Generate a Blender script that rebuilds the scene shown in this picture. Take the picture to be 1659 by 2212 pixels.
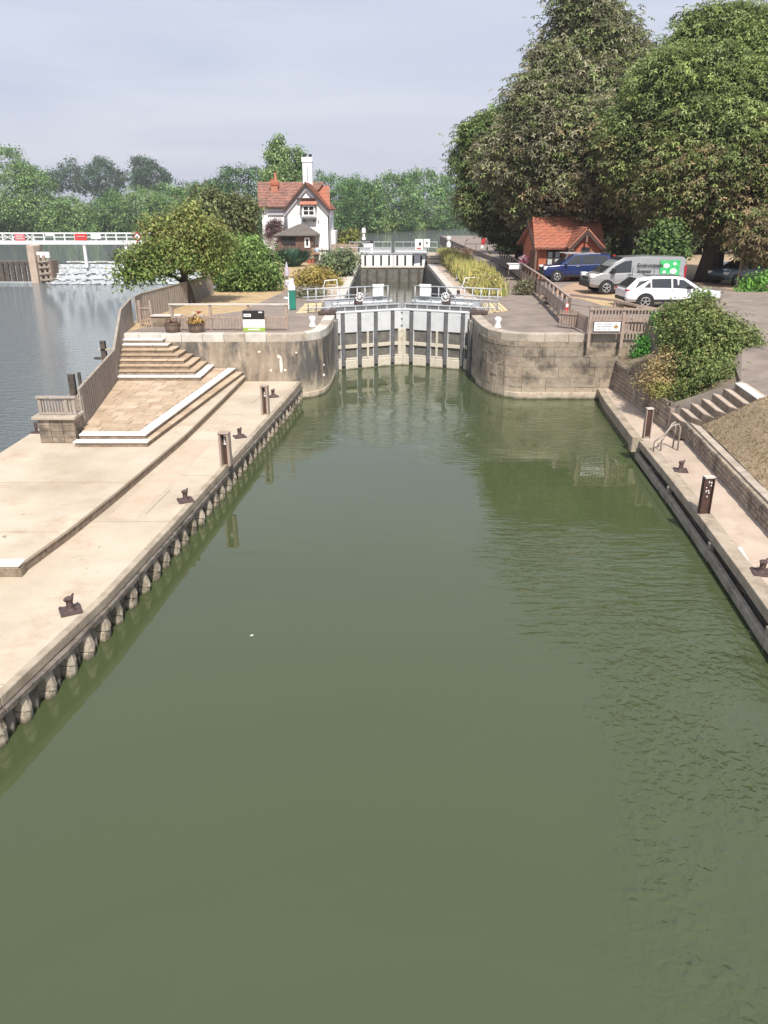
import bpy, math, random
import numpy as np
from mathutils import Vector, Matrix
R = math.radians
random.seed(7)
S = bpy.context.scene
COL = S.collection
for o in list(bpy.data.objects): bpy.data.objects.remove(o)

# ------------------------------------------------------------------ camera, sky, sun, exposure
FPX, YH, HC = 1660.0, 455.0, 7.38            # focal length in px of a 1659 px wide view, horizon row, eye height (m)
PITCH = math.atan((1106 - YH) / FPX)
cam_d = bpy.data.cameras.new('camera'); cam = bpy.data.objects.new('camera', cam_d); COL.objects.link(cam)
cam.location = (0, 0, HC); cam.rotation_euler = (math.pi/2 - PITCH, 0, 0)
cam_d.sensor_fit = 'HORIZONTAL'; cam_d.sensor_width = 36; cam_d.lens = 36 * FPX / 1659
cam_d.clip_start = 0.1; cam_d.clip_end = 6000
S.camera = cam

W = bpy.data.worlds.new('World'); S.world = W; W.use_nodes = True
nt = W.node_tree; nt.nodes.clear()
SUN_EL, SUN_AZ = 52, 170                      # degrees, azimuth clockwise from +Y
sky = nt.nodes.new('ShaderNodeTexSky'); sky.sky_type = 'NISHITA'; sky.sun_disc = False
sky.sun_elevation = R(SUN_EL); sky.sun_rotation = R(SUN_AZ); sky.air_density = 1.3; sky.dust_density = 2.5
tc = nt.nodes.new('ShaderNodeTexCoord')
mp = nt.nodes.new('ShaderNodeMapping'); mp.inputs['Scale'].default_value = (1.0, 1.0, 7.0)
n1 = nt.nodes.new('ShaderNodeTexNoise'); n1.inputs['Scale'].default_value = 2.1; n1.inputs['Detail'].default_value = 7; n1.inputs['Distortion'].default_value = 0.5
rp = nt.nodes.new('ShaderNodeValToRGB')
rp.color_ramp.elements[0].position = 0.34; rp.color_ramp.elements[0].color = (5.2, 5.6, 7.2, 1)
rp.color_ramp.elements[1].position = 0.66; rp.color_ramp.elements[1].color = (6.5, 6.75, 7.7, 1)
mx = nt.nodes.new('ShaderNodeMixRGB'); mx.inputs[0].default_value = 0.86
bg = nt.nodes.new('ShaderNodeBackground'); bg.inputs['Strength'].default_value = 0.070
wo = nt.nodes.new('ShaderNodeOutputWorld')
L = nt.links.new
L(tc.outputs['Generated'], mp.inputs['Vector']); L(mp.outputs[0], n1.inputs['Vector']); L(n1.outputs['Fac'], rp.inputs[0])
L(sky.outputs[0], mx.inputs[1]); L(rp.outputs[0], mx.inputs[2]); L(mx.outputs[0], bg.inputs['Color']); L(bg.outputs[0], wo.inputs[0])

sd = bpy.data.lights.new('sun', 'SUN'); sun = bpy.data.objects.new('sun', sd); COL.objects.link(sun)
sd.energy = 3.6; sd.angle = R(1.2); sd.color = (1.0, 0.93, 0.84)
az, el = R(SUN_AZ), R(SUN_EL)
sv = Vector((math.sin(az)*math.cos(el), math.cos(az)*math.cos(el), math.sin(el)))
sun.rotation_euler = sv.to_track_quat('Z', 'Y').to_euler(); sun.location = (20, -30, 60)
S.view_settings.view_transform = 'Standard'; S.view_settings.look = 'None'
S.view_settings.gamma = 1; S.view_settings.use_curve_mapping = False
S.view_settings.exposure = 0.75

# ------------------------------------------------------------------ measuring helpers
def ray(px, py):
    x = (px - 829.5) / FPX; d = (py - 1106) / FPX
    return (x, math.cos(PITCH) - d*math.sin(PITCH), -math.sin(PITCH) - d*math.cos(PITCH))
def at(px, py, H):
    r = ray(px, py); t = (H - HC) / r[2]; return Vector((r[0]*t, r[1]*t, H))
def atY(px, py, Y):
    r = ray(px, py); t = Y / r[1]; return Vector((r[0]*t, Y, HC + r[2]*t))

# ------------------------------------------------------------------ materials
MATS = {}
def mat(name, c1, c2=None, *args, **kw):
    return mat_(name, c1, c2, *args, **kw)
def mat_(name, c1, c2=None, scale=2.0, rough=0.8, bump=0.0, bscale=30.0, metal=0.0, c3=None, s3=0.6, f3=(0.5, 0.7), stretch=(1, 1, 1),
        spec=0.4, coat=0.0, attr=False, transl=0.0, detail=6, zband=None, stain=None, specks=False):
    m = bpy.data.materials.new(name); m.use_nodes = True; t = m.node_tree; N = t.nodes; lk = t.links.new
    b = N['Principled BSDF']; out = N['Material Output']
    b.inputs['Roughness'].default_value = rough; b.inputs['Metallic'].default_value = metal
    b.inputs['Specular IOR Level'].default_value = spec; b.inputs['Coat Weight'].default_value = coat
    g = N.new('ShaderNodeNewGeometry'); mpn = N.new('ShaderNodeMapping'); mpn.inputs['Scale'].default_value = stretch
    lk(g.outputs['Position'], mpn.inputs['Vector'])
    col = None
    if c2 is not None:
        n = N.new('ShaderNodeTexNoise'); n.inputs['Scale'].default_value = scale; n.inputs['Detail'].default_value = detail; n.inputs['Roughness'].default_value = 0.62
        lk(mpn.outputs[0], n.inputs['Vector'])
        r = N.new('ShaderNodeValToRGB'); r.color_ramp.elements[0].position = 0.34; r.color_ramp.elements[1].position = 0.68
        r.color_ramp.elements[0].color = (*c1, 1); r.color_ramp.elements[1].color = (*c2, 1)
        lk(n.outputs['Fac'], r.inputs[0]); col = r.outputs[0]
    else:
        v = N.new('ShaderNodeRGB'); v.outputs[0].default_value = (*c1, 1); col = v.outputs[0]
    if c3 is not None:
        n3 = N.new('ShaderNodeTexNoise'); n3.inputs['Scale'].default_value = s3; n3.inputs['Detail'].default_value = 8; n3.inputs['Roughness'].default_value = 0.7
        lk(mpn.outputs[0], n3.inputs['Vector'])
        r3 = N.new('ShaderNodeMapRange'); r3.inputs[1].default_value = f3[0]; r3.inputs[2].default_value = f3[1]
        lk(n3.outputs['Fac'], r3.inputs[0])
        mm = N.new('ShaderNodeMixRGB'); lk(r3.outputs[0], mm.inputs[0]); lk(col, mm.inputs[1]); mm.inputs[2].default_value = (*c3, 1); col = mm.outputs[0]
    if specks:
        for sc_, lo, hi, kc in ((3.2, .70, .74, .55), (11, .69, .73, .7), (0.35, .5, .62, .88)):
            nk = N.new('ShaderNodeTexNoise'); nk.inputs['Scale'].default_value = sc_; nk.inputs['Detail'].default_value = 4; lk(g.outputs['Position'], nk.inputs['Vector'])
            rk = N.new('ShaderNodeMapRange'); lk(nk.outputs['Fac'], rk.inputs[0]); rk.inputs[1].default_value = lo; rk.inputs[2].default_value = hi; rk.inputs[3].default_value = 1; rk.inputs[4].default_value = kc
            mk_ = N.new('ShaderNodeMixRGB'); mk_.blend_type = 'MULTIPLY'; mk_.inputs[0].default_value = 1; lk(col, mk_.inputs[1]); lk(rk.outputs[0], mk_.inputs[2]); col = mk_.outputs[0]
    if stain:                                     # dark algae runs on the curve by the gates
        sx = N.new('ShaderNodeSeparateXYZ'); lk(g.outputs['Position'], sx.inputs[0])
        mk = N.new('ShaderNodeMapRange'); lk(sx.outputs['X'], mk.inputs[0]); mk.inputs[1].default_value = -4.6; mk.inputs[2].default_value = -3.4
        ms_ = N.new('ShaderNodeMapping'); ms_.inputs['Scale'].default_value = (5, 5, .9); lk(g.outputs['Position'], ms_.inputs['Vector'])
        ns = N.new('ShaderNodeTexNoise'); ns.inputs['Scale'].default_value = 1.1; ns.inputs['Detail'].default_value = 6; lk(ms_.outputs[0], ns.inputs['Vector'])
        rs = N.new('ShaderNodeMapRange'); lk(ns.outputs['Fac'], rs.inputs[0]); rs.inputs[1].default_value = .40; rs.inputs[2].default_value = .56
        zz = N.new('ShaderNodeMapRange'); lk(sx.outputs['Z'], zz.inputs[0]); zz.inputs[1].default_value = .55; zz.inputs[2].default_value = 1.1
        m1 = N.new('ShaderNodeMath'); m1.operation = 'MULTIPLY'; lk(mk.outputs[0], m1.inputs[0]); lk(rs.outputs[0], m1.inputs[1])
        m2 = N.new('ShaderNodeMath'); m2.operation = 'MULTIPLY'; lk(m1.outputs[0], m2.inputs[0]); lk(zz.outputs[0], m2.inputs[1])
        mm = N.new('ShaderNodeMixRGB'); lk(m2.outputs[0], mm.inputs[0]); lk(col, mm.inputs[1]); mm.inputs[2].default_value = (*stain, 1); col = mm.outputs[0]
    if zband:                                     # a tide mark: (z0, z1, colour)
        for z0, z1, zc in zband:
            sp = N.new('ShaderNodeSeparateXYZ'); lk(g.outputs['Position'], sp.inputs[0])
            nz = N.new('ShaderNodeTexNoise'); nz.inputs['Scale'].default_value = 2.5; nz.inputs['Detail'].default_value = 5; lk(g.outputs['Position'], nz.inputs['Vector'])
            ad = N.new('ShaderNodeMath'); ad.operation = 'MULTIPLY_ADD'; lk(nz.outputs['Fac'], ad.inputs[0]); ad.inputs[1].default_value = -(z1 - z0)*1.2; lk(sp.outputs['Z'], ad.inputs[2])
            mr = N.new('ShaderNodeMapRange'); mr.inputs[1].default_value = z0 - (z1-z0)*.6; mr.inputs[2].default_value = z1 - (z1-z0)*.6; mr.inputs[3].default_value = 1; mr.inputs[4].default_value = 0
            lk(ad.outputs[0], mr.inputs[0]); mz = N.new('ShaderNodeMixRGB'); lk(mr.outputs[0], mz.inputs[0]); lk(col, mz.inputs[1]); mz.inputs[2].default_value = (*zc, 1); col = mz.outputs[0]
    if attr:
        a = N.new('ShaderNodeAttribute'); a.attribute_name = 'Col'
        mm = N.new('ShaderNodeMixRGB'); mm.blend_type = 'MULTIPLY'; mm.inputs[0].default_value = 1
        lk(col, mm.inputs[1]); lk(a.outputs['Color'], mm.inputs[2]); col = mm.outputs[0]
    lk(col, b.inputs['Base Color'])
    if bump:
        nb = N.new('ShaderNodeTexNoise'); nb.inputs['Scale'].default_value = bscale; nb.inputs['Detail'].default_value = 5
        lk(mpn.outputs[0], nb.inputs['Vector'])
        bp = N.new('ShaderNodeBump'); bp.inputs['Strength'].default_value = bump; bp.inputs['Distance'].default_value = 0.03
        lk(nb.outputs['Fac'], bp.inputs['Height']); lk(bp.outputs[0], b.inputs['Normal'])
    if transl:
        tr = N.new('ShaderNodeBsdfTranslucent'); lk(col, tr.inputs['Color'])
        ms = N.new('ShaderNodeMixShader'); ms.inputs[0].default_value = transl
        lk(b.outputs[0], ms.inputs[1]); lk(tr.outputs[0], ms.inputs[2]); lk(ms.outputs[0], out.inputs['Surface'])
    MATS[name] = m
    return m

GREENBAND = [(0.0, 0.16, (0.05, 0.052, 0.03))]
concrete = mat('pale_concrete', (0.45, 0.38, 0.29), (0.54, 0.47, 0.375), 0.55, 0.9, 0.35, 26, c3=(0.40, 0.30, 0.21), s3=0.9, f3=(0.52, 0.74), specks=True)
concrete_pink = mat('pinkish_concrete', (0.42, 0.335, 0.265), (0.52, 0.43, 0.35), 1.2, 0.9, 0.3, 26, c3=(0.32, 0.25, 0.19), s3=2.2, f3=(0.55, 0.78), specks=True)
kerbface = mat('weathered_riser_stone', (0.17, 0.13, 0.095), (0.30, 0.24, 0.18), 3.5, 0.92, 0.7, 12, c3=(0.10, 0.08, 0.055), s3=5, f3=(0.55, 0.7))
nosing = mat('white_nosing_paint', (0.72, 0.71, 0.66), (0.82, 0.81, 0.77), 5, 0.6, 0.1, 40, c3=(0.5, 0.46, 0.4), s3=6, f3=(0.62, 0.8))
paving = [mat('paving_stone_%s' % n, a, b, 2.2, 0.9, 0.3, 30, c3=c, s3=3, f3=(0.55, 0.75)) for n, a, b, c in
          (('buff', (0.40, 0.30, 0.20), (0.50, 0.39, 0.28), (0.30, 0.21, 0.14)), ('sand', (0.46, 0.35, 0.25), (0.55, 0.44, 0.33), (0.36, 0.25, 0.17)),
           ('tan', (0.36, 0.265, 0.18), (0.46, 0.35, 0.25), (0.26, 0.19, 0.13)))]
joint = mat('brown_joint_mortar', (0.15, 0.12, 0.09), (0.25, 0.20, 0.15), 6, 0.95)
pierwall = mat('stained_lock_render', (0.22, 0.175, 0.13), (0.41, 0.345, 0.265), 2.2, 0.9, 0.9, 7, c3=(0.115, 0.105, 0.095), s3=1.3, f3=(0.47, 0.60), stretch=(1, 1, .4), stain=(0.10, 0.095, 0.09),
               zband=[(0.25, 0.75, (0.44, 0.375, 0.29)), GREENBAND[0]])
pierstone = [mat('lock_stone_%s' % n, a, b, 2.0, 0.92, 1.0, 7, c3=c, s3=1.3, f3=(0.48, 0.64), zband=[(0.25, 0.7, (0.40, 0.335, 0.255)), GREENBAND[0]]) for n, a, b, c in
             (('brown', (0.24, 0.19, 0.145), (0.39, 0.32, 0.245), (0.115, 0.095, 0.075)), ('buff', (0.25, 0.205, 0.155), (0.40, 0.335, 0.26), (0.13, 0.11, 0.09)),
              ('grey', (0.22, 0.185, 0.145), (0.36, 0.305, 0.24), (0.11, 0.095, 0.08)))]
footstone = mat('bleached_footing', (0.40, 0.34, 0.26), (0.54, 0.47, 0.37), 3, 0.9, 0.7, 10, c3=(0.28, 0.22, 0.16), s3=4, f3=(0.5, 0.7), zband=[(0.0, 0.13, (0.05, 0.052, 0.03))])
coping = mat('coping_stone', (0.34, 0.29, 0.235), (0.48, 0.42, 0.35), 1.8, 0.88, 0.4, 18, c3=(0.22, 0.185, 0.15), s3=1.4, f3=(0.52, 0.7))
copinglight = mat('bleached_coping_stone', (0.46, 0.43, 0.39), (0.60, 0.57, 0.52), 1.8, 0.85, 0.3, 18, c3=(0.33, 0.28, 0.24), s3=1.6, f3=(0.58, 0.75))
patch = mat('white_lime_patch', (0.62, 0.58, 0.52), (0.74, 0.70, 0.64), 4, 0.85, 0.3, 20)
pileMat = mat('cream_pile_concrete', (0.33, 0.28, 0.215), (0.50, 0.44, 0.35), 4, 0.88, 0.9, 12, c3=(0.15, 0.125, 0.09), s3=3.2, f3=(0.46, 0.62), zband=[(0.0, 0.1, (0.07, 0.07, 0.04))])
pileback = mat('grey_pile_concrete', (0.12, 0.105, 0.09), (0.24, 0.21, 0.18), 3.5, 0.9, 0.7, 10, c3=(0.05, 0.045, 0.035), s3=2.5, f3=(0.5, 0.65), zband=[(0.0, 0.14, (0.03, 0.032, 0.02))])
waler = mat('weathered_edge_beam', (0.30, 0.25, 0.19), (0.42, 0.36, 0.28), 2.2, 0.85, 0.4, 16, c3=(0.2, 0.16, 0.12), s3=1.6, f3=(0.5, 0.7), zband=None)
timber = mat('silver_grey_timber', (0.27, 0.235, 0.20), (0.43, 0.38, 0.33), 6, 0.85, 0.4, 14, c3=(0.14, 0.115, 0.095), s3=3, f3=(0.52, 0.7), stretch=(3, 3, 0.5))
timberdark = mat('brown_fence_timber', (0.12, 0.085, 0.062), (0.21, 0.155, 0.12), 6, 0.8, 0.4, 14, stretch=(3, 3, .6))
timberpink = mat('pinkish_weathered_timber', (0.30, 0.23, 0.19), (0.42, 0.33, 0.275), 6, 0.85, 0.4, 14, c3=(0.18, 0.13, 0.10), s3=3, f3=(0.52, 0.7), stretch=(3, 3, .6))
timberoak = mat('dark_wet_oak', (0.05, 0.042, 0.035), (0.12, 0.10, 0.085), 5, 0.75, 0.5, 12)
timberfend = mat('bleached_fender_timber', (0.26, 0.225, 0.18), (0.40, 0.355, 0.29), 5, 0.85, 0.5, 12, c3=(0.13, 0.11, 0.085), s3=2.5, f3=(0.5, 0.68), zband=[(0.0, 0.1, (0.06, 0.06, 0.04))])
iron = mat('rusty_dark_iron', (0.06, 0.04, 0.036), (0.11, 0.075, 0.07), 12, 0.65, 0.4, 40)
whitepaint = mat('white_paint', (0.74, 0.75, 0.76), (0.82, 0.82, 0.82), 4, 0.55)
render_w = mat('white_house_render', (0.78, 0.78, 0.77), (0.85, 0.85, 0.84), 1.5, 0.8, 0.15, 30)
greymetal = mat('galvanised_metal', (0.36, 0.38, 0.40), (0.50, 0.52, 0.54), 8, 0.5, 0.1, 40, metal=0.25)
gatepanel = mat('pale_gate_steel', (0.52, 0.54, 0.56), (0.64, 0.655, 0.67), 3, 0.55, 0.1, 30, c3=(0.40, 0.40, 0.39), s3=3, f3=(0.58, 0.78))
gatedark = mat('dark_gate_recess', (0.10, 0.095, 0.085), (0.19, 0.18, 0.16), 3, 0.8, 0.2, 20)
gaterib = mat('grey_gate_fender', (0.095, 0.095, 0.10), (0.155, 0.155, 0.16), 5, 0.75, 0.3, 20)
gatecream = mat('limescale_gate_beam', (0.50, 0.455, 0.37), (0.64, 0.60, 0.52), 3, 0.8, 0.4, 18, c3=(0.36, 0.29, 0.19), s3=3, f3=(0.52, 0.72), zband=[(0.0, 0.09, (0.07, 0.065, 0.035))])
black = mat('black_paint', (0.02, 0.02, 0.022), rough=0.5)
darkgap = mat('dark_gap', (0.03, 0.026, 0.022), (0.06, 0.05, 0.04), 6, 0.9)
asphalt = mat('pinkish_asphalt', (0.205, 0.168, 0.142), (0.285, 0.235, 0.20), 1.2, 0.95, 0.2, 60, c3=(0.15, 0.125, 0.11), s3=0.5, f3=(0.5, 0.7))
gravel = mat('orange_gravel', (0.34, 0.23, 0.155), (0.44, 0.31, 0.22), 3, 0.95, 0.3, 60)
lawn = mat('dry_lawn', (0.32, 0.24, 0.15), (0.46, 0.36, 0.24), 3.5, 0.95, 0.5, 40, c3=(0.16, 0.13, 0.06), s3=1.8, f3=(0.52, 0.72))
lawngold = mat('golden_dry_grass', (0.38, 0.27, 0.15), (0.50, 0.38, 0.23), 2, 0.95, 0.5, 40, c3=(0.2, 0.19, 0.07), s3=1.2, f3=(0.55, 0.75))
meadow = mat('green_bank', (0.06, 0.10, 0.035), (0.13, 0.17, 0.06), 0.3, 0.95)
earth = mat('bank_earth', (0.14, 0.11, 0.075), (0.22, 0.18, 0.12), 1.5, 0.95, 0.4, 20)
bark = mat('dark_bark', (0.045, 0.035, 0.03), (0.10, 0.08, 0.068), 5, 0.9, 0.8, 10, stretch=(1, 1, .25))
tilered = mat('orange_clay_tiles', (0.38, 0.145, 0.088), (0.50, 0.22, 0.145), 5, 0.85, 0.3, 30, c3=(0.30, 0.15, 0.11), s3=0.9, f3=(0.5, 0.7))
tilemott = mat('mottled_clay_tiles', (0.24, 0.12, 0.095), (0.40, 0.21, 0.16), 2.4, 0.85, 0.3, 30, c3=(0.19, 0.12, 0.10), s3=1.4, f3=(0.46, 0.62))
slate = mat('grey_slates', (0.10, 0.09, 0.08), (0.17, 0.15, 0.135), 3, 0.8, 0.3, 30)
brickm = mat('red_brickwork', (0.36, 0.10, 0.055), (0.48, 0.155, 0.09), 3, 0.9, 0.3, 30)
darkwood = mat('dark_brown_joinery', (0.05, 0.028, 0.022), (0.09, 0.05, 0.04), 5, 0.6)
porchwood = mat('brown_porch_boards', (0.10, 0.058, 0.046), (0.17, 0.10, 0.08), 5, 0.75, stretch=(4, 4, .5))
lilac = mat('lilac_grey_shadow_and_cloth', (0.42, 0.40, 0.44), (0.48, 0.46, 0.5), 4, 0.7)  # colour of the shadows put on the cottage wall; also the parasol cloth
glass = mat('window_glass', (0.03, 0.035, 0.04), rough=0.06, spec=0.8)
curtain = mat('pale_blinds', (0.42, 0.46, 0.46), (0.55, 0.58, 0.57), 6, 0.8)
tealpaint = mat('teal_green_paint', (0.02, 0.17, 0.13), (0.03, 0.23, 0.17), 4, 0.45)
redpaint = mat('red_paint', (0.55, 0.05, 0.045), rough=0.5)
pinkpaint = mat('faded_pink_red_paint', (0.62, 0.12, 0.15), (0.7, 0.2, 0.22), 5, 0.6)
yellowpad = mat('cream_yellow_paving', (0.55, 0.45, 0.25), (0.68, 0.58, 0.36), 3, 0.8, 0.3, 20)
limegreen = mat('lime_green_vinyl', (0.25, 0.42, 0.05), (0.34, 0.5, 0.1), 4, 0.5)
foam = mat('white_water_foam', (0.18, 0.21, 0.23), (0.62, 0.65, 0.67), 2.0, 0.5, 0.6, 8, stretch=(1, 3.5, 3.5))
foamw = mat('bright_foam', (0.40, 0.43, 0.45), (0.72, 0.74, 0.75), 3, 0.7, 0.6, 8)
skin = mat('skin', (0.42, 0.24, 0.17), rough=0.6)

def leafmat(name, k=1.0, transl=0.22):
    return mat(name, (0.78*k, 0.78*k, 0.78*k), (1.1*k, 1.1*k, 1.1*k), 0.9, 0.6, attr=True, transl=transl, spec=0.25)
leafM = leafmat('leaves', 1.55, .3)

def water(name, deep, bumpfn='calm', rough=0.02):
    m = bpy.data.materials.new(name); m.use_nodes = True; t = m.node_tree; N = t.nodes; lk = t.links.new
    b = N['Principled BSDF']
    b.inputs['Base Color'].default_value = (*deep, 1); b.inputs['Roughness'].default_value = rough; b.inputs['IOR'].default_value = 1.55
    b.inputs['Specular IOR Level'].default_value = 0.5
    g = N.new('ShaderNodeNewGeometry'); sp = N.new('ShaderNodeSeparateXYZ'); lk(g.outputs['Position'], sp.inputs[0])
    def noise(scale, detail, stretch, rough_=0.5, dist=0.0):
        mm = N.new('ShaderNodeMapping'); mm.inputs['Scale'].default_value = stretch; lk(g.outputs['Position'], mm.inputs['Vector'])
        n = N.new('ShaderNodeTexNoise'); n.inputs['Scale'].default_value = scale; n.inputs['Detail'].default_value = detail; n.inputs['Roughness'].default_value = rough_
        n.inputs['Distortion'].default_value = dist
        lk(mm.outputs[0], n.inputs['Vector']); return n.outputs['Fac']
    def math_(op, a, b2, c=None):
        n = N.new('ShaderNodeMath'); n.operation = op
        for i, v in enumerate((a, b2) if c is None else (a, b2, c)):
            if isinstance(v, (int, float)): n.inputs[i].default_value = v
            else: lk(v, n.inputs[i])
        return n.outputs[0]
    def rng(v, a, b2, c=0.0, d=1.0):
        n = N.new('ShaderNodeMapRange'); n.interpolation_type = 'SMOOTHSTEP'
        lk(v, n.inputs[0]); n.inputs[1].default_value = a; n.inputs[2].default_value = b2; n.inputs[3].default_value = c; n.inputs[4].default_value = d
        return n.outputs[0]
    X, Y = sp.outputs['X'], sp.outputs['Y']
    if bumpfn == 'basin':
        calm = math_('MULTIPLY', noise(1.1, 3, (0.7, 1.6, 1)), 0.007)
        wob = math_('MULTIPLY_ADD', noise(0.35, 3, (1, 1, 1)), 2.6, -1.3)
        Xw = math_('ADD', X, wob)
        near = math_('MULTIPLY', rng(math_('SUBTRACT', Xw, math_('MULTIPLY', Y, 0.13)), 1.1, 3.0), rng(Y, 11.5, 15.0, 1, 0))     # breeze on the right, near the bridge
        rip = math_('MULTIPLY', math_('ADD', noise(7.5, 2, (1, 1, 1), 0.45, 0.4), math_('MULTIPLY', noise(3.1, 2, (1.3, .8, 1), 0.5, 0.3), .9)), math_('MULTIPLY', near, rng(noise(0.55, 3, (1, 1, 1), 0.6), 0.30, 0.62, .25, 1)))
        Yw = math_('ADD', Y, math_('MULTIPLY', wob, 1.5))
        band = math_('MULTIPLY', math_('MULTIPLY', rng(Yw, 11.5, 13.5), rng(Yw, 16.0, 19.0, 1, 0)), rng(Xw, 1.6, 3.2))
        band2 = math_('MULTIPLY', math_('MULTIPLY', rng(Yw, 22, 26), rng(Yw, 36.0, 40.0, 1, 0)), rng(noise(0.35, 2, (1, .7, 1)), 0.40, 0.60))
        rip2 = math_('MULTIPLY', noise(2.6, 3, (0.55, 1.9, 1), 0.5, 0.4), math_('ADD', band, band2))
        h = math_('ADD', math_('ADD', calm, math_('MULTIPLY', rip, 0.06)), math_('MULTIPLY', rip2, 0.045))
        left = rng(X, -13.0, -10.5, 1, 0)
        mc = N.new('ShaderNodeMixRGB'); lk(left, mc.inputs[0]); mc.inputs[1].default_value = (*deep, 1); mc.inputs[2].default_value = (0.125, 0.148, 0.155, 1); lk(mc.outputs[0], b.inputs['Base Color'])  # left river: reflected sky put into a greyer, bluer base colour
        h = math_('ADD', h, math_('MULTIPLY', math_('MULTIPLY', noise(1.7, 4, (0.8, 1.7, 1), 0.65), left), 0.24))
    else:
        h = math_('MULTIPLY', noise(1.6, 4, (0.4, 1.5, 1), 0.6), 0.38 if bumpfn == 'wide' else 0.02)
    bp = N.new('ShaderNodeBump'); bp.inputs['Strength'].default_value = 1.0; bp.inputs['Distance'].default_value = 1.0
    lk(h, bp.inputs['Height']); lk(bp.outputs[0], b.inputs['Normal'])
    return m
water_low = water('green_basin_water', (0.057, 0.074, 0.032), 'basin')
water_up = water('upper_river_water_surface', (0.08, 0.092, 0.082), 'wide')
water_ch = water('chamber_water_surface', (0.06, 0.068, 0.045), 'chamber')

# ------------------------------------------------------------------ objects
def setp(o, label=None, cat=None, group=None, kind=None):
    if label: o['label'] = label
    if cat: o['category'] = cat
    if group: o['group'] = group
    if kind: o['kind'] = kind
    return o
def thing(name, label, cat, loc=(0, 0, 0), group=None):
    o = bpy.data.objects.new(name, None); COL.objects.link(o); o.empty_display_size = 0.2
    o.location = loc; return setp(o, label, cat, group)
def wloc(o):
    v = Vector((0, 0, 0))
    while o is not None: v += o.location; o = o.parent
    return v
class MB:
    def __init__(s): s.v = []; s.f = []
    def add(s, vs, fs):
        n = len(s.v); s.v += [tuple(v) for v in vs]; s.f += [tuple(i + n for i in f) for f in fs]; return s
    def box(s, c, d, rz=0.0, M=None):
        x, y, z = [k/2 for k in d]; q = [(-x,-y,-z),(x,-y,-z),(x,y,-z),(-x,y,-z),(-x,-y,z),(x,-y,z),(x,y,z),(-x,y,z)]
        if M is None: M = Matrix.Rotation(rz, 4, 'Z')
        c = Vector(c); return s.add([M @ Vector(p) + c for p in q], [(0,3,2,1),(4,5,6,7),(0,1,5,4),(1,2,6,5),(2,3,7,6),(3,0,4,7)])
    def bar(s, a, b, w, h, up=(0, 0, 1)):
        a = Vector(a); b = Vector(b); d = b - a; l = d.length
        if l < 1e-6: return s
        x = d/l; u = Vector(up)
        y = u.cross(x)
        if y.length < 1e-3: y = Vector((1, 0, 0)).cross(x)
        y.normalize(); z = x.cross(y)
        M = Matrix((x, y, z)).transposed().to_4x4()
        return s.box((a+b)/2, (l, w, h), M=M)
    def tube(s, pts, r, n=8, cap=True):
        pts = [Vector(p) for p in pts]; k = len(pts); rr = r if isinstance(r, (list, tuple)) else [r]*k
        vs = []
        for i, p in enumerate(pts):
            d = (pts[min(i+1, k-1)] - pts[max(i-1, 0)]).normalized()
            a = d.cross(Vector((0.13, 0.21, 1))) if abs(d.z) < 0.93 else d.cross(Vector((1, 0.1, 0)))
            a.normalize(); b = d.cross(a)
            for j in range(n):
                t = 2*math.pi*j/n; vs.append(p + (a*math.cos(t) + b*math.sin(t))*rr[i])
        fs = [(i*n+j, i*n+(j+1)%n, (i+1)*n+(j+1)%n, (i+1)*n+j) for i in range(k-1) for j in range(n)]
        if cap: fs += [tuple(range(n))[::-1], tuple((k-1)*n+j for j in range(n))]
        return s.add(vs, fs)
    def lathe(s, c, prof, n=16):
        c = Vector(c); vs = []
        for r, z in prof:
            for j in range(n):
                t = 2*math.pi*j/n; vs.append(c + Vector((r*math.cos(t), r*math.sin(t), z)))
        k = len(prof)
        fs = [(i*n+j, i*n+(j+1)%n, (i+1)*n+(j+1)%n, (i+1)*n+j) for i in range(k-1) for j in range(n)]
        fs += [tuple(range(n))[::-1], tuple((k-1)*n+j for j in range(n))]
        return s.add(vs, fs)
    def prism(s, poly, z0, z1):
        n = len(poly)
        a = sum(poly[i][0]*poly[(i+1)%n][1] - poly[(i+1)%n][0]*poly[i][1] for i in range(n))
        if a < 0: poly = poly[::-1]
        vs = [(p[0], p[1], z0) for p in poly] + [(p[0], p[1], z1) for p in poly]
        return s.add(vs, [tuple(range(n))[::-1], tuple(range(n, 2*n))] + [(i, (i+1)%n, n+(i+1)%n, n+i) for i in range(n)])
    def poly3(s, pts, th, nrm=None):                # a thick plate from 3-D outline, thickness against nrm
        pts = [Vector(p) for p in pts]; n = len(pts)
        N_ = Vector((0, 0, 0))
        for i in range(n): N_ += pts[i].cross(pts[(i+1) % n])
        N_.normalize()
        if nrm is not None and N_.dot(Vector(nrm)) < 0: pts = pts[::-1]; N_ = -N_
        vs = pts + [p - N_*th for p in pts]
        return s.add(vs, [tuple(range(n)), tuple(range(n, 2*n))[::-1]] + [((i+1)%n, i, n+i, n+(i+1)%n) for i in range(n)])
    def build(s, name, m, parent=None, kind=None, label=None, smooth=False, bevel=0.0, sub=0):
        off = wloc(parent) if parent else Vector((0, 0, 0))
        me = bpy.data.meshes.new(name)
        me.from_pydata([tuple(Vector(v) - off) for v in s.v], [], s.f); me.update()
        me.materials.append(m)
        if smooth: me.polygons.foreach_set('use_smooth', [True]*len(me.polygons))
        o = bpy.data.objects.new(name, me); COL.objects.link(o)
        if parent: o.parent = parent
        if kind: o['kind'] = kind
        if label: o['label'] = label
        if bevel:
            b = o.modifiers.new('bevel', 'BEVEL'); b.width = bevel; b.segments = 2; b.limit_method = 'ANGLE'; b.angle_limit = R(40)
        if sub:
            b = o.modifiers.new('sub', 'SUBSURF'); b.levels = sub; b.render_levels = sub
        return o
def one(o, label, cat, group=None): return setp(o, label, cat, group)
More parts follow.
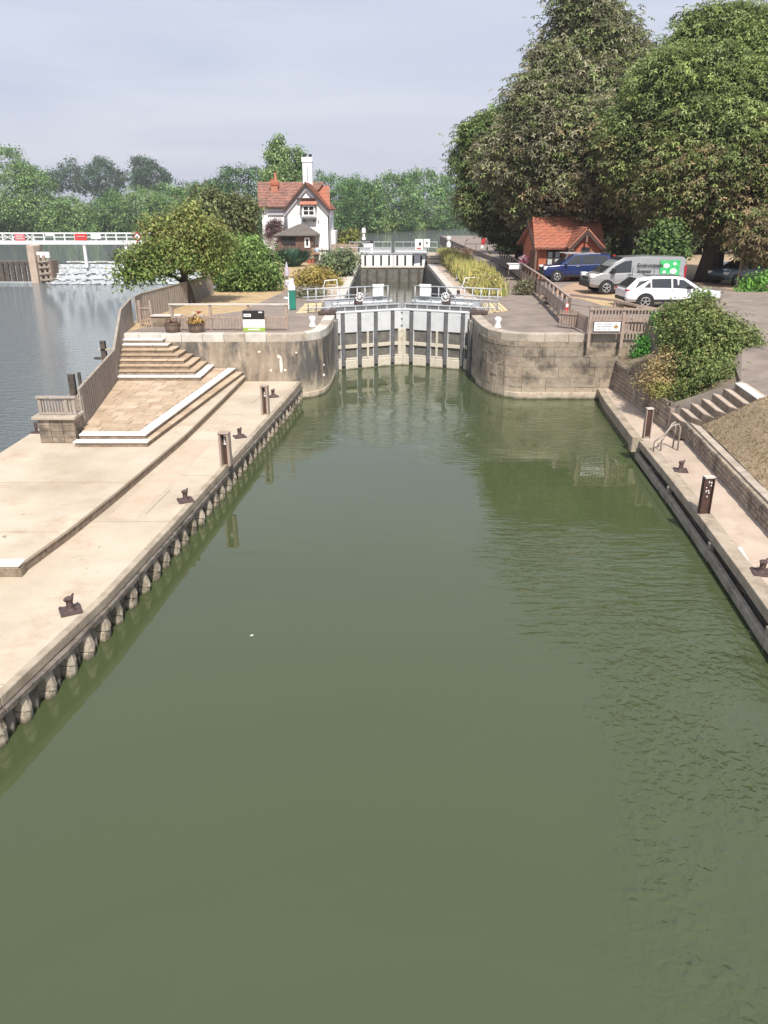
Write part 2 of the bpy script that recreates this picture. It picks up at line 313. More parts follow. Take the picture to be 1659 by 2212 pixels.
def dup(src, loc=None, rz=None, parent=None, label=None, group=None):
    c = src.copy(); COL.objects.link(c); c.parent = parent
    if loc is not None: c.location = loc
    if rz is not None: c.rotation_euler = (0, 0, rz)
    if label: c['label'] = label
    if group: c['group'] = group
    for ch in list(src.children): dup(ch, parent=c)
    return c
def lerp(a, b, t): return Vector(a)*(1-t) + Vector(b)*t
def polyline(pts, step):
    pts = [Vector(p) for p in pts]; out = []; L_ = sum((pts[i+1]-pts[i]).length for i in range(len(pts)-1)); n = max(1, round(L_/step)); st = L_/n
    i = 0; acc = 0.0
    for k in range(n+1):
        d = min(k*st, L_ - 1e-6)
        while d > acc + (pts[i+1]-pts[i]).length and i < len(pts)-2: acc += (pts[i+1]-pts[i]).length; i += 1
        out.append(lerp(pts[i], pts[i+1], (d-acc)/(pts[i+1]-pts[i]).length))
    return out
def text(body, loc, size, rot, m, parent, name='lettering', align='LEFT', depth=0.004):
    cu = bpy.data.curves.new('tmp', 'FONT'); cu.body = body; cu.size = size; cu.align_x = align; cu.extrude = depth; cu.resolution_u = 2; cu.offset = size*.03
    ob = bpy.data.objects.new('tmp', cu); COL.objects.link(ob)
    me = bpy.data.meshes.new_from_object(ob.evaluated_get(bpy.context.evaluated_depsgraph_get()))
    bpy.data.objects.remove(ob)
    me.materials.clear(); me.materials.append(m)
    o = bpy.data.objects.new(name, me); COL.objects.link(o)
    if parent: o.parent = parent; loc = Vector(loc) - wloc(parent)
    o.location = loc; o.rotation_euler = rot
    return o

# ------------------------------------------------------------------ foliage
def np_mesh(name, V, Q, m, col=None, parent=None, kind=None):
    off = np.array(wloc(parent)) if parent else np.zeros(3)
    V = V - off
    me = bpy.data.meshes.new(name); k = Q.shape[1]
    me.vertices.add(len(V)); me.vertices.foreach_set('co', V.astype(np.float32).ravel())
    me.loops.add(Q.size); me.loops.foreach_set('vertex_index', Q.astype(np.int32).ravel())
    me.polygons.add(len(Q)); me.polygons.foreach_set('loop_start', np.arange(0, Q.size, k, dtype=np.int32)); me.polygons.foreach_set('loop_total', np.full(len(Q), k, dtype=np.int32))
    me.update(calc_edges=True)
    if col is not None:
        a = me.color_attributes.new('Col', 'FLOAT_COLOR', 'POINT')
        c4 = np.ones((len(V), 4), dtype=np.float32); c4[:, :3] = col; a.data.foreach_set('color', c4.ravel())
    me.materials.append(m)
    o = bpy.data.objects.new(name, me); COL.objects.link(o)
    if parent: o.parent = parent
    if kind: o['kind'] = kind
    return o
def unit(a): return a / (np.linalg.norm(a, axis=1, keepdims=True) + 1e-9)
def leaves(C, Nn, Lg, Wd, rng, droop=0.3, rosette=1):
    """one quad leaf (or a rosette of k) per centre"""
    n = len(C); ref = unit(rng.normal(size=(n, 3))); T = unit(np.cross(Nn, ref)); B = np.cross(Nn, T)
    Vs = []
    for k in range(rosette):
        a = 2*math.pi*k/rosette + rng.uniform(-.25, .25, n)
        t = T*np.cos(a)[:, None] + B*np.sin(a)[:, None]; s = np.cross(Nn, t)
        if rosette > 1:
            b0 = C; tip = C + t*Lg[:, None] - Nn*(Lg*droop)[:, None]; tip[:, 2] -= Lg*droop*.8
            mid = C + t*(Lg*.62)[:, None] - Nn*(Lg*.08)[:, None]
        else:
            b0 = C - t*(Lg*.5)[:, None]; tip = C + t*(Lg*.5)[:, None]; tip[:, 2] -= Lg*droop; mid = C + 0
        Vs.append(np.stack([b0, mid + s*(Wd*.5)[:, None], tip, mid - s*(Wd*.5)[:, None]], axis=1))
    V = np.concatenate(Vs, axis=0).reshape(-1, 3)
    Q = np.arange(len(V)).reshape(-1, 4)
    return V, Q
def blob_points(blobs, ncl, rng, shell=0.35, cut=0.78):
    Bc = np.array([b[:3] for b in blobs], float); Br = np.array([b[3:6] for b in blobs], float)
    area = (Br[:, 0]*Br[:, 1] + Br[:, 0]*Br[:, 2] + Br[:, 1]*Br[:, 2]); p = area/area.sum()
    C = np.zeros((0, 3)); Nn = np.zeros((0, 3))
    while len(C) < ncl:
        i = rng.choice(len(blobs), ncl, p=p); d = unit(rng.normal(size=(ncl, 3)))
        f = 1 - shell*rng.random(ncl)**1.8
        P = Bc[i] + d*Br[i]*f[:, None]; n = unit(d/Br[i])
        ok = np.ones(ncl, bool)
        for j in range(len(blobs)):
            q = np.linalg.norm((P - Bc[j])/Br[j], axis=1); ok &= ~((q < cut) & (i != j))
        C = np.vstack([C, P[ok]]); Nn = np.vstack([Nn, n[ok]])
    return C[:ncl], Nn[:ncl]
def crown(name, blobs, ncl, per, csize, leaf, palette, parent, seed, rosette=1, droop=0.3, low=None, wide=0.6, shell=0.35, zsq=0.7, updir=0.6, m=None, contrast=0.35, kind=None):
    rng = np.random.default_rng(seed)
    C, Nn = blob_points(blobs, ncl, rng, shell)
    zmin, zmax = C[:, 2].min(), C[:, 2].max()
    pal = np.array(palette)
    cc = pal[rng.integers(0, len(pal), ncl)]
    if low is not None:                                  # scorched lower foliage
        h = (C[:, 2]-zmin)/(zmax-zmin+1e-6) + rng.normal(0, .16, ncl)
        k = np.clip((low[1]-h)/.25, 0, 1)*(rng.random(ncl) < low[2]); lc = np.array(low[0])[rng.integers(0, len(low[0]), ncl)]
        cc = cc*(1-k[:, None]) + lc*k[:, None]
    cc = cc*(1 + rng.normal(0, contrast*.5, (ncl, 1)).clip(-.6, .8))
    I = np.repeat(np.arange(ncl), per); n = len(I)
    off = rng.normal(size=(n, 3))*csize*.5; off[:, 2] *= zsq
    P = C[I] + off
    up = np.array([0, 0, 1.0])
    Ln = unit(Nn[I]*.7 + up*updir + rng.normal(size=(n, 3))*.55)
    Lg = leaf*rng.uniform(.65, 1.3, n); Wd = Lg*wide
    V, Q = leaves(P, Ln, Lg, Wd, rng, droop, rosette)
    c = cc[I]*(1 + rng.normal(0, .13, (n, 1)))
    c = np.tile(np.repeat(c, 4, axis=0), (rosette, 1)) if rosette > 1 else np.repeat(c, 4, axis=0)
    return np_mesh(name, V, Q, m or leafM, np.clip(c, 0.003, 1), parent, kind)
def lumpy(blobs, k=5, sc=(.28, .45), seed=1, up=0.0):
    rnd = random.Random(seed); out = list(blobs)
    for b in blobs:
        for i in range(k):
            a = rnd.uniform(0, 6.283); e = rnd.uniform(-.5, 1.2) + up; f = rnd.uniform(*sc)
            out.append((b[0]+b[3]*.92*math.cos(a)*math.cos(e), b[1]+b[4]*.92*math.sin(a)*math.cos(e), b[2]+b[5]*.92*math.sin(e), b[3]*f, b[4]*f, b[5]*f))
    return out
def lob(px, py, rpx, Y, ry=None, vz=1.0):
    c = atY(px, py, Y); r = rpx*Y/FPX*0.97; return (c.x, c.y, c.z, r, ry or r, r*vz)
def trunk_mesh(base, top, r, limbs, seed, n=10):
    rnd = random.Random(seed); b = Vector(base); t = Vector(top); mb = MB()
    pts = [b + Vector((0, 0, -.3))]; rr = [r*1.5]
    for i in range(1, 6):
        f = i/5; pts.append(lerp(b, t, f) + Vector((rnd.uniform(-.1, .1)*r*3, rnd.uniform(-.1, .1)*r*3, 0))); rr.append(r*(1.12 - .75*f))
    mb.tube(pts, rr, n)
    for lt in limbs:
        s = lerp(b, t, rnd.uniform(.35, .85)); e = Vector(lt); mid = lerp(s, e, .5) + Vector((0, 0, (e-s).length*.1))
        mb.tube([s, mid, e], [r*.42, r*.25, r*.07], 6)
    return mb

# ================================================================== THE SETTING
def sheet(name, polys, m, kind='structure'):
    mb = MB()
    for pts in polys:
        n = len(mb.v); mb.v += [tuple(p) for p in pts]; mb.f.append(tuple(range(n, n+len(pts))))
    return mb.build(name, m, kind=kind)
CT = 2.68                                            # coping level above the lower water
GR = 3.10                                            # car park level
XL, XR = -2.33, 4.17                                 # lock chamber faces
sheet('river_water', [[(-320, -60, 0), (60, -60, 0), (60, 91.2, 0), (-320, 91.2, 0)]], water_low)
sheet('upper_river_water', [[(-400, 91.2, 1.78), (-13.2, 91.2, 1.78), (-13.2, 112, 1.78), (-400, 112, 1.78)], [(-400, 112, 1.78), (90, 112, 1.78), (90, 420, 1.78), (-400, 420, 1.78)],
                             [(-5.2, 84, 1.78), (9.6, 84, 1.78), (9.6, 112, 1.78), (-5.2, 112, 1.78)]], water_up)
sheet('chamber_water', [[(XL+.01, 40.4, .7), (XR-.01, 40.4, .7), (XR-.01, 80.6, .7), (XL+.01, 80.6, .7)]], water_ch)
sheet('river_bed', [[(-3000, -800, -3), (3000, -800, -3), (3000, 5000, -3), (-3000, 5000, -3)]], earth)

def far_ground():
    edge = [(-420, 205), (-260, 222), (-110, 236), (-70, 236), (-38, 231), (-5, 226), (6, 238), (14, 262), (23.6, 287), (34, 300), (46, 304)]
    mb = MB(); n = len(edge)
    for i, (x, y) in enumerate(edge):
        s = 3000/ (y+200)
        mb.v += [(x, y, 1.5), (x*1.006, y+2, 2.5), (x*1.1, y+60, 3.4), (x*10 - 300, 4200, 6)]
    for i in range(n-1):
        for j in range(3): mb.f.append((i*4+j, (i+1)*4+j, (i+1)*4+j+1, i*4+j+1))
    return mb.build('far_bank', meadow, kind='structure')
far_ground()
g = MB(); g.prism([(46, 100), (3000, 100), (3000, 4200), (60, 4200), (46, 304), (33, 236), (22, 150), (21, 100)], -2, 2.9)
g.prism([(60, -400), (3000, -400), (3000, 100), (60, 100)], -2, 2.9); g.build('right_bank_ground', meadow, kind='structure')
g = MB(); g.prism([(-3000, -400), (-330, -400), (-330, 4200), (-3000, 4200)], -2, 2.6); g.build('left_bank_ground', meadow, kind='structure')

# island between the weir stream and the lock
isl = [(-10.9, 32.2), (-11.45, 36.5), (-10.75, 42.5), (-10.5, 48), (-11.5, 56), (-13.6, 66), (-16.0, 80), (-16.5, 100), (-14, 116), (-9, 124), (-6.2, 118), (-5.3, 104), (-5.2, 84), (-2.75, 81.2), (-2.75, 43), (-2.75, 38.5), (-2.9, 34.6), (-3.2, 33.0), (-4.2, 32.4)]
g = MB(); g.prism(isl, -2, 2.66); g.build('island_ground', lawngold, kind='structure')
p1 = [at(560, 664, CT), at(613, 585, CT), at(655, 560, CT), at(692, 556, CT), at(700, 575, CT), at(660, 600, CT), at(640, 640, CT), at(655, 655, CT)]
g = MB(); g.prism([(-10.85, 32.1), (-9.9, 36.2), (-7.2, 39.8), (-5.45, 58.0), (-6.9, 77), (-7.2, 90), (-5.3, 90), (-5.25, 79), (-4.9, 64), (-3.9, 50), (-3.1, 43), (-2.78, 40), (-2.95, 34.6), (-3.25, 33.05), (-4.2, 32.42)], 2.6, 2.664)
g.build('lockside_path', asphalt, kind='structure')
# right bank: lockside apron and car park
fenceR = [(8.15, 34.4), (9.0, 44), (9.75, 55), (10.4, 65), (10.7, 74), (10.2, 104)]
g = MB(); g.prism([(4.62, 33.4), (5.3, 32.4), (10.45, 32.3), (10.45, 33.6)] + [(x+.1, y) for x, y in fenceR] + [(8.2, 104), (8.2, 84), (4.6, 82), (4.6, 36)], -2, 2.66)
g.build('lockside_apron', asphalt, kind='structure')
g = MB(); g.prism([(12.3, 8), (60, 8), (60, 100), (21, 100), (22, 150), (10.3, 150)] + [(x+.22, y) for x, y in fenceR[::-1]] + [(8.6, 33.9), (10.55, 33.7), (10.55, 31.9), (10.9, 28.2), (12.6, 26.0), (12.9, 22), (12.6, 15)], -2, GR)
g.build('car_park_surface', asphalt, kind='structure')
def patchs(name, pts, z, m):
    mb = MB(); mb.prism(pts, z-.02, z+.006); return mb.build(name, m, kind='structure')
patchs('car_park_gravel', [at(1165, 640, GR)[:2], at(1240, 612, GR)[:2], at(1660, 606, GR)[:2], at(1720, 606, GR)[:2], at(1720, 628, GR)[:2], at(1580, 626, GR)[:2], at(1500, 612, GR)[:2], at(1330, 650, GR)[:2]], GR, gravel)
patchs('grass_verge', [at(1235, 640, GR)[:2], at(1330, 636, GR)[:2], at(1420, 655, GR)[:2], at(1400, 672, GR)[:2], at(1300, 660, GR)[:2]], GR+.004, lawngold)
patchs('tree_verge', [(12, 58), (16, 55.5), (26, 54), (40, 53), (60, 60), (60, 98), (23, 98), (14, 98)], GR+.002, lawn)

# ---- left landing
EL = [(-8.6, -3), (-7.2, 3), (-6.35, 6.9), (-5.6, 9.4), (-5.17, 11.8), (-4.74, 16.2), (-4.28, 21.3), (-3.50, 30.4), (-3.42, 31.84)]
KB = [(-7.08, 13.43), (-6.80, 15.2), (-6.54, 17.5), (-6.10, 22.7), (-5.90, 27.5), (-5.76, 31.84)]
g = MB(); g.prism([(x-.16, y) for x, y in EL] + [(-10.9, 31.84), (-10.9, -3)], -2.2, .75)
low_land = g.build('lower_landing', concrete, kind='structure')
g = MB(); g.prism(KB + [(-10.86, 31.84), (-10.86, 13.43)], .94, 1.0)
up_land = g.build('upper_landing', concrete, kind='structure')
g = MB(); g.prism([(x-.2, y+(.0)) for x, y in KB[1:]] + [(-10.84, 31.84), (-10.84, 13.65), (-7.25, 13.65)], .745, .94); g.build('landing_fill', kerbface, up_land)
def path_blocks(path, step, w, z0, z1, name, m, parent, side=-1, gap=.012, jit=.006, inset=0.0, seed=3, bevel=.01):
    rnd = random.Random(seed); P = polyline([(x, y, 0) for x, y in path], step)
    for a, b in zip(P[:-1], P[1:]):
        d = (b-a).normalized(); nrm = Vector((-d.y, d.x, 0))*side
        a2 = a + d*gap*.5; b2 = b - d*gap*.5; j = rnd.uniform(-jit, jit)
        c0 = -nrm*(inset+j); mb = MB()
        mb.prism([tuple((a2-c0)[:2]), tuple((b2-c0)[:2]), tuple((b2 - c0 + nrm*w)[:2]), tuple((a2 - c0 + nrm*w)[:2])], z0, z1 + (rnd.uniform(-jit, jit) if jit else 0))
        mb.build(name, m if not isinstance(m, list) else rnd.choice(m), parent, bevel=bevel)
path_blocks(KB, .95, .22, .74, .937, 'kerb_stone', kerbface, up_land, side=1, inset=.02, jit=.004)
for i in range(4):
    MB().box((-10.4+i*.95+.05, 13.55, 1.004), (.93, .3, .03)).build('nosing_stone', nosing, up_land, bevel=.008)
for i in range(4):
    MB().box((-10.4+i*.95+.05, 13.54, .84), (.935, .2, .19)).build('kerb_stone', kerbface, up_land, bevel=.01)
# edge beam and sheet piles of the left landing
path_blocks([(x, y) for x, y in EL], 3.1, .15, .57, .756, 'edge_beam', waler, low_land, side=1, inset=.03, jit=.003, bevel=.02)
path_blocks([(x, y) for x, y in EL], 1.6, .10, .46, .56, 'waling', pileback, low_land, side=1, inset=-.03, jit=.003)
g = MB()
PP = polyline([(x, y, 0) for x, y in EL], .31)
for k, (a, b) in enumerate(zip(PP[:-1], PP[1:])):
    d = (b-a).normalized(); n = Vector((d.y, -d.x, 0))
    q0, q1 = (-.05, -.20) if k % 2 == 0 else (-.20, -.05)
    g.add([a+n*q0+Vector((0,0,-1.5)), b+n*q1+Vector((0,0,-1.5)), b+n*q1+Vector((0,0,.45)), a+n*q0+Vector((0,0,.45))], [(0,1,2,3)])
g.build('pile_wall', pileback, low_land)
PP = polyline([(x, y, 0) for x, y in EL], .62)
rnd = random.Random(5)
for a, b in zip(PP[:-1], PP[1:]):
    c = (a+b)/2; d = (b-a).normalized(); n = Vector((d.y, -d.x, 0)); mb = MB()
    h = rnd.uniform(-.04, .05); wr_ = rnd.uniform(.82, 1.2); c = c + d*rnd.uniform(-.05, .05); tw = rnd.uniform(-.03, .03)
    # upper tongue leaning out of the wall, with a rounded lip, over a lower one
    for (w0, w1, z0, z1, o0, o1) in ((.11*wr_, .105*wr_, .20+h, .46+h*.5, .03+tw, -.045), (.10*wr_, .115*wr_, -.5, .17+h, .01, .015+tw)):
        vs = []
        for s_, w, z, o in ((-1, w0, z0, o0), (0, w0, z0-.045, o0+.035), (1, w0, z0, o0), (1, w1, z1, o1), (0, w1, z1+.03, o1+.03), (-1, w1, z1, o1)):
            vs.append(c + d*w*s_ + n*o + Vector((0, 0, z)))
        vs2 = [v - n*.16 for v in vs]
        mb.add(vs+vs2, [(0,1,4,5),(1,2,3,4)] + [(6,11,10,7),(7,10,9,8)] + [(i, i+6, (i+1)%6+6, (i+1)%6) for i in range(6)])
    mb.build('sheet_pile', pileMat if rnd.random() < .8 else footstone, low_land)

# ---- terrace with two white-nosed steps
ter = thing('paved_terrace', 'sunken terrace of buff flagstones edged with white painted step nosings', 'terrace', (-8, 21.4, 1.0))
def ring(x0, x1, x1b, y0, y1): return [(x0, y0), (x1, y0), (x1b, y1), (-10.3, y1), (-9.3, y0+1.2), (x0, y0+1.2)]
g = MB(); g.prism([(-8.95, 21.44), (-6.85, 21.44), (-5.87, 31.84), (-10.84, 31.84), (-10.84, 24.5), (-9.0, 22.4)], 1.0, 1.12); g.build('lower_plinth', kerbface, ter)
g = MB(); g.prism([(-8.9, 21.72), (-6.97, 21.72), (-6.18, 31.84), (-10.84, 31.84), (-10.84, 24.5), (-8.97, 22.4)], 1.12, 1.262); g.build('upper_plinth', kerbface, ter)
path_blocks([(-9.0, 21.40), (-6.83, 21.40)], .72, .30, 1.122, 1.158, 'nosing_stone', nosing, ter, side=1, jit=.001, bevel=.006)
path_blocks([(-6.83, 21.40), (-5.85, 31.84)], 1.0, .30, 1.122, 1.155, 'step_stone', paving, ter, side=1, jit=.001, bevel=.006)
path_blocks([(-8.9, 21.68), (-6.95, 21.68)], .65, .32, 1.264, 1.308, 'nosing_stone', nosing, ter, side=1, jit=.001, bevel=.006)
path_blocks([(-6.95, 21.68), (-6.16, 31.84)], .95, .32, 1.264, 1.308, 'nosing_stone', nosing, ter, side=1, jit=.001, bevel=.006)
# flagstones in broken courses
rnd = random.Random(11)
y = 22.02
while y < 29.3:
    h = rnd.choice((.42, .5, .58, .46)); f = (y-21.68)/10.16
    xr = -6.95 + .79*f - .335; xl = max(-9.12 - .205*(y-22.3), -10.6) if y > 22.1 else -8.95
    x = xl
    while x < xr - .05:
        w = rnd.choice((.42, .58, .72, .86, .5)); x2 = min(x+w, xr)
        if xr - x2 < .2: x2 = xr
        z = 1.300 + rnd.uniform(-.005, .006)
        if y + h > 29.34: h = 29.34 - y
        MB().box(((x+x2)/2, y+h/2, z-.02), (x2-x-.016, h-.016, .04)).build('paving_slab', rnd.choice(paving), ter, bevel=.004)
        x = x2
    y += h
y = 29.34
while y < 31.8:
    h = min(.55, 31.82-y); x = -7.05
    f = (y-21.68)/10.16; xr = -6.95 + .79*f - .335
    MB().box(((x+xr)/2, y+h/2, 1.28), (xr-x-.016, h-.016, .04)).build('paving_slab', rnd.choice(paving), ter, bevel=.004); y += h
# ---- the flight of steps up to the lockside
flight = thing('stone_steps', 'wide flight of stone steps climbing from the terrace to the lockside', 'steps', (-8.6, 30.5, 1.3))
RS = (CT - 1.3)/9
for k in range(1, 9):
    z1 = 1.3 + RS*k; yf = 29.36 + (k-1)*.31; xr = -7.05 - (k-1)*.275; xl = -10.29 - .12*(k-1)/8*3
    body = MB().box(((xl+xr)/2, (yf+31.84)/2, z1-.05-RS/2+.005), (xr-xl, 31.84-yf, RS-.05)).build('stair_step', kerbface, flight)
    n_ = 4 if k < 5 else 3
    for i in range(n_):
        xa = xl + (xr-xl)*i/n_; xb = xl + (xr-xl)*(i+1)/n_
        MB().box(((xa+xb)/2 + (.012 if i == n_-1 else 0), yf+.16, z1-.022), (xb-xa-.01, .36, .044)).build('tread_stone', nosing if k in (1, 7, 8) else paving[k % 3], body, bevel=.006)
    MB().box((xr-.15+.012, (yf+.345+31.82)/2, z1-.022), (.33, 31.82-yf-.345, .043)).build('tread_stone', nosing if k in (1,) else paving[(k+1) % 3], body, bevel=.006)

# ---- lock walls
def curve_wall(path, z0, z1, depth, side):
    P = [Vector((x, y, 0)) for x, y in path]; out = []
    for i, p in enumerate(P):
        d = (P[min(i+1, len(P)-1)] - P[max(i-1, 0)]).normalized(); n = Vector((-d.y, d.x, 0))*side; out.append(p + n*depth)
    mb = MB(); n_ = len(P)
    for p, q in zip(P, out): mb.v += [(p.x, p.y, z0), (p.x, p.y, z1), (q.x, q.y, z1), (q.x, q.y, z0)]
    for i in range(n_-1):
        for j in range(4): mb.f.append((i*4+j, (i+1)*4+j, (i+1)*4+(j+1) % 4, i*4+(j+1) % 4))
    mb.f += [(0, 1, 2, 3), ((n_-1)*4+3, (n_-1)*4+2, (n_-1)*4+1, (n_-1)*4)]
    return mb
LPATH = [(-10.9, 31.86), (-4.3, 31.86), (-3.75, 31.9), (-3.25, 32.06), (-2.86, 32.38), (-2.6, 32.9), (-2.46, 33.6), (-2.39, 34.6), (-2.36, 36.2), (-2.34, 38.0)]
RPATH = [(4.18, 38.2), (4.2, 36.2), (4.23, 34.8), (4.3, 34.0), (4.43, 33.3), (4.68, 32.7), (5.05, 32.2), (5.5, 31.95), (6.0, 31.87), (10.5, 31.86)]
lw = thing('lock_wall', 'rendered lock wall with white patches left of the lower gates', 'lock wall', (-4, 32, 0))
curve_wall(LPATH, -2.2, 2.36, .9, 1).build('wall', pierwall, lw)
path_blocks(LPATH, .85, .5, 2.352, 2.682, 'coping_stone', [coping, copinglight, copinglight], lw, side=1, inset=.035, jit=.004, bevel=.02)
curve_wall([(x, y-.06) if y < 32 else ((x+.05, y-.04) if y < 33.5 else (x+.02, y)) for x, y in LPATH], -1.5, .24, .3, 1).build('footing', footstone, lw, bevel=.02)
rnd = random.Random(2)
for (px, py, w, h) in ((607, 787, 5, 28), (602, 770, 5, 6), (616, 800, 4, 4), (585, 800, 4, 4), (688, 785, 4, 5), (655, 800, 4, 7), (663, 806, 8, 5), (668, 822, 4, 22), (700, 810, 3, 5), (598, 838, 5, 5), (700, 788, 2, 3), (640, 762, 3, 3), (560, 760, 5, 3)):
    Yw = 31.86 if px < 655 else (32.2 if px < 680 else 32.9)
    a = atY(px, py, Yw-.003)
    pts = [a + Vector(((math.cos(t)*w + rnd.uniform(-.6, .6))*.019*.7, 0, (math.sin(t)*h + rnd.uniform(-.9, .9))*.019*.7)) for t in [2*math.pi*i/9 for i in range(9)]]
    if px > 655: pts = [Vector((p.x, p.y + (p.x-a.x)*.9 - .02, p.z)) for p in pts]
    MB().poly3(pts, .02, (0, -1, 0)).build('lime_patch', patch, lw)
rw = thing('lock_wall', 'coursed stone lock wall curving away right of the lower gates', 'lock wall', (6, 32, 0))
curve_wall([(x + (.03 if i < 6 else 0), y+.03) for i, (x, y) in enumerate(RPATH)], -2.2, 2.36, .9, 1).build('wall', joint, rw)
z = -.35; row = 0; rnd = random.Random(4)
while z < 2.3:
    h = (.40, .44, .38, .46, .42, .40, .38)[row % 7]; h = min(h, 2.345 - z)
    P = polyline([(x, y, 0) for x, y in RPATH], .25); i = row % 2
    while i < len(P)-1:
        st = rnd.choice((2, 3, 4, 5, 6)); j = min(i+st, len(P)-1)
        seg = P[i:j+1]; out = []; jt = rnd.uniform(-.012, .012)
        mb = MB(); k = len(seg)
        for q, p in enumerate(seg):
            d = (P[min(i+q+1, len(P)-1)] - P[max(i+q-1, 0)]).normalized(); n = Vector((-d.y, d.x, 0))
            pp = p + d*(.005 if q == 0 else (-.005 if q == k-1 else 0)) - n*jt
            for (o, zz) in ((0, z+.005), (0, z+h-.005), (.12, z+h-.005), (.12, z+.005)):
                v = pp + n*o; mb.v.append((v.x, v.y, zz))
        for q in range(k-1):
            for e in range(4): mb.f.append((q*4+e, (q+1)*4+e, (q+1)*4+(e+1) % 4, q*4+(e+1) % 4))
        mb.f += [(0, 1, 2, 3), ((k-1)*4+3, (k-1)*4+2, (k-1)*4+1, (k-1)*4)]
        mb.build('wall_stone', rnd.choice(pierstone), rw, bevel=.008); i = j
    z += h; row += 1
curve_wall([(x, y-.07) if y < 32 else ((x+.06, y-.03) if y < 33.8 else (x-.02, y)) for x, y in [(4.2, 34.8)] + RPATH[3:]], -1.5, .27, .3, 1).build('footing', footstone, rw, bevel=.02)
path_blocks(RPATH, .95, .5, 2.352, 2.682, 'coping_stone', coping, rw, side=1, inset=.035, jit=.004, bevel=.02)
# chamber walls and their copings
for sgn, X, lab in ((-1, XL, 'left'), (1, XR, 'right')):
    cw = thing('chamber_wall', 'long %s-hand wall of the lock chamber with pale coping' % lab, 'lock wall', (X, 60, 0))
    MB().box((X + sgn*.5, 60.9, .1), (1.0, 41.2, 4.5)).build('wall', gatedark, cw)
    yy = 42.4
    while yy < 76.3:
        MB().box((X + sgn*.24, yy+.6, 2.52), (.54, 1.19, .325)).build('coping_stone', copinglight, cw, bevel=.02); yy += 1.2
    MB().box((X + sgn*.85, 61, 2.6), (.68, 34, .14)).build('brick_strip', concrete_pink, cw)
    MB().box((X + sgn*.5, 40.3, .2), (1.0, 4.2, 4.3)).build('gate_recess_wall', pierwall, cw)
    # timber and iron fenders at the gate quoin
    for i, dy in enumerate((-.05, -.55, -1.1)):
        MB().box((X + sgn*-.02, 38.1+dy, 1.15), (.14, .2, 2.7)).build('quoin_fender', gaterib if i != 1 else timberfend, cw, bevel=.02)
# head of the lock: side blocks with steps up
for sgn, X, lab in ((-1, XL, 'left'), (1, XR, 'right')):
    hd = thing('stone_shoulder', 'stepped stone %s shoulder of the lock head beside the upper gates' % lab, 'lock wall', (X + sgn*.9, 79, 2.6))
    for k in range(4):
        MB().box((X + sgn*.85, 76.4 + k*.4 + (84.6-76.4-k*.4)/2, 2.66 + k*.17+.085), (1.7-.02*k, 84.6-76.4-k*.4, .17)).build('step', concrete_pink if k % 2 else kerbface, hd)
        MB().box((X + sgn*.85, 76.4 + k*.4+.09, 2.66+(k+1)*.17+.012), (1.66, .18, .025)).build('step_nosing', nosing, hd)
    MB().box((X + sgn*.5, 83.0, .4), (1.0, 3.5, 4.8)).build('wall', pierwall, hd)

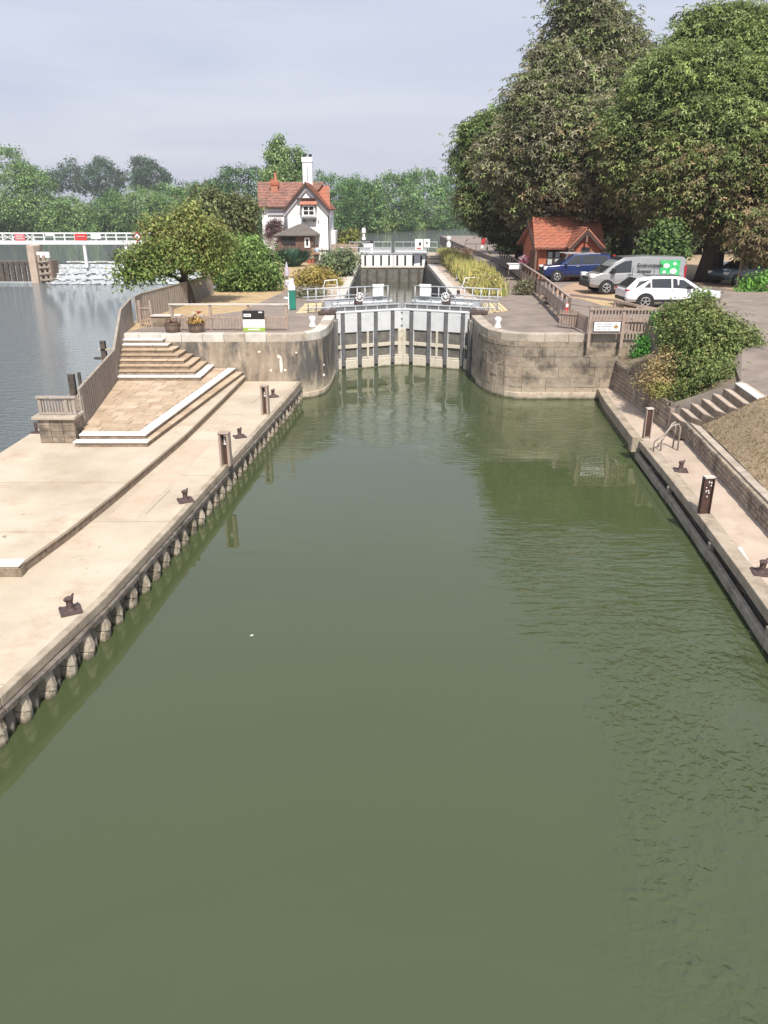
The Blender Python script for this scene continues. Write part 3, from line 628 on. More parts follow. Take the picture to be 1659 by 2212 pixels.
# ---- lower gates
def gate_leaf(hinge, mitre, lab, ztop=2.74, zw=-1.2, big=True):
    hinge = Vector((*hinge, 0)); mitre = Vector((*mitre, 0)); ax = (hinge-mitre).normalized(); Lg = (hinge-mitre).length
    nrm = Vector((ax.y, -ax.x, 0)); nrm = nrm if nrm.y < 0 else -nrm                         # towards the camera
    t = thing('lock_gate', lab, 'lock gate', tuple(mitre))
    def blk(s0, s1, z0, z1, d0, d1):                                                           # box in leaf coordinates
        a, b = mitre + ax*s0, mitre + ax*s1
        return [(a+nrm*d0)[:2], (b+nrm*d0)[:2], (b+nrm*d1)[:2], (a+nrm*d1)[:2]], z0, z1
    def part(name, m, s0, s1, z0, z1, d0, d1, bev=.012, lab_=None):
        q = blk(s0, s1, z0, z1, d0, d1); mb = MB(); mb.prism([tuple(p) for p in q[0]], q[1], q[2]); return mb.build(name, m, t, bevel=bev, label=lab_)
    part('gate_skin', gatedark, 0, Lg, zw, ztop-.02, -.25, -.02, 0)
    ribs = [.15*Lg, .41*Lg, .66*Lg, .905*Lg]; rwid = .20
    edges = [.02] + sum([[r-rwid/2-.005, r+rwid/2+.005] for r in ribs], []) + [Lg-.01]
    for i in range(0, len(edges), 2):
        if edges[i+1] - edges[i] > .08:
            p_ = part('steel_panel', gatepanel, edges[i], edges[i+1], 1.80 if i not in (0,) else 1.84, ztop, -.02, .05)
    for r in ribs:
        part('gate_fender', gaterib, r-rwid/2, r+rwid/2, .16, ztop-.06, -.02, .09, .03)
        part('fender_edge', gatepanel, r+rwid/2+.002, r+rwid/2+.04, .4, 1.80, -.02, .03, 0)
    for i in range(0, len(edges), 2):
        if edges[i+1] - edges[i] > .08:
            part('middle_beam', gatecream, edges[i], edges[i+1], 1.03, 1.20, -.02, .07)
            part('bottom_beam', gatecream, edges[i], edges[i+1], -.25, .46, -.02, .085, .03)
            part('bottom_waling', gatecream, edges[i]+.04, edges[i+1]-.04, .47, .56, -.02, .05, .02)
    part('centre_post', gatecream, .535*Lg-.055, .535*Lg+.055, .48, 1.80, -.02, .08)
    part('mitre_post', gatecream, .012, .24, zw, 1.84, -.25, .10, .03)
    part('mitre_seal', timberoak, .0, .011, zw, ztop, -.25, .06, 0)
    for zz in (2.65, 2.33, 2.0, 1.7, 1.35, 1.0):
        part('seal_bolt', black, .015, .07, zz-.012, zz+.012, .05, .115, 0)
    part('top_rail', gatepanel, .0, Lg, ztop, ztop+.07, -.30, .07)
    part('walkway_toe_board', gaterib, .05, Lg-.02, ztop+.07, ztop+.24, -.30, -.27)
    h = part('kick_rail', greymetal, .0, Lg+.12, ztop+.25, ztop+.31, -.31, -.23)
    for f in (.02, .2, .35, .52, .68, .84, .99): part('rail_post', greymetal, f*Lg-.025, f*Lg+.025, ztop+.05, ztop+.25, -.30, -.24, 0)
    part('walkway_deck', greymetal, .0, Lg+.3, ztop+.03, ztop+.09, -1.35, -.30)
    # guard rail on the upstream side of the walkway
    for zz, dd in ((ztop+1.06, 1.4), (ztop+.52, 1.4), (ztop+.62, 2.0), (ztop+1.0, 2.0), (ztop+.14, 1.4)):
        mb = MB(); mb.tube([mitre + ax*.06 - nrm*dd + Vector((0, 0, zz)), hinge + ax*.95 - nrm*dd + Vector((0, 0, zz))], .032, 8); mb.build('guard_rail', greymetal, t, smooth=True)
    for f in (.02, .14, .26, .38, .5, .63, .76, .88, 1.0, 1.12, 1.24):
        mb = MB(); p = mitre + ax*(f*Lg+.05) - nrm*1.4; mb.tube([p + Vector((0, 0, ztop+.02)), p + Vector((0, 0, ztop+1.08))], .028, 8); mb.build('guard_post', greymetal, t, smooth=True)
    mb = MB(); a = mitre + ax*.05 - nrm*1.42; b = hinge + ax*.0 - nrm*1.42
    q = [(a)[:2], (b)[:2], (b - nrm*.02)[:2], (a - nrm*.02)[:2]]; mb.prism([tuple(p) for p in q], ztop+.16, ztop+.48); mb.build('mesh_panel', greymetal, t)
    # front handrail hoops over the beam, white operating rod
    mb = MB(); mb.tube([mitre + ax*.25 - nrm*.75 + Vector((0, 0, ztop+.36)), mitre + ax*(Lg*.96) - nrm*.75 + Vector((0, 0, ztop+.36))], .055, 8); mb.build('operating_rod', whitepaint, t, smooth=True)
    for f in (.12, .36, .72, .9):
        p = mitre + ax*(f*Lg); mb = MB()
        mb.tube([p - nrm*.27 + Vector((0, 0, ztop+.28)), p - nrm*.30 + Vector((0, 0, ztop+.48)), p - nrm*.5 + Vector((0, 0, ztop+.5)), p - nrm*.72 + Vector((0, 0, ztop+.40))], .025, 6); mb.build('rail_hoop', greymetal, t, smooth=True)
    return t, mitre, ax, nrm, Lg
HM = (0.90, 39.62)
for hinge, side in (((XL, 38.12), 'left'), ((XR, 38.12), 'right')):
    t, mi, ax, nrm, Lg = gate_leaf(hinge, HM, 'pale steel %s leaf of the lower lock gates, shut, with dark fenders' % side)
    # white notice box on the guard rail
    c = mi + ax*.72 - nrm*1.30
    b = thing('notice_box', 'white box hanging on the guard rail of the %s lower gate leaf' % side, 'box', tuple(c), 'white boxes on the lower gate rail')
    rz = math.atan2(ax.y, ax.x)
    MB().box(c + Vector((0, 0, CT+.86)), (.56, .10, .46), rz).build('cover', whitepaint, b, bevel=.015)
    MB().box(c + Vector((0, -.0, CT+1.16)), (.60, .16, .13), rz).build('hood', whitepaint, b, bevel=.015)
    # paddle gear
    g0 = mi + ax*(Lg*.60) - nrm*.55
    pg = thing('paddle_gear', 'paddle winding gear with white wheel on the %s lower gate leaf' % side, 'winding gear', tuple(g0), 'paddle gear of the lower gates')
    MB().box(g0 + Vector((0, 0, CT+.30)), (.34, .34, .42), rz).build('gear_case', iron, pg, bevel=.02)
    for s_ in (-1, 1): MB().bar(g0 + ax*.17*s_ + Vector((0, 0, CT+.1)), g0 + ax*.17*s_ + Vector((0, 0, CT+.82)), .06, .08).build('standard', iron, pg)
    mb = MB(); mb.tube([g0 - nrm*.1 + Vector((0, 0, CT+.74)), g0 + nrm*.14 + Vector((0, 0, CT+.74))], .17, 14); mb.build('drum', iron, pg)
    mb = MB()
    ctr = g0 + nrm*.17 + Vector((0, 0, CT+.74))
    ringp = [ctr + ax*(.2*math.cos(a)) + Vector((0, 0, .2*math.sin(a))) for a in [2*math.pi*i/14 for i in range(15)]]
    mb.tube(ringp, .026, 6)
    for a in range(4): mb.tube([ctr - (ax*math.cos(a*math.pi/4) + Vector((0,0,math.sin(a*math.pi/4))))*.2, ctr + (ax*math.cos(a*math.pi/4) + Vector((0,0,math.sin(a*math.pi/4))))*.2], .02, 5)
    mb.build('hand_wheel', whitepaint, pg, smooth=True)
    # gate anchor ironwork by the hinge
    h0 = Vector((*hinge, 0)) + ax*.45
    an = thing('gate_anchor', 'rusty anchor straps and collar at the %s hinge of the lower gates' % side, 'gate anchor', tuple(h0), 'gate anchors')
    MB().box(h0 + Vector((0, .25, CT+.1)), (.9, .22, .16), .2).build('strap', iron, an, bevel=.02)
    MB().box(h0 + Vector((0, .75, CT+.12)), (.75, .18, .14), -.3).build('strap', iron, an, bevel=.02)
    mb = MB(); mb.lathe(h0 + Vector((-ax.x*.25, .3, CT)), [(.16, 0), (.16, .22), (.1, .3)], 12); mb.build('collar', iron, an)
# ---- upper gates
UT = atY(850, 549, 81).z; UB = atY(850, 576, 81).z
for sgn, hx, side in ((-1, XL, 'left'), (1, XR, 'right')):
    t = thing('lock_gate', 'white panelled %s leaf of the far upper lock gates' % side, 'lock gate', (.92, 81.4, 0))
    a = Vector((.92, 81.35, 0)); b = Vector((hx, 80.95, 0)); ax = (b-a).normalized(); Lg = (b-a).length; nrm = Vector((ax.y, -ax.x, 0)); nrm = nrm if nrm.y < 0 else -nrm
    def part(name, m, s0, s1, z0, z1, d0, d1):
        p, q = a+ax*s0, a+ax*s1; mb = MB(); mb.prism([tuple((p+nrm*d0)[:2]), tuple((q+nrm*d0)[:2]), tuple((q+nrm*d1)[:2]), tuple((p+nrm*d1)[:2])], z0, z1); return mb.build(name, m, t)
    part('gate_skin', gatedark, 0, Lg, -1, UT, -.25, 0)
    part('steel_panel', whitepaint, .03, Lg-.02, UB, UT, 0, .05)
    for i in range(4):
        s_ = Lg*(.13+.245*i); part('gate_fender', black, s_-.09, s_+.09, UB+.12, UT-.12, .05, .09)
    part('bottom_beam', gatecream, .0, Lg, UB-.12, UB-.01, 0, .08)
    for i in range(3):
        s_ = Lg*(.2+.3*i); part('slimy_timber', timberoak, s_-.12, s_+.12, -.5, UB-.13, 0, .07)
    part('walkway_deck', greymetal, 0, Lg+.2, UT, UT+.07, -1.1, .12)
    for zz in (1.1, .58): 
        mb = MB(); mb.tube([a + ax*.05 - nrm*1.2 + Vector((0,0,UT+zz)), b + ax*1.1 - nrm*1.2 + Vector((0,0,UT+zz))], .035, 6); mb.build('guard_rail', greymetal, t)
    for i in range(6):
        p = a + ax*(.05 + i*(Lg+1.0)/5) - nrm*1.2; mb = MB(); mb.tube([p + Vector((0,0,UT)), p + Vector((0,0,UT+1.12))], .03, 6); mb.build('guard_post', greymetal, t)
    p, q = a - nrm*1.22, b - nrm*1.22; mb = MB(); mb.prism([tuple(p[:2]), tuple(q[:2]), tuple((q-nrm*.02)[:2]), tuple((p-nrm*.02)[:2])], UT+.08, UT+.5); mb.build('mesh_panel', greymetal, t)
    mb = MB(); mb.tube([a + ax*.2 - nrm*.6 + Vector((0,0,UT+.2)), b - nrm*.6 + Vector((0,0,UT+.2))], .06, 6); mb.build('operating_rod', whitepaint, t)
g = MB().box((.92, 82.6, 0), (6.7, 1.5, 3.0)); one(g.build('lock_cill', gatedark), 'dark wet cill wall under the upper lock gates', 'lock cill')

# ---- right quay, low far length and higher near length
ER1 = [(8.92, 31.84), (8.62, 29.8), (8.22, 25.4), (8.02, 23.3)]
ER2 = [(8.0, 23.3), (7.92, 22.0), (7.44, 16.9), (7.17, 14.3), (6.93, 12.4), (6.42, 8), (5.7, 2), (5.1, -3)]
BK = [(9.62, 31.84), (9.75, 25.4), (9.75, 24.2), (8.62, 15.8), (7.9, 10), (6.6, 0)]
WL = [(9.60, 23.75), (8.68, 15.9), (8.05, 10.5), (7.0, 2)]
g = MB(); g.prism([(x+.12, y) for x, y in ER1] + [(11.2, 23.3), (11.2, 31.84)], -2.2, .45); qf = g.build('far_quay', concrete_pink, kind='structure')
path_blocks([(x, y) for x, y in ER1], 1.4, .3, .22, .462, 'quay_kerb', waler, qf, side=1, inset=.02, jit=.003, bevel=.02)
g = MB(); g.prism([(x+.16, y) for x, y in ER2] + [(12, -3), (12, 23.3)], -2.2, .65); qn = g.build('near_quay', concrete_pink, kind='structure')
path_blocks([(x, y) for x, y in ER2], 3.4, .34, .43, .662, 'quay_kerb', waler, qn, side=1, inset=.02, jit=.003, bevel=.02)
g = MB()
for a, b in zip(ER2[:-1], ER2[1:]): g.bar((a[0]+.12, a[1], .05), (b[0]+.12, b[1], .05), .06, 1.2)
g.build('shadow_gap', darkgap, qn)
P = polyline([(x+.0, y, 0) for x, y in ER2], 3.6)
for k, (a, b) in enumerate(zip(P[:-1], P[1:])):
    d = (b-a).normalized()
    MB().bar(a+d*.02+Vector((0,0,.17)), b-d*.02+Vector((0,0,.13)), .12, .22).build('fender_beam', timberfend, qn, bevel=.02)
    MB().box(a + Vector((.02, 0, -.1)), (.13, .13, 1.12)).build('fender_pile', timberfend, qn, bevel=.02)
    MB().bar(a + d*1.6 + Vector((.12, 0, .20)), a + d*2.3 + Vector((.12, 0, .36)), .05, .06).build('brace', timberoak, qn)
MB().box((7.95, 23.45, .52), (.30, .3, .5)).build('end_block', waler, qn, bevel=.02)
# painted mark on the quay
a = at(1603, 1201, .656); MB().box((a.x, a.y, .654), (.16, .9, .008), -.22).build('painted_mark', nosing, qn)
a = at(1578, 1183, .656); MB().box((a.x, a.y, .654), (.30, .12, .008), -.05).build('painted_mark', nosing, qn)

# retaining wall of small stones beside the right quay
rtw = thing('retaining_wall', 'low rubble stone retaining wall between the right quay and the dry lawn', 'wall', (8.7, 16, .65))
P = polyline([(x, y, 0) for x, y in WL], .30); rnd = random.Random(9)
mb = MB()
for a, b in zip([(x+.03, y) for x, y in WL][:-1], [(x+.03, y) for x, y in WL][1:]):
    mb.prism([a, b, (b[0]+.3, b[1]), (a[0]+.3, a[1])], .5, 1.16)
mb.build('wall_core', joint, rtw)
for row in range(4):
    z0 = .655 + row*.125
    for k, (a, b) in enumerate(zip(P[:-1], P[1:])):
        o = rnd.uniform(-.06, .06); d = (b-a).normalized(); n = Vector((d.y, -d.x, 0)); n = n if n.x < 0 else -n
        c = (a+b)/2 + d*(.15 if row % 2 else 0) + n*rnd.uniform(.0, .025)
        MB().box((c.x, c.y, z0+.06), (.12, (b-a).length*rnd.uniform(.86, .98), .112), math.atan2(-d.x, d.y)).build('stone', rnd.choice(pierstone), rtw, bevel=.015)
path_blocks(WL, .8, .26, 1.155, 1.20, 'cap_stone', coping, rtw, side=1, inset=.03, jit=.004)

# lawn bank behind it
def lawn_z(x, y):
    t = (x - (9.62 - (23.75-y)*.115)) ; return 1.16 + max(0, t)*.37 if t*.37 < 1.75 else 1.16+1.75
def lx0(y): return 9.85 - (23.75-min(y, 23.75))*.115
def lawnz(x, y):
    t = max(0, min(1, (y-11)/10.0)); sl = .52 + 1.0*t*t; dx = max(0, x-lx0(y)+.05); cap = 1.15 + 1.36
    z = 1.15 + dx*sl
    if z > cap: z = cap + (z-cap)*.14
    return min(z, 3.02) + .025*math.sin(x*5+y*3)*math.sin(y*4.1-x*2)
def lyend(x): return 23.95-(x-9.45)*3.2 if x < 10.37 else 21.0
mb = MB(); nx, ny = 30, 44
for j in range(ny):
    for i in range(nx):
        s_ = (i/(nx-1))**1.4*3.8; t_ = j/(ny-1)
        ye = 23.9
        for _ in range(6): ye = lyend(lx0(ye)+s_)
        y = -4 + (ye+4)*t_**.8; x = lx0(y)+s_
        mb.v.append((x, y, lawnz(x, y)))
for j in range(ny-1):
    for i in range(nx-1): mb.f.append((j*nx+i, j*nx+i+1, (j+1)*nx+i+1, (j+1)*nx+i))
lb = mb.build('lawn_bank', lawn, kind='structure', smooth=True)
rng = np.random.default_rng(3)
n = 30000; gy = rng.uniform(10, 23.8, n); u = rng.random(n); gx = np.array([lx0(y) for y in gy]) + 3.6*u
keep = np.array([y < lyend(x) for x, y in zip(gx, gy)]); gx, gy = gx[keep], gy[keep]; n = len(gx); gz = np.array([lawnz(x, y) for x, y in zip(gx, gy)])
h = rng.uniform(.03, .09, n); a = rng.uniform(0, 6.28, n); w = .012
V = np.stack([np.stack([gx-np.cos(a)*w, gy-np.sin(a)*w, gz-.01], 1), np.stack([gx+np.cos(a)*w, gy+np.sin(a)*w, gz-.01], 1), np.stack([gx+rng.normal(0, .03, n), gy+rng.normal(0, .03, n), gz+h], 1)], 1).reshape(-1, 3)
pal = np.array([(.26, .20, .12), (.31, .25, .16), (.21, .165, .09), (.14, .13, .06)]); cc = pal[rng.choice(4, n, p=[.4, .35, .15, .1])]
np_mesh('dry_grass', V, np.arange(3*n).reshape(-1, 3), leafM, np.repeat(cc, 3, axis=0), None, 'stuff')

# steps on the right bank with their flanking wall
st = thing('bank_steps', 'narrow concrete steps climbing the bank beside the planter wall', 'steps', (9.9, 23.5, .65))
NS = 7; z0, z1 = 1.12, 2.5
for k in range(NS):
    f0 = k/(NS-1); f1 = (k+1)/(NS-1)
    fr = lerp((9.45, 23.9, 0), (10.36, 21.0, 0), f0); bk_ = lerp((9.52, 24.95, 0), (10.62, 23.05, 0), f0)
    fr2 = lerp((9.45, 23.9, 0), (10.36, 21.0, 0), f1); bk2 = lerp((9.52, 24.95, 0), (10.62, 23.05, 0), f1)
    z = z0 + (z1-z0)*f0
    if k == NS-1: fr2 = fr + Vector((1.6, .3, 0)); bk2 = bk_ + Vector((1.6, .3, 0))
    s_ = MB(); s_.prism([tuple(fr[:2]), tuple(bk_[:2]), tuple(bk2[:2]), tuple(fr2[:2])], .6, z); so = s_.build('step', kerbface, st)
    d = (fr2-fr).normalized(); e = fr + d*.26; e2 = bk_ + (bk2-bk_).normalized()*.26
    if k == NS-1:
        s_ = MB(); s_.prism([tuple(fr[:2]), tuple(bk_[:2]), tuple(e2[:2]), tuple(e[:2])], z, z+.03); s_.build('nosing', nosing, so)
        s_ = MB(); s_.prism([tuple(e[:2]), tuple(e2[:2]), tuple(bk2[:2]), tuple(fr2[:2])], z, z+.02); s_.build('tread', concrete_pink, so)
    else:
        s_ = MB(); s_.prism([tuple(fr[:2]), tuple(bk_[:2]), tuple(bk2[:2]), tuple(fr2[:2])], z, z+.035); s_.build('tread', concrete_pink, so)
fl = MB(); A0 = Vector((9.60, 25.25, 0)); A1 = Vector((10.75, 23.12, 0)); nn = Vector((.93, .5, 0)).normalized()*.2
zt0, zt1 = atY(1445, 872, 25.2).z, atY(1588, 824, 23.1).z
fl.add([A0+Vector((0,0,.3)), A1+Vector((0,0,.3)), A1+nn+Vector((0,0,.3)), A0+nn+Vector((0,0,.3)), A0+Vector((0,0,zt0)), A1+Vector((0,0,zt1)), A1+nn+Vector((0,0,zt1)), A0+nn+Vector((0,0,zt0))],
       [(0,3,2,1), (4,5,6,7), (0,1,5,4), (1,2,6,5), (2,3,7,6), (3,0,4,7)])
fl.build('flank_wall', coping, st)
g = MB(); g.add([(10.62, 21.2, 2.492), (13.3, 20.4, 3.112), (13.3, 27.0, 3.112), (12.2, 26.4, 3.07), (11.6, 25.6, 2.72), (10.86, 23.2, 2.492)], [(0, 1, 2, 3, 4, 5)]); g.build('upper_path', asphalt, kind='structure')
pw = thing('planter_wall', 'sloping-topped stone planter wall between the right quay and the shrubs', 'wall', (9.6, 28, .45))
zt = atY(1385, 796, 30.6).z; mb = MB()
a, b = Vector((9.63, 25.2, 0)), Vector((9.58, 31.85, 0))
mb.add([a+Vector((0,0,.2)), b+Vector((0,0,.2)), b+Vector((.3,0,.2)), a+Vector((.3,0,.2)), a+Vector((0,0,zt0)), b+Vector((0,0,zt+.1)), b+Vector((.3,0,zt+.1)), a+Vector((.3,0,zt0))],
       [(0,1,2,3), (4,7,6,5), (0,4,5,1), (1,5,6,2), (2,6,7,3), (3,7,4,0)])
mb.build('wall_core', joint, pw)
rnd = random.Random(21)
for row in range(7):
    zz = .46 + row*.16
    yy = 25.2
    while yy < 31.7:
        w = rnd.uniform(.25, .45); top = zt0 + (zt+.1-zt0)*(yy-25.2)/6.6
        if zz + .16 < top + .03: MB().box((9.60+rnd.uniform(-.012, .012), yy+w/2, zz+.075), (.1, w-.015, .145)).build('stone', rnd.choice(pierstone), pw, bevel=.012)
        yy += w
MB().box((9.62, 25.12, .75), (.14, .14, 1.0)).build('end_post', timberpink, pw)
g = MB()
V_ = [(9.7, 25.3, 1.15), (9.7, 31.85, 1.6), (12.6, 31.85, 3.05), (12.3, 26.5, 3.05), (11.7, 25.5, 2.7), (11.3, 24.2, 2.5), (10.85, 23.2, 2.35), (9.75, 25.2, 1.2)]
g.add(V_, [tuple(range(len(V_)))]); g.build('planting_bed', earth, kind='structure')

# expansion joints and a patched strip on the left landing
for k_, (y_, xa_, xb_) in enumerate(((6.2, -10.8, -6.75), (9.8, -10.8, -5.7), (16.3, -6.62, -4.92), (19.6, -6.3, -4.62), (22.9, -6.02, -4.35), (26.2, -5.88, -4.05), (29.2, -5.8, -3.8))):
    MB().box(((xa_+xb_)/2, y_, .7485), (xb_-xa_, .016, .006)).build('expansion_joint', kerbface, low_land)
for k_, (y_, xb_) in enumerate(((15.1, -6.95), (18.3, -6.6))):
    MB().box(((-10.8+xb_)/2, y_, .9985), (xb_+10.8, .016, .006)).build('expansion_joint', kerbface, up_land)
g = MB(); g.prism([(-6.40, 16.6), (-5.75, 16.4), (-5.25, 22.6), (-5.95, 22.9)], .74, .7535); g.build('patched_strip', mat('peach_patch', (.46, .36, .27), (.53, .43, .34), 1.5, .9, .3, 26), low_land)
g = MB(); g.box((-5.52, 17.6, .752), (.012, 1.7, .006), -.08); g.box((-4.75, 29.0, .752), (.014, 2.2, .006), -.12); g.build('surface_crack', kerbface, low_land)

# ================================================================== FENCES AND LOCKSIDE FURNITURE
def plank_fence(name, label, pts, hgt, pw=.155, m=timber, rail=True):
    t = thing(name, label, 'fence', pts[0]); rnd = random.Random(len(pts)*7)
    for a, b in zip(pts[:-1], pts[1:]):
        a = Vector(a); b = Vector(b); n = max(1, round((b-a).xy.length/pw)); d = (b-a)/n; dh = Vector((d.x, d.y, 0)).normalized(); nr = Vector((dh.y, -dh.x, 0))
        for i in range(n):
            c = a + d*(i+.5); w = d.xy.length - .008; o = nr*(.012 if i % 2 else -.004); hh = hgt + rnd.uniform(-.012, .012)
            p, q = c - dh*w/2 + o, c + dh*w/2 + o; k = nr*.02; sl = d.z/2
            mb = MB(); mb.add([p-k-Vector((0,0,sl)), q-k+Vector((0,0,sl)), q+k+Vector((0,0,sl)), p+k-Vector((0,0,sl)), p-k+Vector((0,0,hh-sl)), q-k+Vector((0,0,hh+sl)), q+k+Vector((0,0,hh+sl)), p+k+Vector((0,0,hh-sl))],
                              [(0,3,2,1),(4,5,6,7),(0,1,5,4),(1,2,6,5),(2,3,7,6),(3,0,4,7)])
            mb.build('plank', m, t)
        MB().bar(a - nr*.06 + Vector((0,0,hgt-.2)), b - nr*.06 + Vector((0,0,hgt-.2)), .04, .09).build('fence_rail', m, t)
        MB().bar(a + Vector((0,0,hgt+.02)), b + Vector((0,0,hgt+.02)), .09, .035).build('capping', timberfend, t)
    return t
plank_fence('board_fence', 'tall silver grey board fence climbing beside the stone steps to the lockside tree', [(-9.08, 22.6, 1.3), (-10.27, 29.4, 1.3), (-10.68, 31.95, 2.5), (-11.05, 34.6, 2.68)], 1.12)
plank_fence('board_fence', 'grey board fence along the river bank behind the small tree trunk', [(-11.1, 35.3, 2.66), (-11.2, 36.6, 2.66), (-10.65, 42.3, 2.66), (-10.35, 48.2, 2.66)], 1.15)
def picket(t, a, b, z0, z1, pw=.06, gap=.055, m=timber, th=.025, jit=.02, seed=1):
    a = Vector(a); b = Vector(b); L_ = (b-a).length; n = int(L_/(pw+gap)); d = (b-a).normalized(); rnd = random.Random(seed)
    for i in range(n):
        c = a + d*((i+.5)*L_/n); MB().box((c.x, c.y, (z0+z1)/2+rnd.uniform(-jit, jit)/2), (pw, th, z1-z0), math.atan2(d.y, d.x)).build('picket', m, t)
# picket gate piece between the board fences
t = thing('picket_gate', 'narrow weathered picket gate between the two board fences', 'gate', (-10.9, 34.9, 2.68))
a, b = atY(306, 712, 34.2), atY(330, 712, 34.2)
for p in (a, b): MB().box((p.x, 34.2, 3.2), (.1, .1, 1.15)).build('gate_post', timberpink, t)
picket(t, (a.x+.08, 34.2, 0), (b.x-.08, 34.2, 0), 2.72, 3.55, .05, .05, timberpink)
for z in (2.95, 3.45): MB().box(((a.x+b.x)/2, 34.16, z), (b.x-a.x-.1, .04, .06)).build('cross_rail', timberpink, t)
# low stone seat wall
lw2 = thing('seat_wall', 'low stone wall with buff cap beside the barrel planters', 'wall', (-9.9, 34.3, 2.68))
a, b = atY(331, 712, 34.2), atY(392, 712, 34.2)
MB().box(((a.x+b.x)/2, 34.3, 2.88), (b.x-a.x, .3, .44)).build('wall', kerbface, lw2, bevel=.02)
MB().box(((a.x+b.x)/2, 34.3, 3.13), (b.x-a.x+.08, .4, .07)).build('cap_stone', copinglight, lw2, bevel=.01)
p = atY(368, 690, 34.4); mb = MB(); mb.tube([(p.x, 34.5, 2.68), (p.x, 34.5, 3.62)], .05, 8); one(mb.build('marker_post', timberfend), 'short pale round post behind the low stone seat wall', 'post')

# stone block with the balustrade at the foot of the board fence
sb = thing('stone_plinth', 'square stone block with flat cap at the end of the board fence', 'plinth', (-9.55, 22.2, 1.0))
for r in range(4):
    for c in range(3):
        MB().box((-10.1+.17+.355*c + (0 if r % 2 else .0), 22.15, 1.0+.09+.18*r), (.345, .66, .172)).build('stone', pierstone[(r+c) % 2], sb, bevel=.012)
MB().box((-9.6, 22.12, 1.765), (1.26, .8, .09)).build('cap', coping, sb, bevel=.015)
ba = thing('balustrade', 'short grey wooden balustrade standing on the stone block', 'railing', (-9.55, 22.2, 1.81))
for x in (-10.05, -9.28, -9.06): MB().box((x, 22.05, 2.05), (.09, .09, .48)).build('newel', timber, ba, bevel=.01)
MB().box((-9.56, 22.05, 2.32), (1.16, .16, .06)).build('handrail', timber, ba, bevel=.012)
MB().box((-9.56, 22.05, 1.85), (1.1, .08, .06)).build('base_rail', timber, ba)
for i in range(8):
    x = -9.96 + i*.088
    if x < -9.33: MB().box((x, 22.05, 2.08), (.045, .04, .40)).build('baluster', timber, ba)
MB().box((-9.17, 22.05, 2.08), (.045, .04, .40)).build('baluster', timber, ba)

# railing with pickets on the left lockside
def post_rail(name, label, xs, Y, z0, ztop, zmid, m=timberpink, cap=True, m2=None):
    t = thing(name, label, 'railing', (xs[0], Y, z0))
    for x in xs: MB().box((x, Y, (z0+ztop)/2), (.10, .10, ztop-z0)).build('post', m, t)
    MB().box(((xs[0]+xs[-1])/2, Y-.01, ztop+.03), (xs[-1]-xs[0]+.2, .16, .06)).build('top_rail', m2 or m, t, bevel=.01)
    MB().box(((xs[0]+xs[-1])/2, Y-.06, zmid), (xs[-1]-xs[0], .04, .09)).build('middle_rail', m, t)
    return t
ytp = atY(500, 659, 33.1).z; ymid = atY(500, 685, 33.1).z
rl = post_rail('lockside_railing', 'pink-grey wooden rail and picket fence behind the barrels and the notice board', [-8.9, -7.3, -5.7, -4.1], 33.1, CT, ytp, ymid, m2=copinglight)
picket(rl, (-8.85, 33.04, 0), (-4.1, 33.04, 0), CT+.06, ymid-.06, .07, .065, timberpink)
MB().box((-6.5, 33.08, CT+.08), (4.7, .03, .06)).build('bottom_rail', timberpink, rl)
# notice board
nb = thing('notice_board', 'black, white and lime green notice board in front of the left railing', 'sign', (-5.55, 32.8, CT))
x0, x1 = atY(524.5, 690, 32.8).x, atY(571.5, 690, 32.8).x; Z = lambda py: atY(547, py, 32.8).z
for x in (x0+.1, x1-.1): MB().box((x, 32.86, (CT+Z(672))/2), (.05, .05, Z(672)-CT)).build('leg', timberdark, nb)
MB().box(((x0+x1)/2, 32.8, (Z(671)+Z(689.5))/2), (x1-x0, .04, Z(671)-Z(689.5))).build('black_header', black, nb)
MB().box(((x0+x1)/2, 32.8, (Z(690)+Z(707.5))/2), (x1-x0, .045, Z(690)-Z(707.5))).build('white_panel', whitepaint, nb)
MB().box(((x0+x1)/2, 32.8, (Z(708)+Z(718))/2), (x1-x0, .04, Z(708)-Z(718))).build('green_footer', limegreen, nb)
MB().box((x0+.2, 32.775, Z(681)), (.30, .01, .12)).build('white_label', whitepaint, nb)
MB().box((x0+.2, 32.768, Z(681)), (.20, .006, .02)).build('lettering', black, nb)
MB().box((x1-.16, 32.775, Z(674.5)), (.16, .01, .05)).build('white_label', whitepaint, nb)
MB().box(((x0+x1)/2, 32.775, Z(711.5)), (.5, .01, .045)).build('pale_lettering', whitepaint, nb)
# half-barrel planters
def barrel(px, label):
    p = at(px, 718, CT); b = thing('barrel_planter', label, 'planter', (p.x, 32.42, CT), 'half-barrel planters')
    c = Vector((p.x, 32.42, CT)); mb = MB(); mb.lathe(c, [(.25, 0.01), (.31, .2), (.335, .38), (.30, .38), (.29, .33)], 20); mb.build('tub', timberdark, b, smooth=False)
    for z, r in ((.08, .282), (.30, .332)):
        mb = MB(); mb.lathe(c, [(r, z), (r+.004, z+.04), (r-.02, z+.04), (r-.02, z)], 20); mb.build('hoop', iron, b)
    mb = MB(); mb.lathe(c, [(.30, .30), (.24, .345), (.05, .37)], 16); mb.build('soil', earth, b)
    return b, c
b1, c1 = barrel(373, 'half-barrel planter with faded brown plants, the left of the two'); b2, c2 = barrel(424, 'half-barrel planter with golden foliage and red and white flowers, the right of the two')
crown('dry_plants', [(c1.x, c1.y, c1.z+.42, .24, .24, .1)], 30, 10, .12, .09, [(.16, .09, .08), (.12, .08, .05), (.2, .14, .1)], b1, 1)
crown('golden_plants', [(c2.x, c2.y, c2.z+.46, .3, .3, .16)], 50, 12, .14, .10, [(.30, .19, .06), (.33, .23, .10), (.24, .14, .05)], b2, 2)
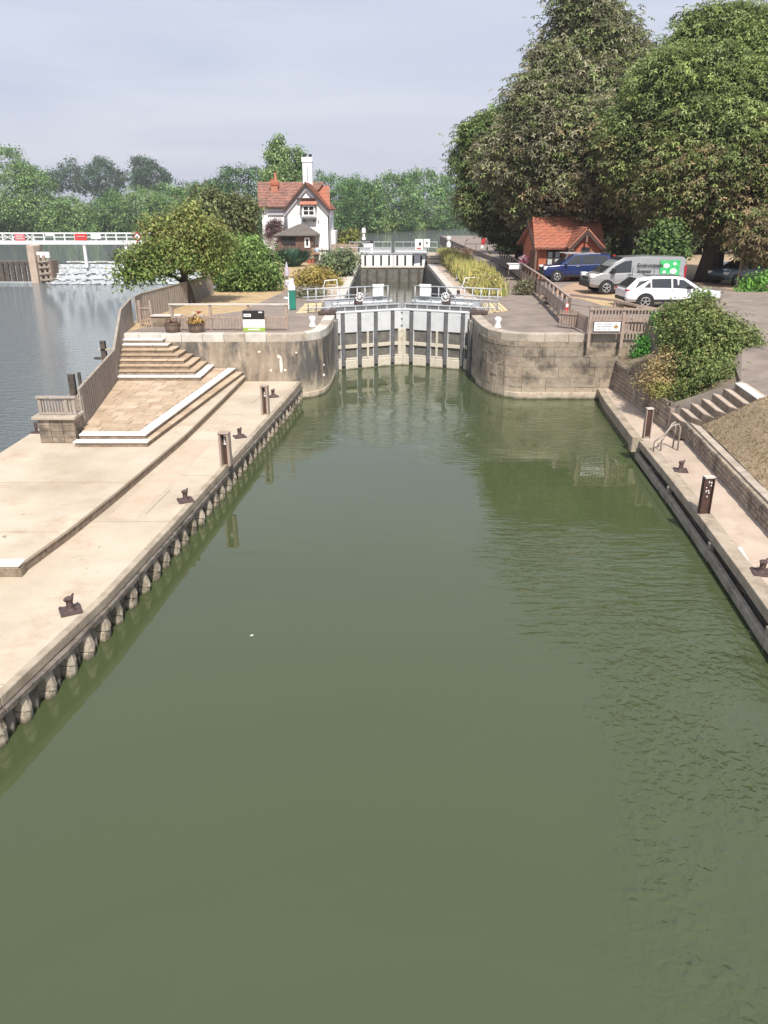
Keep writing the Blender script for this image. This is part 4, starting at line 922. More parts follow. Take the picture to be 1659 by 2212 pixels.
crown('red_flowers', [(c2.x+.1, c2.y+.2, c2.z+.78, .09, .08, .08)], 8, 6, .06, .06, [(.3, .02, .03), (.25, .04, .05)], b2, 3)
crown('white_flowers', [(c2.x-.15, c2.y+.2, c2.z+.7, .06, .06, .1)], 6, 6, .06, .06, [(.45, .43, .42)], b2, 4)
crown('white_flowers', [(c2.x+.28, c2.y+.2, c2.z+.66, .06, .06, .1)], 5, 6, .06, .06, [(.45, .43, .42)], b2, 5)

# bollards, gauge posts
def mooring(px, py, H, yaw, label, grp):
    p = at(px, py, H); t = thing('mooring_bollard', label, 'bollard', tuple(p), grp); c = p + Vector((0, 0, .0))
    MB().box(c + Vector((0, 0, .016)), (.37, .37, .03), yaw).build('base_plate', iron, t, bevel=.006)
    mb = MB(); mb.lathe(c + Vector((0, 0, .03)), [(.095, 0), (.066, .05), (.058, .15), (.08, .23), (.05, .25)], 14); mb.build('stem', iron, t, smooth=False)
    for s in (-1, 1):
        mb = MB(); d = Vector((math.cos(yaw+.8)*s, math.sin(yaw+.8)*s, 0)); mb.tube([c + d*.04 + Vector((0, 0, .23)), c + d*.09 + Vector((0, 0, .255)), c + d*.13 + Vector((0, 0, .29))], [.036, .03, .016], 6); mb.build('horn', iron, t, smooth=True)
    for dx, dy in ((-.15, -.15), (.15, -.15), (.15, .15), (-.15, .15)):
        q = Matrix.Rotation(yaw, 3, 'Z') @ Vector((dx, dy, .04)); MB().box(c + q, (.03, .03, .024), yaw).build('bolt', iron, t)
    return t
mooring(153, 1320, .752, .5, 'nearest rusty bollard on the left landing, standing on a square plate', 'rusty mooring bollards')
mooring(401, 1082, .752, .45, 'rusty bollard on the left landing between the nearest bollard and the gauge posts', 'rusty mooring bollards')
mooring(518, 944, .752, .45, 'rusty bollard on the left landing beside the nearer gauge post', 'rusty mooring bollards')
mooring(590, 857, .752, .45, 'farthest rusty bollard on the left landing, behind the farther gauge post', 'rusty mooring bollards')
mooring(1470, 1017, .652, -.2, 'rusty bollard on the right quay between the ladder rails and the gauge board', 'rusty mooring bollards')
mooring(1645, 1238, .652, -.2, 'nearest rusty bollard on the right quay at the edge of the view', 'rusty mooring bollards')
for i, (px, py, lab) in enumerate(((675, 706, 'white painted mushroom bollard on the left lockside'), (1075, 708, 'white painted mushroom bollard on the right lockside'))):
    p = at(px, py, CT-.015); mb = MB(); mb.lathe(p, [(.17, 0), (.155, .06), (.105, .14), (.10, .22), (.145, .32), (.15, .40), (.09, .46)], 16)
    one(mb.build('white_bollard', whitepaint, smooth=True), lab, 'bollard', 'white bollards by the lower gates')
def gauge_left(px, py, h, w, label):
    p = at(px, py, .752); t = thing('gauge_post', label, 'gauge post', tuple(p), 'gauge posts on the left landing')
    r = math.radians(-6)
    for s in (-1, 1): MB().box(p + Vector((s*(w/2-.03), s*-.01, h/2)), (.06 if s < 0 else .075, .22, h), r).build('side_board', timberpink, t, bevel=.008)
    MB().box(p + Vector((0, .08, h/2)), (w-.1, .04, h), r).build('back_board', darkwood, t)
    MB().box(p + Vector((0, 0, h+.02)), (w+.02, .25, .04), r).build('cap', timberpink, t, bevel=.008)
    MB().box(p + Vector((.03, .035, h*.92)), (.10, .03, .05), r).build('white_mark', whitepaint, t)
    MB().box(p + Vector((-.01, .052, h*.78)), (.03, .02, .13), r).build('white_mark', whitepaint, t)
    MB().box(p + Vector((-.005, .052, h*.66)), (.06, .02, .05), r).build('white_mark', whitepaint, t)
gauge_left(489, 1005, .92, .29, 'nearer of two timber gauge posts on the left landing, dark channel with white marks')
gauge_left(574, 895, .98, .25, 'farther of two timber gauge posts on the left landing')
def gauge_right(px, py, H, h, w, label, marks):
    p = at(px, py, H); t = thing('gauge_board', label, 'gauge board', tuple(p), 'dark gauge boards on the right quay'); r = math.radians(8)
    MB().box(p + Vector((0, 0, h/2)), (w, .05, h), r).build('board', darkwood, t, bevel=.004)
    MB().box(p + Vector((-w/2-.025, .0, h/2)), (.03, .12, h+.02), r).build('left_side', darkwood if marks else timberpink, t)
    MB().box(p + Vector((w/2+.02, .0, h/2)), (.025, .10, h+.02), r).build('right_side', darkwood if marks else timberpink, t)
    MB().box(p + Vector((0, .02, h+.02)), (w+.07, .15, .04), r).build('cap', copinglight, t)
    if not marks: MB().box(p + Vector((0, -.03, .03)), (w, .02, .05), r).build('foot_board', timberpink, t)
    if marks:
        rnd = random.Random(3)
        for (dx, zz, sx, sz) in ((0, .9, .02, .05), (.06, .88, .035, .03), (.06, .8, .025, .03), (-.05, .75, .03, .02), (-.045, .65, .02, .05), (.01, .66, .04, .025), (.03, .60, .04, .02), (.0, .5, .02, .035)):
            MB().box(p + Vector((dx, -.03+dx*.14, zz*h)), (sx, .008, sz), r).build('white_mark', whitepaint, t)
gauge_right(1396, 946, .652, .93, .15, 'dark gauge board with pale frame beside the ladder on the right quay', False)
gauge_right(1520, 1110, .652, .90, .18, 'nearer dark gauge board with white marks on the right quay', True)
# ladder hoops
la = thing('ladder_rails', 'grey tubular grab rails at the top of the ladder on the right quay', 'ladder', tuple(at(1440, 975, .652)))
for i, (a, b, c, d) in enumerate((((1411, 976), (1413, 945), (1440, 921), (1463, 973)), ((1427, 974), (1428, 948), (1445, 934), (1453, 968)))):
    P0 = at(*a, .652); P3 = at(*d, .652)
    q = [P0, P0 + Vector((0, .02, .30)), lerp(P0, P3, .35) + Vector((0, 0, .50)), lerp(P0, P3, .65) + Vector((0, 0, .78)), lerp(P0, P3, .9) + Vector((0, 0, .82)), P3 + Vector((.0, 0, .70)), P3]
    mb = MB(); mb.tube(q, .026, 8); mb.build('grab_rail', timber, la, smooth=True)
for k in range(4): MB().box(at(1411, 976, .652) + Vector((-.05, -.35, -.15-.28*k)), (.05, .45, .04), .1).build('rung', greymetal, la)

# green power pedestals
def pedestal(px, py, Y, h, w, label, arm=True):
    p = at(px, py, CT); p = Vector((p.x*Y/p.y, Y, CT)); t = thing('power_pedestal', label, 'pedestal', tuple(p), 'green power pedestals')
    MB().box(p + Vector((0, 0, h*.36)), (w, w*.9, h*.72)).build('cabinet', tealpaint, t, bevel=.03)
    MB().box(p + Vector((-.02, -.02, h*.80)), (w*1.12, w, h*.20)).build('control_head', whitepaint, t, bevel=.04)
    mb = MB(); mb.tube([p + Vector((-.02, 0, h*.88)), p + Vector((-.02, 0, h*1.12))], [w*.42, w*.34], 10); mb.build('lamp_cap', whitepaint, t)
    if arm: MB().box(p + Vector((-w*.62, -.05, h*.42)), (.05, .05, h*.84)).build('white_edge_strip', whitepaint, t)
pedestal(633, 672, 40.3, 1.35, .32, 'teal green power pedestal with white head on the left lockside by the lower gates')
pedestal(738, 548, 79, 1.25, .42, 'distant teal green power pedestal with white cap near the upper gates', False)
# folded parasol
p = at(622, 645, CT); pa = thing('folded_parasol', 'closed grey parasol on a dark stand behind the green pedestal', 'parasol', tuple(p))
mb = MB(); mb.tube([p, p + Vector((0, 0, 1.9))], .035, 8); mb.build('pole', iron, pa)
mb = MB(); mb.lathe(p, [(.06, 1.15), (.15, 1.25), (.13, 1.5), (.07, 1.8), (.02, 2.02)], 10); mb.build('canopy', lilac, pa)
mb = MB(); mb.lathe(p, [(.10, .62), (.17, .72), (.16, .95), (.08, 1.05)], 10); mb.build('tied_cover', lilac, pa)
mb = MB(); mb.lathe(p + Vector((-.1, 0, 0)), [(.16, 0), (.16, .06), (.05, .1)], 12); mb.build('base', whitepaint, pa)

# radial cream treads at the gate ends
for s, pts, lab in ((-1, [(640, 676), (660, 656), (695, 655), (694, 673)], 'left'), (1, [(1043, 656), (1080, 656), (1097, 671), (1050, 676)], 'right')):
    q = [at(*c, CT) for c in pts]; t = thing('gate_tread_pad', 'cream yellow ribbed footing pad beside the %s end of the lower gates' % lab, 'footing pad', tuple(q[0]), 'ribbed footing pads')
    g = MB(); g.prism([tuple(v[:2]) for v in q], CT-.03, CT+.012); g.build('pad', yellowpad, t)
    for i in range(4):
        f = (i+.5)/4; a = lerp(q[0], q[1], f) if s < 0 else lerp(q[3], q[2], f); b = lerp(q[3], q[2], f) if s < 0 else lerp(q[0], q[1], f)
        MB().bar(a + Vector((0,0,.035)), b + Vector((0,0,.035)), .12, .05).build('rib', yellowpad if i % 2 else coping, t)

# ---- right-hand fences
fr = thing('lockside_fence', 'long brown post and rail fence dividing the right lockside from the car park', 'fence', (8.15, 34.6, CT))
P = polyline([(x-.08, y, 0) for x, y in fenceR[:5]], 1.75); rnd = random.Random(12)
for k, p in enumerate(P):
    MB().box((p.x, p.y, CT+.58), (.10, .10, 1.20)).build('post', timberdark, fr)
for k, (a, b) in enumerate(zip(P[:-1], P[1:])):
    u = Vector((0, 0, 1))
    MB().bar(a + u*(CT+1.2), b + u*(CT+1.2), .13, .06).build('top_rail', timberpink, fr)
    MB().bar(a + u*(CT+.72) + Vector((-.06, 0, 0)), b + u*(CT+.72) + Vector((-.06, 0, 0)), .04, .09).build('middle_rail', timberpink, fr)
    MB().bar(a + u*(CT+.22) + Vector((-.06, 0, 0)), b + u*(CT+.22) + Vector((-.06, 0, 0)), .04, .09).build('bottom_rail', timberpink, fr)
    d = (b-a)
    for i in range(6):
        c = a + d*((i+.6)/6.4); MB().box((c.x-.03, c.y, CT+.46), (.03, .14, .62), 0).build('pale', timberpink if rnd.random() < .6 else timber, fr)
    if k < 6:
        c = a + d*.5; bt = MB().box((c.x-.1, c.y, CT+.93), (.02, .42, .20)); bt.build('pale_panel', copinglight, fr)
# picket fence on the wall head
xs = [8.31, 9.64, 10.95]; Yf = 31.62
pf = thing('wall_fence', 'pinkish wooden fence with long posts bolted to the face of the right lock wall', 'fence', (8.3, Yf, 2.2))
for x in xs[:2]: MB().box((x, Yf, 2.98), (.12, .10, 1.62)).build('post', timberpink, pf, bevel=.008)
for z_, h_ in ((3.70, .07), (3.25, .09), (2.79, .07)): MB().box((9.6, Yf+(-.02 if h_ < .08 else -.0), z_), (2.75, .13 if z_ > 3.5 else .05, h_)).build('rail', timberpink, pf)
picket(pf, (8.38, Yf+.05, 0), (10.9, Yf+.05, 0), 3.30, 3.66, .07, .06, timberpink, seed=3)
picket(pf, (9.70, Yf+.05, 0), (10.9, Yf+.05, 0), 2.80, 3.22, .07, .05, timberpink, seed=4)
sg = thing('white_sign', 'white rectangular sign with small crest and faint lines of text on the wall fence', 'sign', (9, Yf-.06, 3.0))
MB().box((8.99, Yf-.075, 3.03), (1.06, .03, .37)).build('sign_board', whitepaint, sg, bevel=.006)
MB().box((8.99, Yf-.05, 3.03), (1.12, .02, .43)).build('frame', darkwood, sg)
greytext = mat('faded_grey_lettering', (.32, .32, .35), rough=.7)
for i, (xa, xb, z_) in enumerate(((8.55, 8.76, 3.14), (8.84, 9.17, 3.14), (8.56, 8.72, 3.04), (8.78, 9.15, 3.04), (8.55, 8.74, 2.94), (8.80, 8.95, 2.94), (9.02, 9.13, 2.94))):
    MB().box(((xa+xb)/2, Yf-.093, z_), (xb-xa, .006, .028)).build('lettering', greytext, sg)
crest = MB(); cx, cz = 9.34, 3.03
for dx, dz, w, h in ((0, .07, .03, .05), (0, .03, .07, .06), (-.055, 0, .06, .06), (.055, 0, .06, .06), (0, -.04, .1, .05)): crest.box((cx+dx, Yf-.093, cz+dz), (w, .008, h))
crest.build('crest', mat('brown_gold_crest', (.32, .13, .05), (.5, .3, .08), 20), sg)
pk = thing('picket_fence', 'low grey picket fence joining the brown fence to the wall fence', 'fence', (7.4, 33.2, CT))
picket(pk, (8.2, 34.4, 0), (8.25, 31.8, 0), CT+.05, CT+.72, .08, .07, timberpink, seed=6)
a_, b_ = at(1228, 690, CT), Vector((8.3, 33.2, CT))
picket(pk, (7.55, 33.9, 0), (8.3, 33.3, 0), CT+.05, CT+.75, .07, .05, timberpink, seed=7)
MB().bar((7.55, 33.86, CT+.6), (8.3, 33.26, CT+.6), .03, .06).build('rail', timberpink, pk)
cr = thing('car_park_rail', 'single pale timber rail on short posts in front of the parked cars', 'rail', (8.7, 38, GR))
q = [atY(1232, 637, 38.6), atY(1330, 649, 36.4), atY(1378, 661, 35.2), atY(1450, 672, 34.6)]
for a, b in zip(q[:-1], q[1:]): MB().bar(a, b, .10, .10).build('rail', timberpink, cr)
for p in q: MB().box((p.x, p.y, (p.z+GR)/2-.1), (.11, .11, p.z-GR+.16)).build('post', timberpink, cr)
sg = thing('red_white_sign', 'small red and white safety sign at the near end of the brown fence', 'sign', tuple(atY(1224, 672, 34.0)))
p = atY(1224, 668, 34.0); MB().box(p, (.16, .04, .5), .3).build('red_plate', redpaint, sg, bevel=.02); MB().box(p + Vector((.0, -.03, .16)), (.12, .02, .14), .3).build('white_plate', whitepaint, sg)

# lifebuoy and rails by the upper river on the right
t = thing('riverside_railing', 'dark railing around the corner above the upper river', 'railing', (8, 95, CT))
q = [at(1004, 545, CT+.2), at(1078, 546, CT+.2)]; ZT = atY(1040, 527, q[0].y).z
MB().bar(Vector((q[0].x, q[0].y, ZT)), Vector((q[1].x, q[0].y, ZT)), .07, .08).build('top_rail', timberdark, t)
for i in range(4):
    x = q[0].x + (q[1].x-q[0].x)*i/3; MB().box((x, q[0].y, (CT+ZT)/2), (.09, .09, ZT-CT)).build('post', timberdark, t)
p = atY(1043, 523, q[0].y-.1); lb_ = thing('lifebuoy', 'red lifebuoy housing with white base on the riverside railing', 'lifebuoy', tuple(p))
mb = MB(); mb.tube([p + Vector((.0, 0, -.25)), p + Vector((.12, 0, .45))], [.22, .26], 12); mb.build('housing', redpaint, lb_); MB().box(p + Vector((-.08, -.05, -.5)), (.28, .2, .34)).build('bracket', whitepaint, lb_)

# things around the upper gates
def vpost(px, ytop, ybot, Y, r, label, prof=None):
    a = atY(px, ybot, Y); b = atY(px, ytop, Y); h = b.z-a.z; mb = MB()
    mb.lathe(a, [(r, 0), (r, h*.35), (r*.6, h*.42), (r*.6, h*.62), (r, h*.7), (r*.95, h*.92), (r*.4, h)], 12); return one(mb.build('white_post', whitepaint), label, 'post', 'white posts by the upper gates')
vpost(786, 492, 527, 84, .22, 'tall white post left of the far upper gates'); vpost(969, 510, 534, 86, .24, 'white post right of the far upper gates')
p = atY(796, 537, 82.5); t = thing('control_box', 'white control box with black lid left of the upper gates', 'box', tuple(p)); MB().box(p, (.95, .4, 1.0)).build('box', whitepaint, t); MB().box(p + Vector((-.1, 0, .68)), (1.2, .5, .3)).build('lid', black, t, bevel=.05)
p = atY(905, 528, 80.0); t = thing('warning_sign', 'white and red warning sign on the far gate rail', 'sign', tuple(p)); MB().box(p, (.78, .04, 1.0)).build('plate', whitepaint, t); MB().box(p + Vector((.1, -.03, .05)), (.2, .02, .3)).build('black_symbol', black, t); MB().box(p + Vector((0, -.03, -.36)), (.4, .02, .12)).build('red_band', redpaint, t)
p = atY(922, 525, 80.0); t = thing('notice_plate', 'white notice plate right of the red and white warning sign', 'sign', tuple(p)); MB().box(p, (.62, .04, .75)).build('plate', whitepaint, t); MB().box(p + Vector((0, -.03, .02)), (.16, .02, .2)).build('dark_symbol', gaterib, t)
for i, (px, py) in enumerate(((717, 612), (738, 590), (975, 592), (988, 604), (1003, 618), (990, 640))):
    p = at(px, py, CT); mb = MB(); mb.lathe(p, [(.13, 0), (.12, .1), (.08, .16), (.12, .3), (.05, .36)], 10)
    one(mb.build('lock_bollard', whitepaint if i in (0, 3, 4) else iron), ['white bollard', 'dark bollard', 'dark bollard', 'white bollard', 'white bollard', 'dark bollard'][i] + ' on the %s coping of the lock chamber, ' % ('left' if i < 2 else 'right') + ['nearest the lower gates', 'second from the lower gates', 'farthest from the lower gates', 'third from the lower gates', 'second from the lower gates', 'nearest the lower gates'][i], 'bollard', 'small bollards along the chamber')
# cream hand-winding bench frames either side of the lower gates
for px, py, lab in ((712, 628, 'left'), (1012, 622, 'right')):
    p = at(px, py+8, CT); t = thing('winding_frame', 'white tubular frame with cross bars on the %s side behind the lower gates' % lab, 'frame', tuple(p), 'white winding frames')
    mb = MB(); mb.tube([p + Vector((-.5, 0, 0)), p + Vector((-.25, 0, .8)), p + Vector((.45, 0, .85)), p + Vector((.5, 0, 0))], .04, 6); mb.build('frame', whitepaint, t)
    for z_ in (.3, .55): MB().box(p + Vector((.1, .02, z_)), (.6, .04, .05)).build('cross_bar', gatecream, t)

# river-side mooring posts behind the board fence
t = thing('mooring_beam', 'dark post with a flat pale beam in the left river behind the board fence', 'post', (-12.1, 33, 0))
a = atY(226, 772, 33.2); MB().box((a.x, 33.2, a.z/2+.2), (.2, .2, a.z+1.0)).build('post', timberoak, t); b = atY(212, 755, 33.2); c = atY(245, 755, 33.2)
MB().box(((b.x+c.x)/2, 33.2, b.z), (c.x-b.x, .2, .06)).build('beam', coping, t); MB().box((a.x-.2, 33.1, a.z-.02), (.42, .12, .10)).build('lower_arm', timberoak, t)
t = thing('mooring_post', 'short dark post pair standing in the left river by the fence', 'post', (-12, 28, 0)); a = atY(153, 808, 27.5)
MB().box((a.x, 27.5, a.z/2-.5), (.22, .2, a.z+1)).build('post', timberoak, t, bevel=.02); MB().box((a.x+.27, 27.55, a.z/2-.5), (.09, .1, a.z+1.1)).build('slim_post', timberoak, t)
t = thing('mooring_cleat', 'small iron cleat on the river edge left of the stone block', 'cleat', (-10.7, 22.8, 1)); MB().box((-10.7, 22.9, 1.03), (.3, .12, .05)).build('base', iron, t); mb = MB(); mb.tube([(-10.68, 22.9, 1.0), (-10.68, 22.9, 1.35)], .05, 8); mb.build('stem', iron, t)

# ================================================================== BUILDINGS
def roof_slope(parent, El, Er, Rr, Rl, m, n, name='roof_slope', th=.10):
    """four corners (eaves left/right, ridge right/left): a slab plus n stepped tile courses"""
    El, Er, Rr, Rl = map(Vector, (El, Er, Rr, Rl)); N_ = (Er-El).cross(Rl-El).normalized()
    if N_.z < 0: N_ = -N_
    mb = MB(); mb.poly3([El, Er, Rr, Rl], th, N_); o = mb.build(name, m, parent)
    mb = MB()
    for i in range(n):
        f0, f1 = i/n, (i+1)/n
        a, b, c, d = lerp(El, Rl, f0), lerp(Er, Rr, f0), lerp(Er, Rr, f1), lerp(El, Rl, f1)
        k = 24
        for j in range(k):
            g0, g1 = j/k, (j+1)/k; off = .012*((i*7+j*5) % 3)
            p0, p1, p2, p3 = lerp(a, b, g0), lerp(a, b, g1), lerp(d, c, g1), lerp(d, c, g0)
            mb.add([p0+N_*(.045+off), p1+N_*(.045+off), p2+N_*.008, p3+N_*.008, p0, p1], [(0, 1, 2, 3), (0, 4, 5, 1)])
    mb.build('tile_course', m, o, kind='stuff')
    return o
def window(parent, x0, x1, z0, z1, Y, fm, name='window', mull=1, trans=1, fr=.06, inner=None, depth=.05):
    w = MB()
    w.box(((x0+x1)/2, Y, z0+fr/2), (x1-x0, depth, fr)).box(((x0+x1)/2, Y, z1-fr/2), (x1-x0, depth, fr))
    w.box((x0+fr/2, Y, (z0+z1)/2), (fr, depth, z1-z0-2*fr)).box((x1-fr/2, Y, (z0+z1)/2), (fr, depth, z1-z0-2*fr))
    for i in range(mull): w.box((x0+(x1-x0)*(i+1)/(mull+1), Y, (z0+z1)/2), (fr, depth*.9, z1-z0-2*fr))
    for i in range(trans): w.box(((x0+x1)/2, Y-.001, z0+(z1-z0)*(i+1)/(trans+1)), (x1-x0-2*fr, depth*.8, fr*.7))
    o = w.build(name, fm, parent)
    MB().box(((x0+x1)/2, Y+.012, (z0+z1)/2), (x1-x0-fr, .01, z1-z0-fr)).build('pane', glass, o)
    if inner: 
        for i in range(mull+1):
            xa = x0 + (x1-x0)*(i+.2)/(mull+1); xb = x0 + (x1-x0)*(i+.8)/(mull+1)
            for (za, zb) in ((z0+.12, z0+(z1-z0)*.47), (z0+(z1-z0)*.55, z1-.12)): MB().box(((xa+xb)/2, Y-.004, (za+zb)/2), (xb-xa, .012, zb-za)).build('blind', inner, o)
    return o
# ---- white lock-keeper's house
H = thing('lock_cottage', 'white rendered lock cottage with mottled red tiled gables and a tall white chimney', 'house', (-9, 84, 2.66))
YF, YW = 81.0, 82.4
fx = lambda px, Y: atY(px, 450, Y).x
fz = lambda py, Y: atY(829, py, Y).z
GZ = 2.66
gl, gr_ = fx(618, YF), fx(711, YF); gx = fx(662.6, YF); ez = fz(449, YF); az_ = fz(393, YF)
MB().add([(gl+.1, YF, GZ), (gr_-.12, YF, GZ), (gr_-.12, YF+9, GZ), (gl+.1, YF+9, GZ), (gl+.1, YF, ez-.05), (gr_-.12, YF, ez-.05), (gr_-.12, YF+9, ez-.05), (gl+.1, YF+9, ez-.05), (gx, YF, az_-.15), (gx, YF+9, az_-.15)],
         [(0,1,5,8,4), (1,2,6,5), (3,7,9,6,2), (0,4,7,3), (4,8,9,7), (5,6,9,8)]).build('gable_block', render_w, H)
wl = fx(565, YW); ezw = fz(450, YW); YR = YW + 4.1; rzw = fz(393, YR)
MB().add([(wl, YW, GZ), (gl+.1, YW, GZ), (gl+.1, YW+8, GZ), (wl, YW+8, GZ), (wl, YW, ezw), (gl+.1, YW, ezw), (gl+.1, YW+8, ezw), (wl, YW+8, ezw), (wl, YW+4, rzw-.2), (gl+.1, YW+4, rzw-.2)],
         [(0,1,5,4), (3,7,6,2), (0,4,8,7,3), (1,2,6,9,5), (4,5,9,8), (7,8,9,6)]).build('wing_block', render_w, H)
xl, xr = fx(557, YW-.3), gl+1.8
roof_slope(H, (xl, YW-.35, fz(447, YW-.35)), (xr, YW-.35, fz(447, YW-.35)), (xr+1.6, YR, rzw), (atY(557, 393, YR).x, YR, rzw), tilemott, 16)
roof_slope(H, (xr, YR+4.1, ezw), (xl, YR+4.1, ezw), (atY(557, 393, YR).x, YR, rzw), (xr+1.6, YR, rzw), tilemott, 10)
rr = atY(711, 401, YR+.3)
roof_slope(H, (gx+1.2, YW, fz(449, YW)), (atY(713.5, 449, YW).x, YW, fz(449, YW)), (rr.x, YR+.3, rr.z), (gx+.2, YR+.3, rr.z), tilered, 16)
# front gable roof
for s, ex in ((-1, gl-.25), (1, gr_+.12)):
    El = Vector((ex, YF-.45, ez-.12)); Rd = Vector((gx, YF-.45, az_)); El2 = Vector((ex, YF+9.2, ez-.12)); Rd2 = Vector((gx, YF+9.2, az_))
    roof_slope(H, El if s > 0 else El2, El2 if s > 0 else El, Rd2 if s > 0 else Rd, Rd if s > 0 else Rd2, tilered if s > 0 else tilemott, 14)
    u = (El-Rd).normalized(); dn = Vector((0, 0, -.24))
    mb = MB(); mb.poly3([Rd + Vector((0, -.03, -.06)), El + Vector((0, -.03, -.06)), El + Vector((0, -.03, -.06)) + dn, Rd + Vector((0, -.03, -.06)) + dn], .06, (0, -1, 0)); mb.build('dark_verge', darkwood, H)
    dn2 = Vector((0, 0, -.42)); o_ = Vector((0, .22, -.31))
    mb = MB(); mb.poly3([Rd + o_, El + o_, El + o_ + dn2, Rd + o_ + dn2], .05, (0, -1, 0)); mb.build('bargeboard_or_shadow', lilac, H)  # lilac strip painted in for the shadow below the verge
xa, xb = fx(646, YF-.2), fx(681, YF-.2); MB().box(((xa+xb)/2, YF-.3, fz(429, YF-.3)), (xb-xa+.3, .3, .12)).build('tie_beam', darkwood, H)
MB().box(((wl+gl)/2+.3, YW-.1, ezw-.35), (gl-wl-.6, .12, .55)).build('eaves_shadow', lilac, H)  # grey strip standing in for the shadow under the wing eaves
MB().box(((xl+xr)/2-.4, YW-.42, fz(448.5, YW-.4)-.03), (xr-xl-1.0, .12, .12)).build('gutter', darkwood, H)
# oriel window
xa, xb = fx(651, YF-.5), fx(681.5, YF-.5); z0, z1 = fz(469, YF-.5), fz(441, YF-.5)
ow = MB().box(((xa+xb)/2+.0, YF-.22, (z0+z1)/2), (xb-xa-.06, .46, z1-z0)).build('oriel_box', whitepaint, H)
window(ow, xa+.12, xb-.1, z0+.12, z1-.12, YF-.48, whitepaint, mull=1, trans=1, fr=.10)
MB().box(((xa+xb)/2, YF-.25, z0-.10), (xb-xa+.1, .6, .2)).build('oriel_sill', gaterib, ow)
for s in (-1, 1): MB().box(((xa+xb)/2 + s*(xb-xa)*.36, YF-.2, z0-.3), (.16, .4, .25)).build('bracket', gaterib, ow)
for s in (-1, 1): MB().box(((xa+xb)/2 + s*((xb-xa)/2+.04), YF-.3, z1-.25), (.10, .5, .6)).build('side_board', gaterib, ow)
zr = fz(430, YF-.5); mb = MB(); mb.poly3([(xa-.15, YF-.75, z1-.02), (xb+.15, YF-.75, z1-.02), (xb+.05, YF-.05, zr), (xa-.05, YF-.05, zr)], .08, (0, -1, 1)); mb.build('oriel_roof', tilered, ow)
MB().box((fx(687.5, YF), YF-.01, fz(479, YF)), (.1, .03, .28)).build('air_vent', gaterib, H)
# chimneys
Yc = YF+4.6; c0, c1 = atY(652.5, 350, Yc).x, atY(674, 350, Yc).x; zt_ = fz(351, Yc); zc = fz(339.5, Yc)
ch = MB().box(((c0+c1)/2, Yc+.3, (zt_+7.5)/2), (c1-c0-.06, .8, zt_-7.5)).build('chimney', render_w, H)
MB().box(((c0+c1)/2, Yc+.3, (zt_+zc)/2), (c1-c0+.12, .95, zc-zt_)).build('chimney_cap', whitepaint, ch, bevel=.06)
MB().box(((c0+c1)/2, Yc-.105, zt_-1.1), (.06, .02, 1.4)).build('flue_groove', gaterib, ch)
for s in (-.28, .32): mb = MB(); mb.lathe(((c0+c1)/2+s, Yc+.3, zc), [(.13, 0), (.17, .12), (.15, .3)], 10); mb.build('chimney_pot', black, ch)
Yc = YR-1.6; a, b = fx(588, Yc), fx(603, Yc); zt_ = fz(398, Yc); cx_ = (a+b)/2
ch = MB().box((cx_, Yc, (zt_+7.4)/2), (b-a, .7, zt_-7.4)).build('chimney', tilered, H)
MB().box((cx_, Yc, zt_+.02), (b-a+.22, .85, .18)).build('chimney_cap', brickm, ch); MB().box((cx_, Yc, zt_+.24), (b-a+.1, .8, .25)).build('chimney_cap', tilered, ch); 
mb = MB(); mb.lathe((cx_+.12, Yc, zt_+.36), [(.16, 0), (.14, .7), (.17, .75)], 10); mb.build('chimney_pot', tilered, ch); MB().box((cx_-.2, Yc, zt_+.42), (.2, .2, .25)).build('stub_pot', brickm, ch)
MB().box((cx_+.15, Yc-.45, 8.1), (1.5, .55, .5)).build('chimney_base', tilered, ch)
MB().box((wl+.55, YW-.06, (GZ+ezw)/2), (.08, .08, ezw-GZ)).build('downpipe', whitepaint, H)
MB().box((gr_-.10, YF+.05, (GZ+ez)/2), (.10, .1, ez-GZ)).build('downpipe', black, H)
# rear outshot on the right
MB().box((fx(716, 88), 88, 3.9), (1.0, 5, 3.0)).build('rear_outshot', render_w, H)
# porch
YP = 78.6; pa_, pb_ = fx(594, YP), fx(680, YP); pz = fz(507, YP); ap = atY(652, 484, YP+1.6)
po = MB().box(((fx(596, YP)+fx(676, YP))/2, YP+1.2, (GZ+pz)/2), (fx(676, YP)-fx(596, YP)-.2, 2.3, pz-GZ)).build('porch', porchwood, H)
c = [Vector((fx(588, YP-.3), YP-.3, pz)), Vector((fx(685, YP-.3), YP-.3, pz)), Vector((fx(685, YP-.3), YP+2.6, pz)), Vector((fx(588, YP-.3), YP+2.6, pz))]
mb = MB(); mb.add(c + [ap - Vector((.3, 0, 0)), ap + Vector((.3, 0, 0))], [(0, 1, 5, 4), (1, 2, 5), (2, 3, 4, 5), (3, 0, 4), (3, 2, 1, 0)]); mb.build('porch_roof', slate, po)
MB().box(((c[0].x+c[1].x)/2, YP-.32, pz-.05), (c[1].x-c[0].x, .08, .12)).build('porch_gutter', slate, po)
MB().box((fx(620, YP), YP-.0, fz(520, YP)), (1.3, .06, .75)).build('dark_opening', black, po)
window(po, fx(655, YP), fx(667, YP), fz(535, YP), fz(513, YP), YP+.02, whitepaint, mull=0, trans=0, fr=.16)
for px in (607, 622, 640): MB().box((fx(px, YP), YP+.02, (GZ+pz)/2-.3), (.12, .08, pz-GZ-.8)).build('porch_post', timberdark, po)
for i in range(9): MB().box((fx(563+i*0, YP)+1.2+i*.17, YP+.5, GZ+.85), (.14, .03, 1.5)).build('porch_board', porchwood, po)
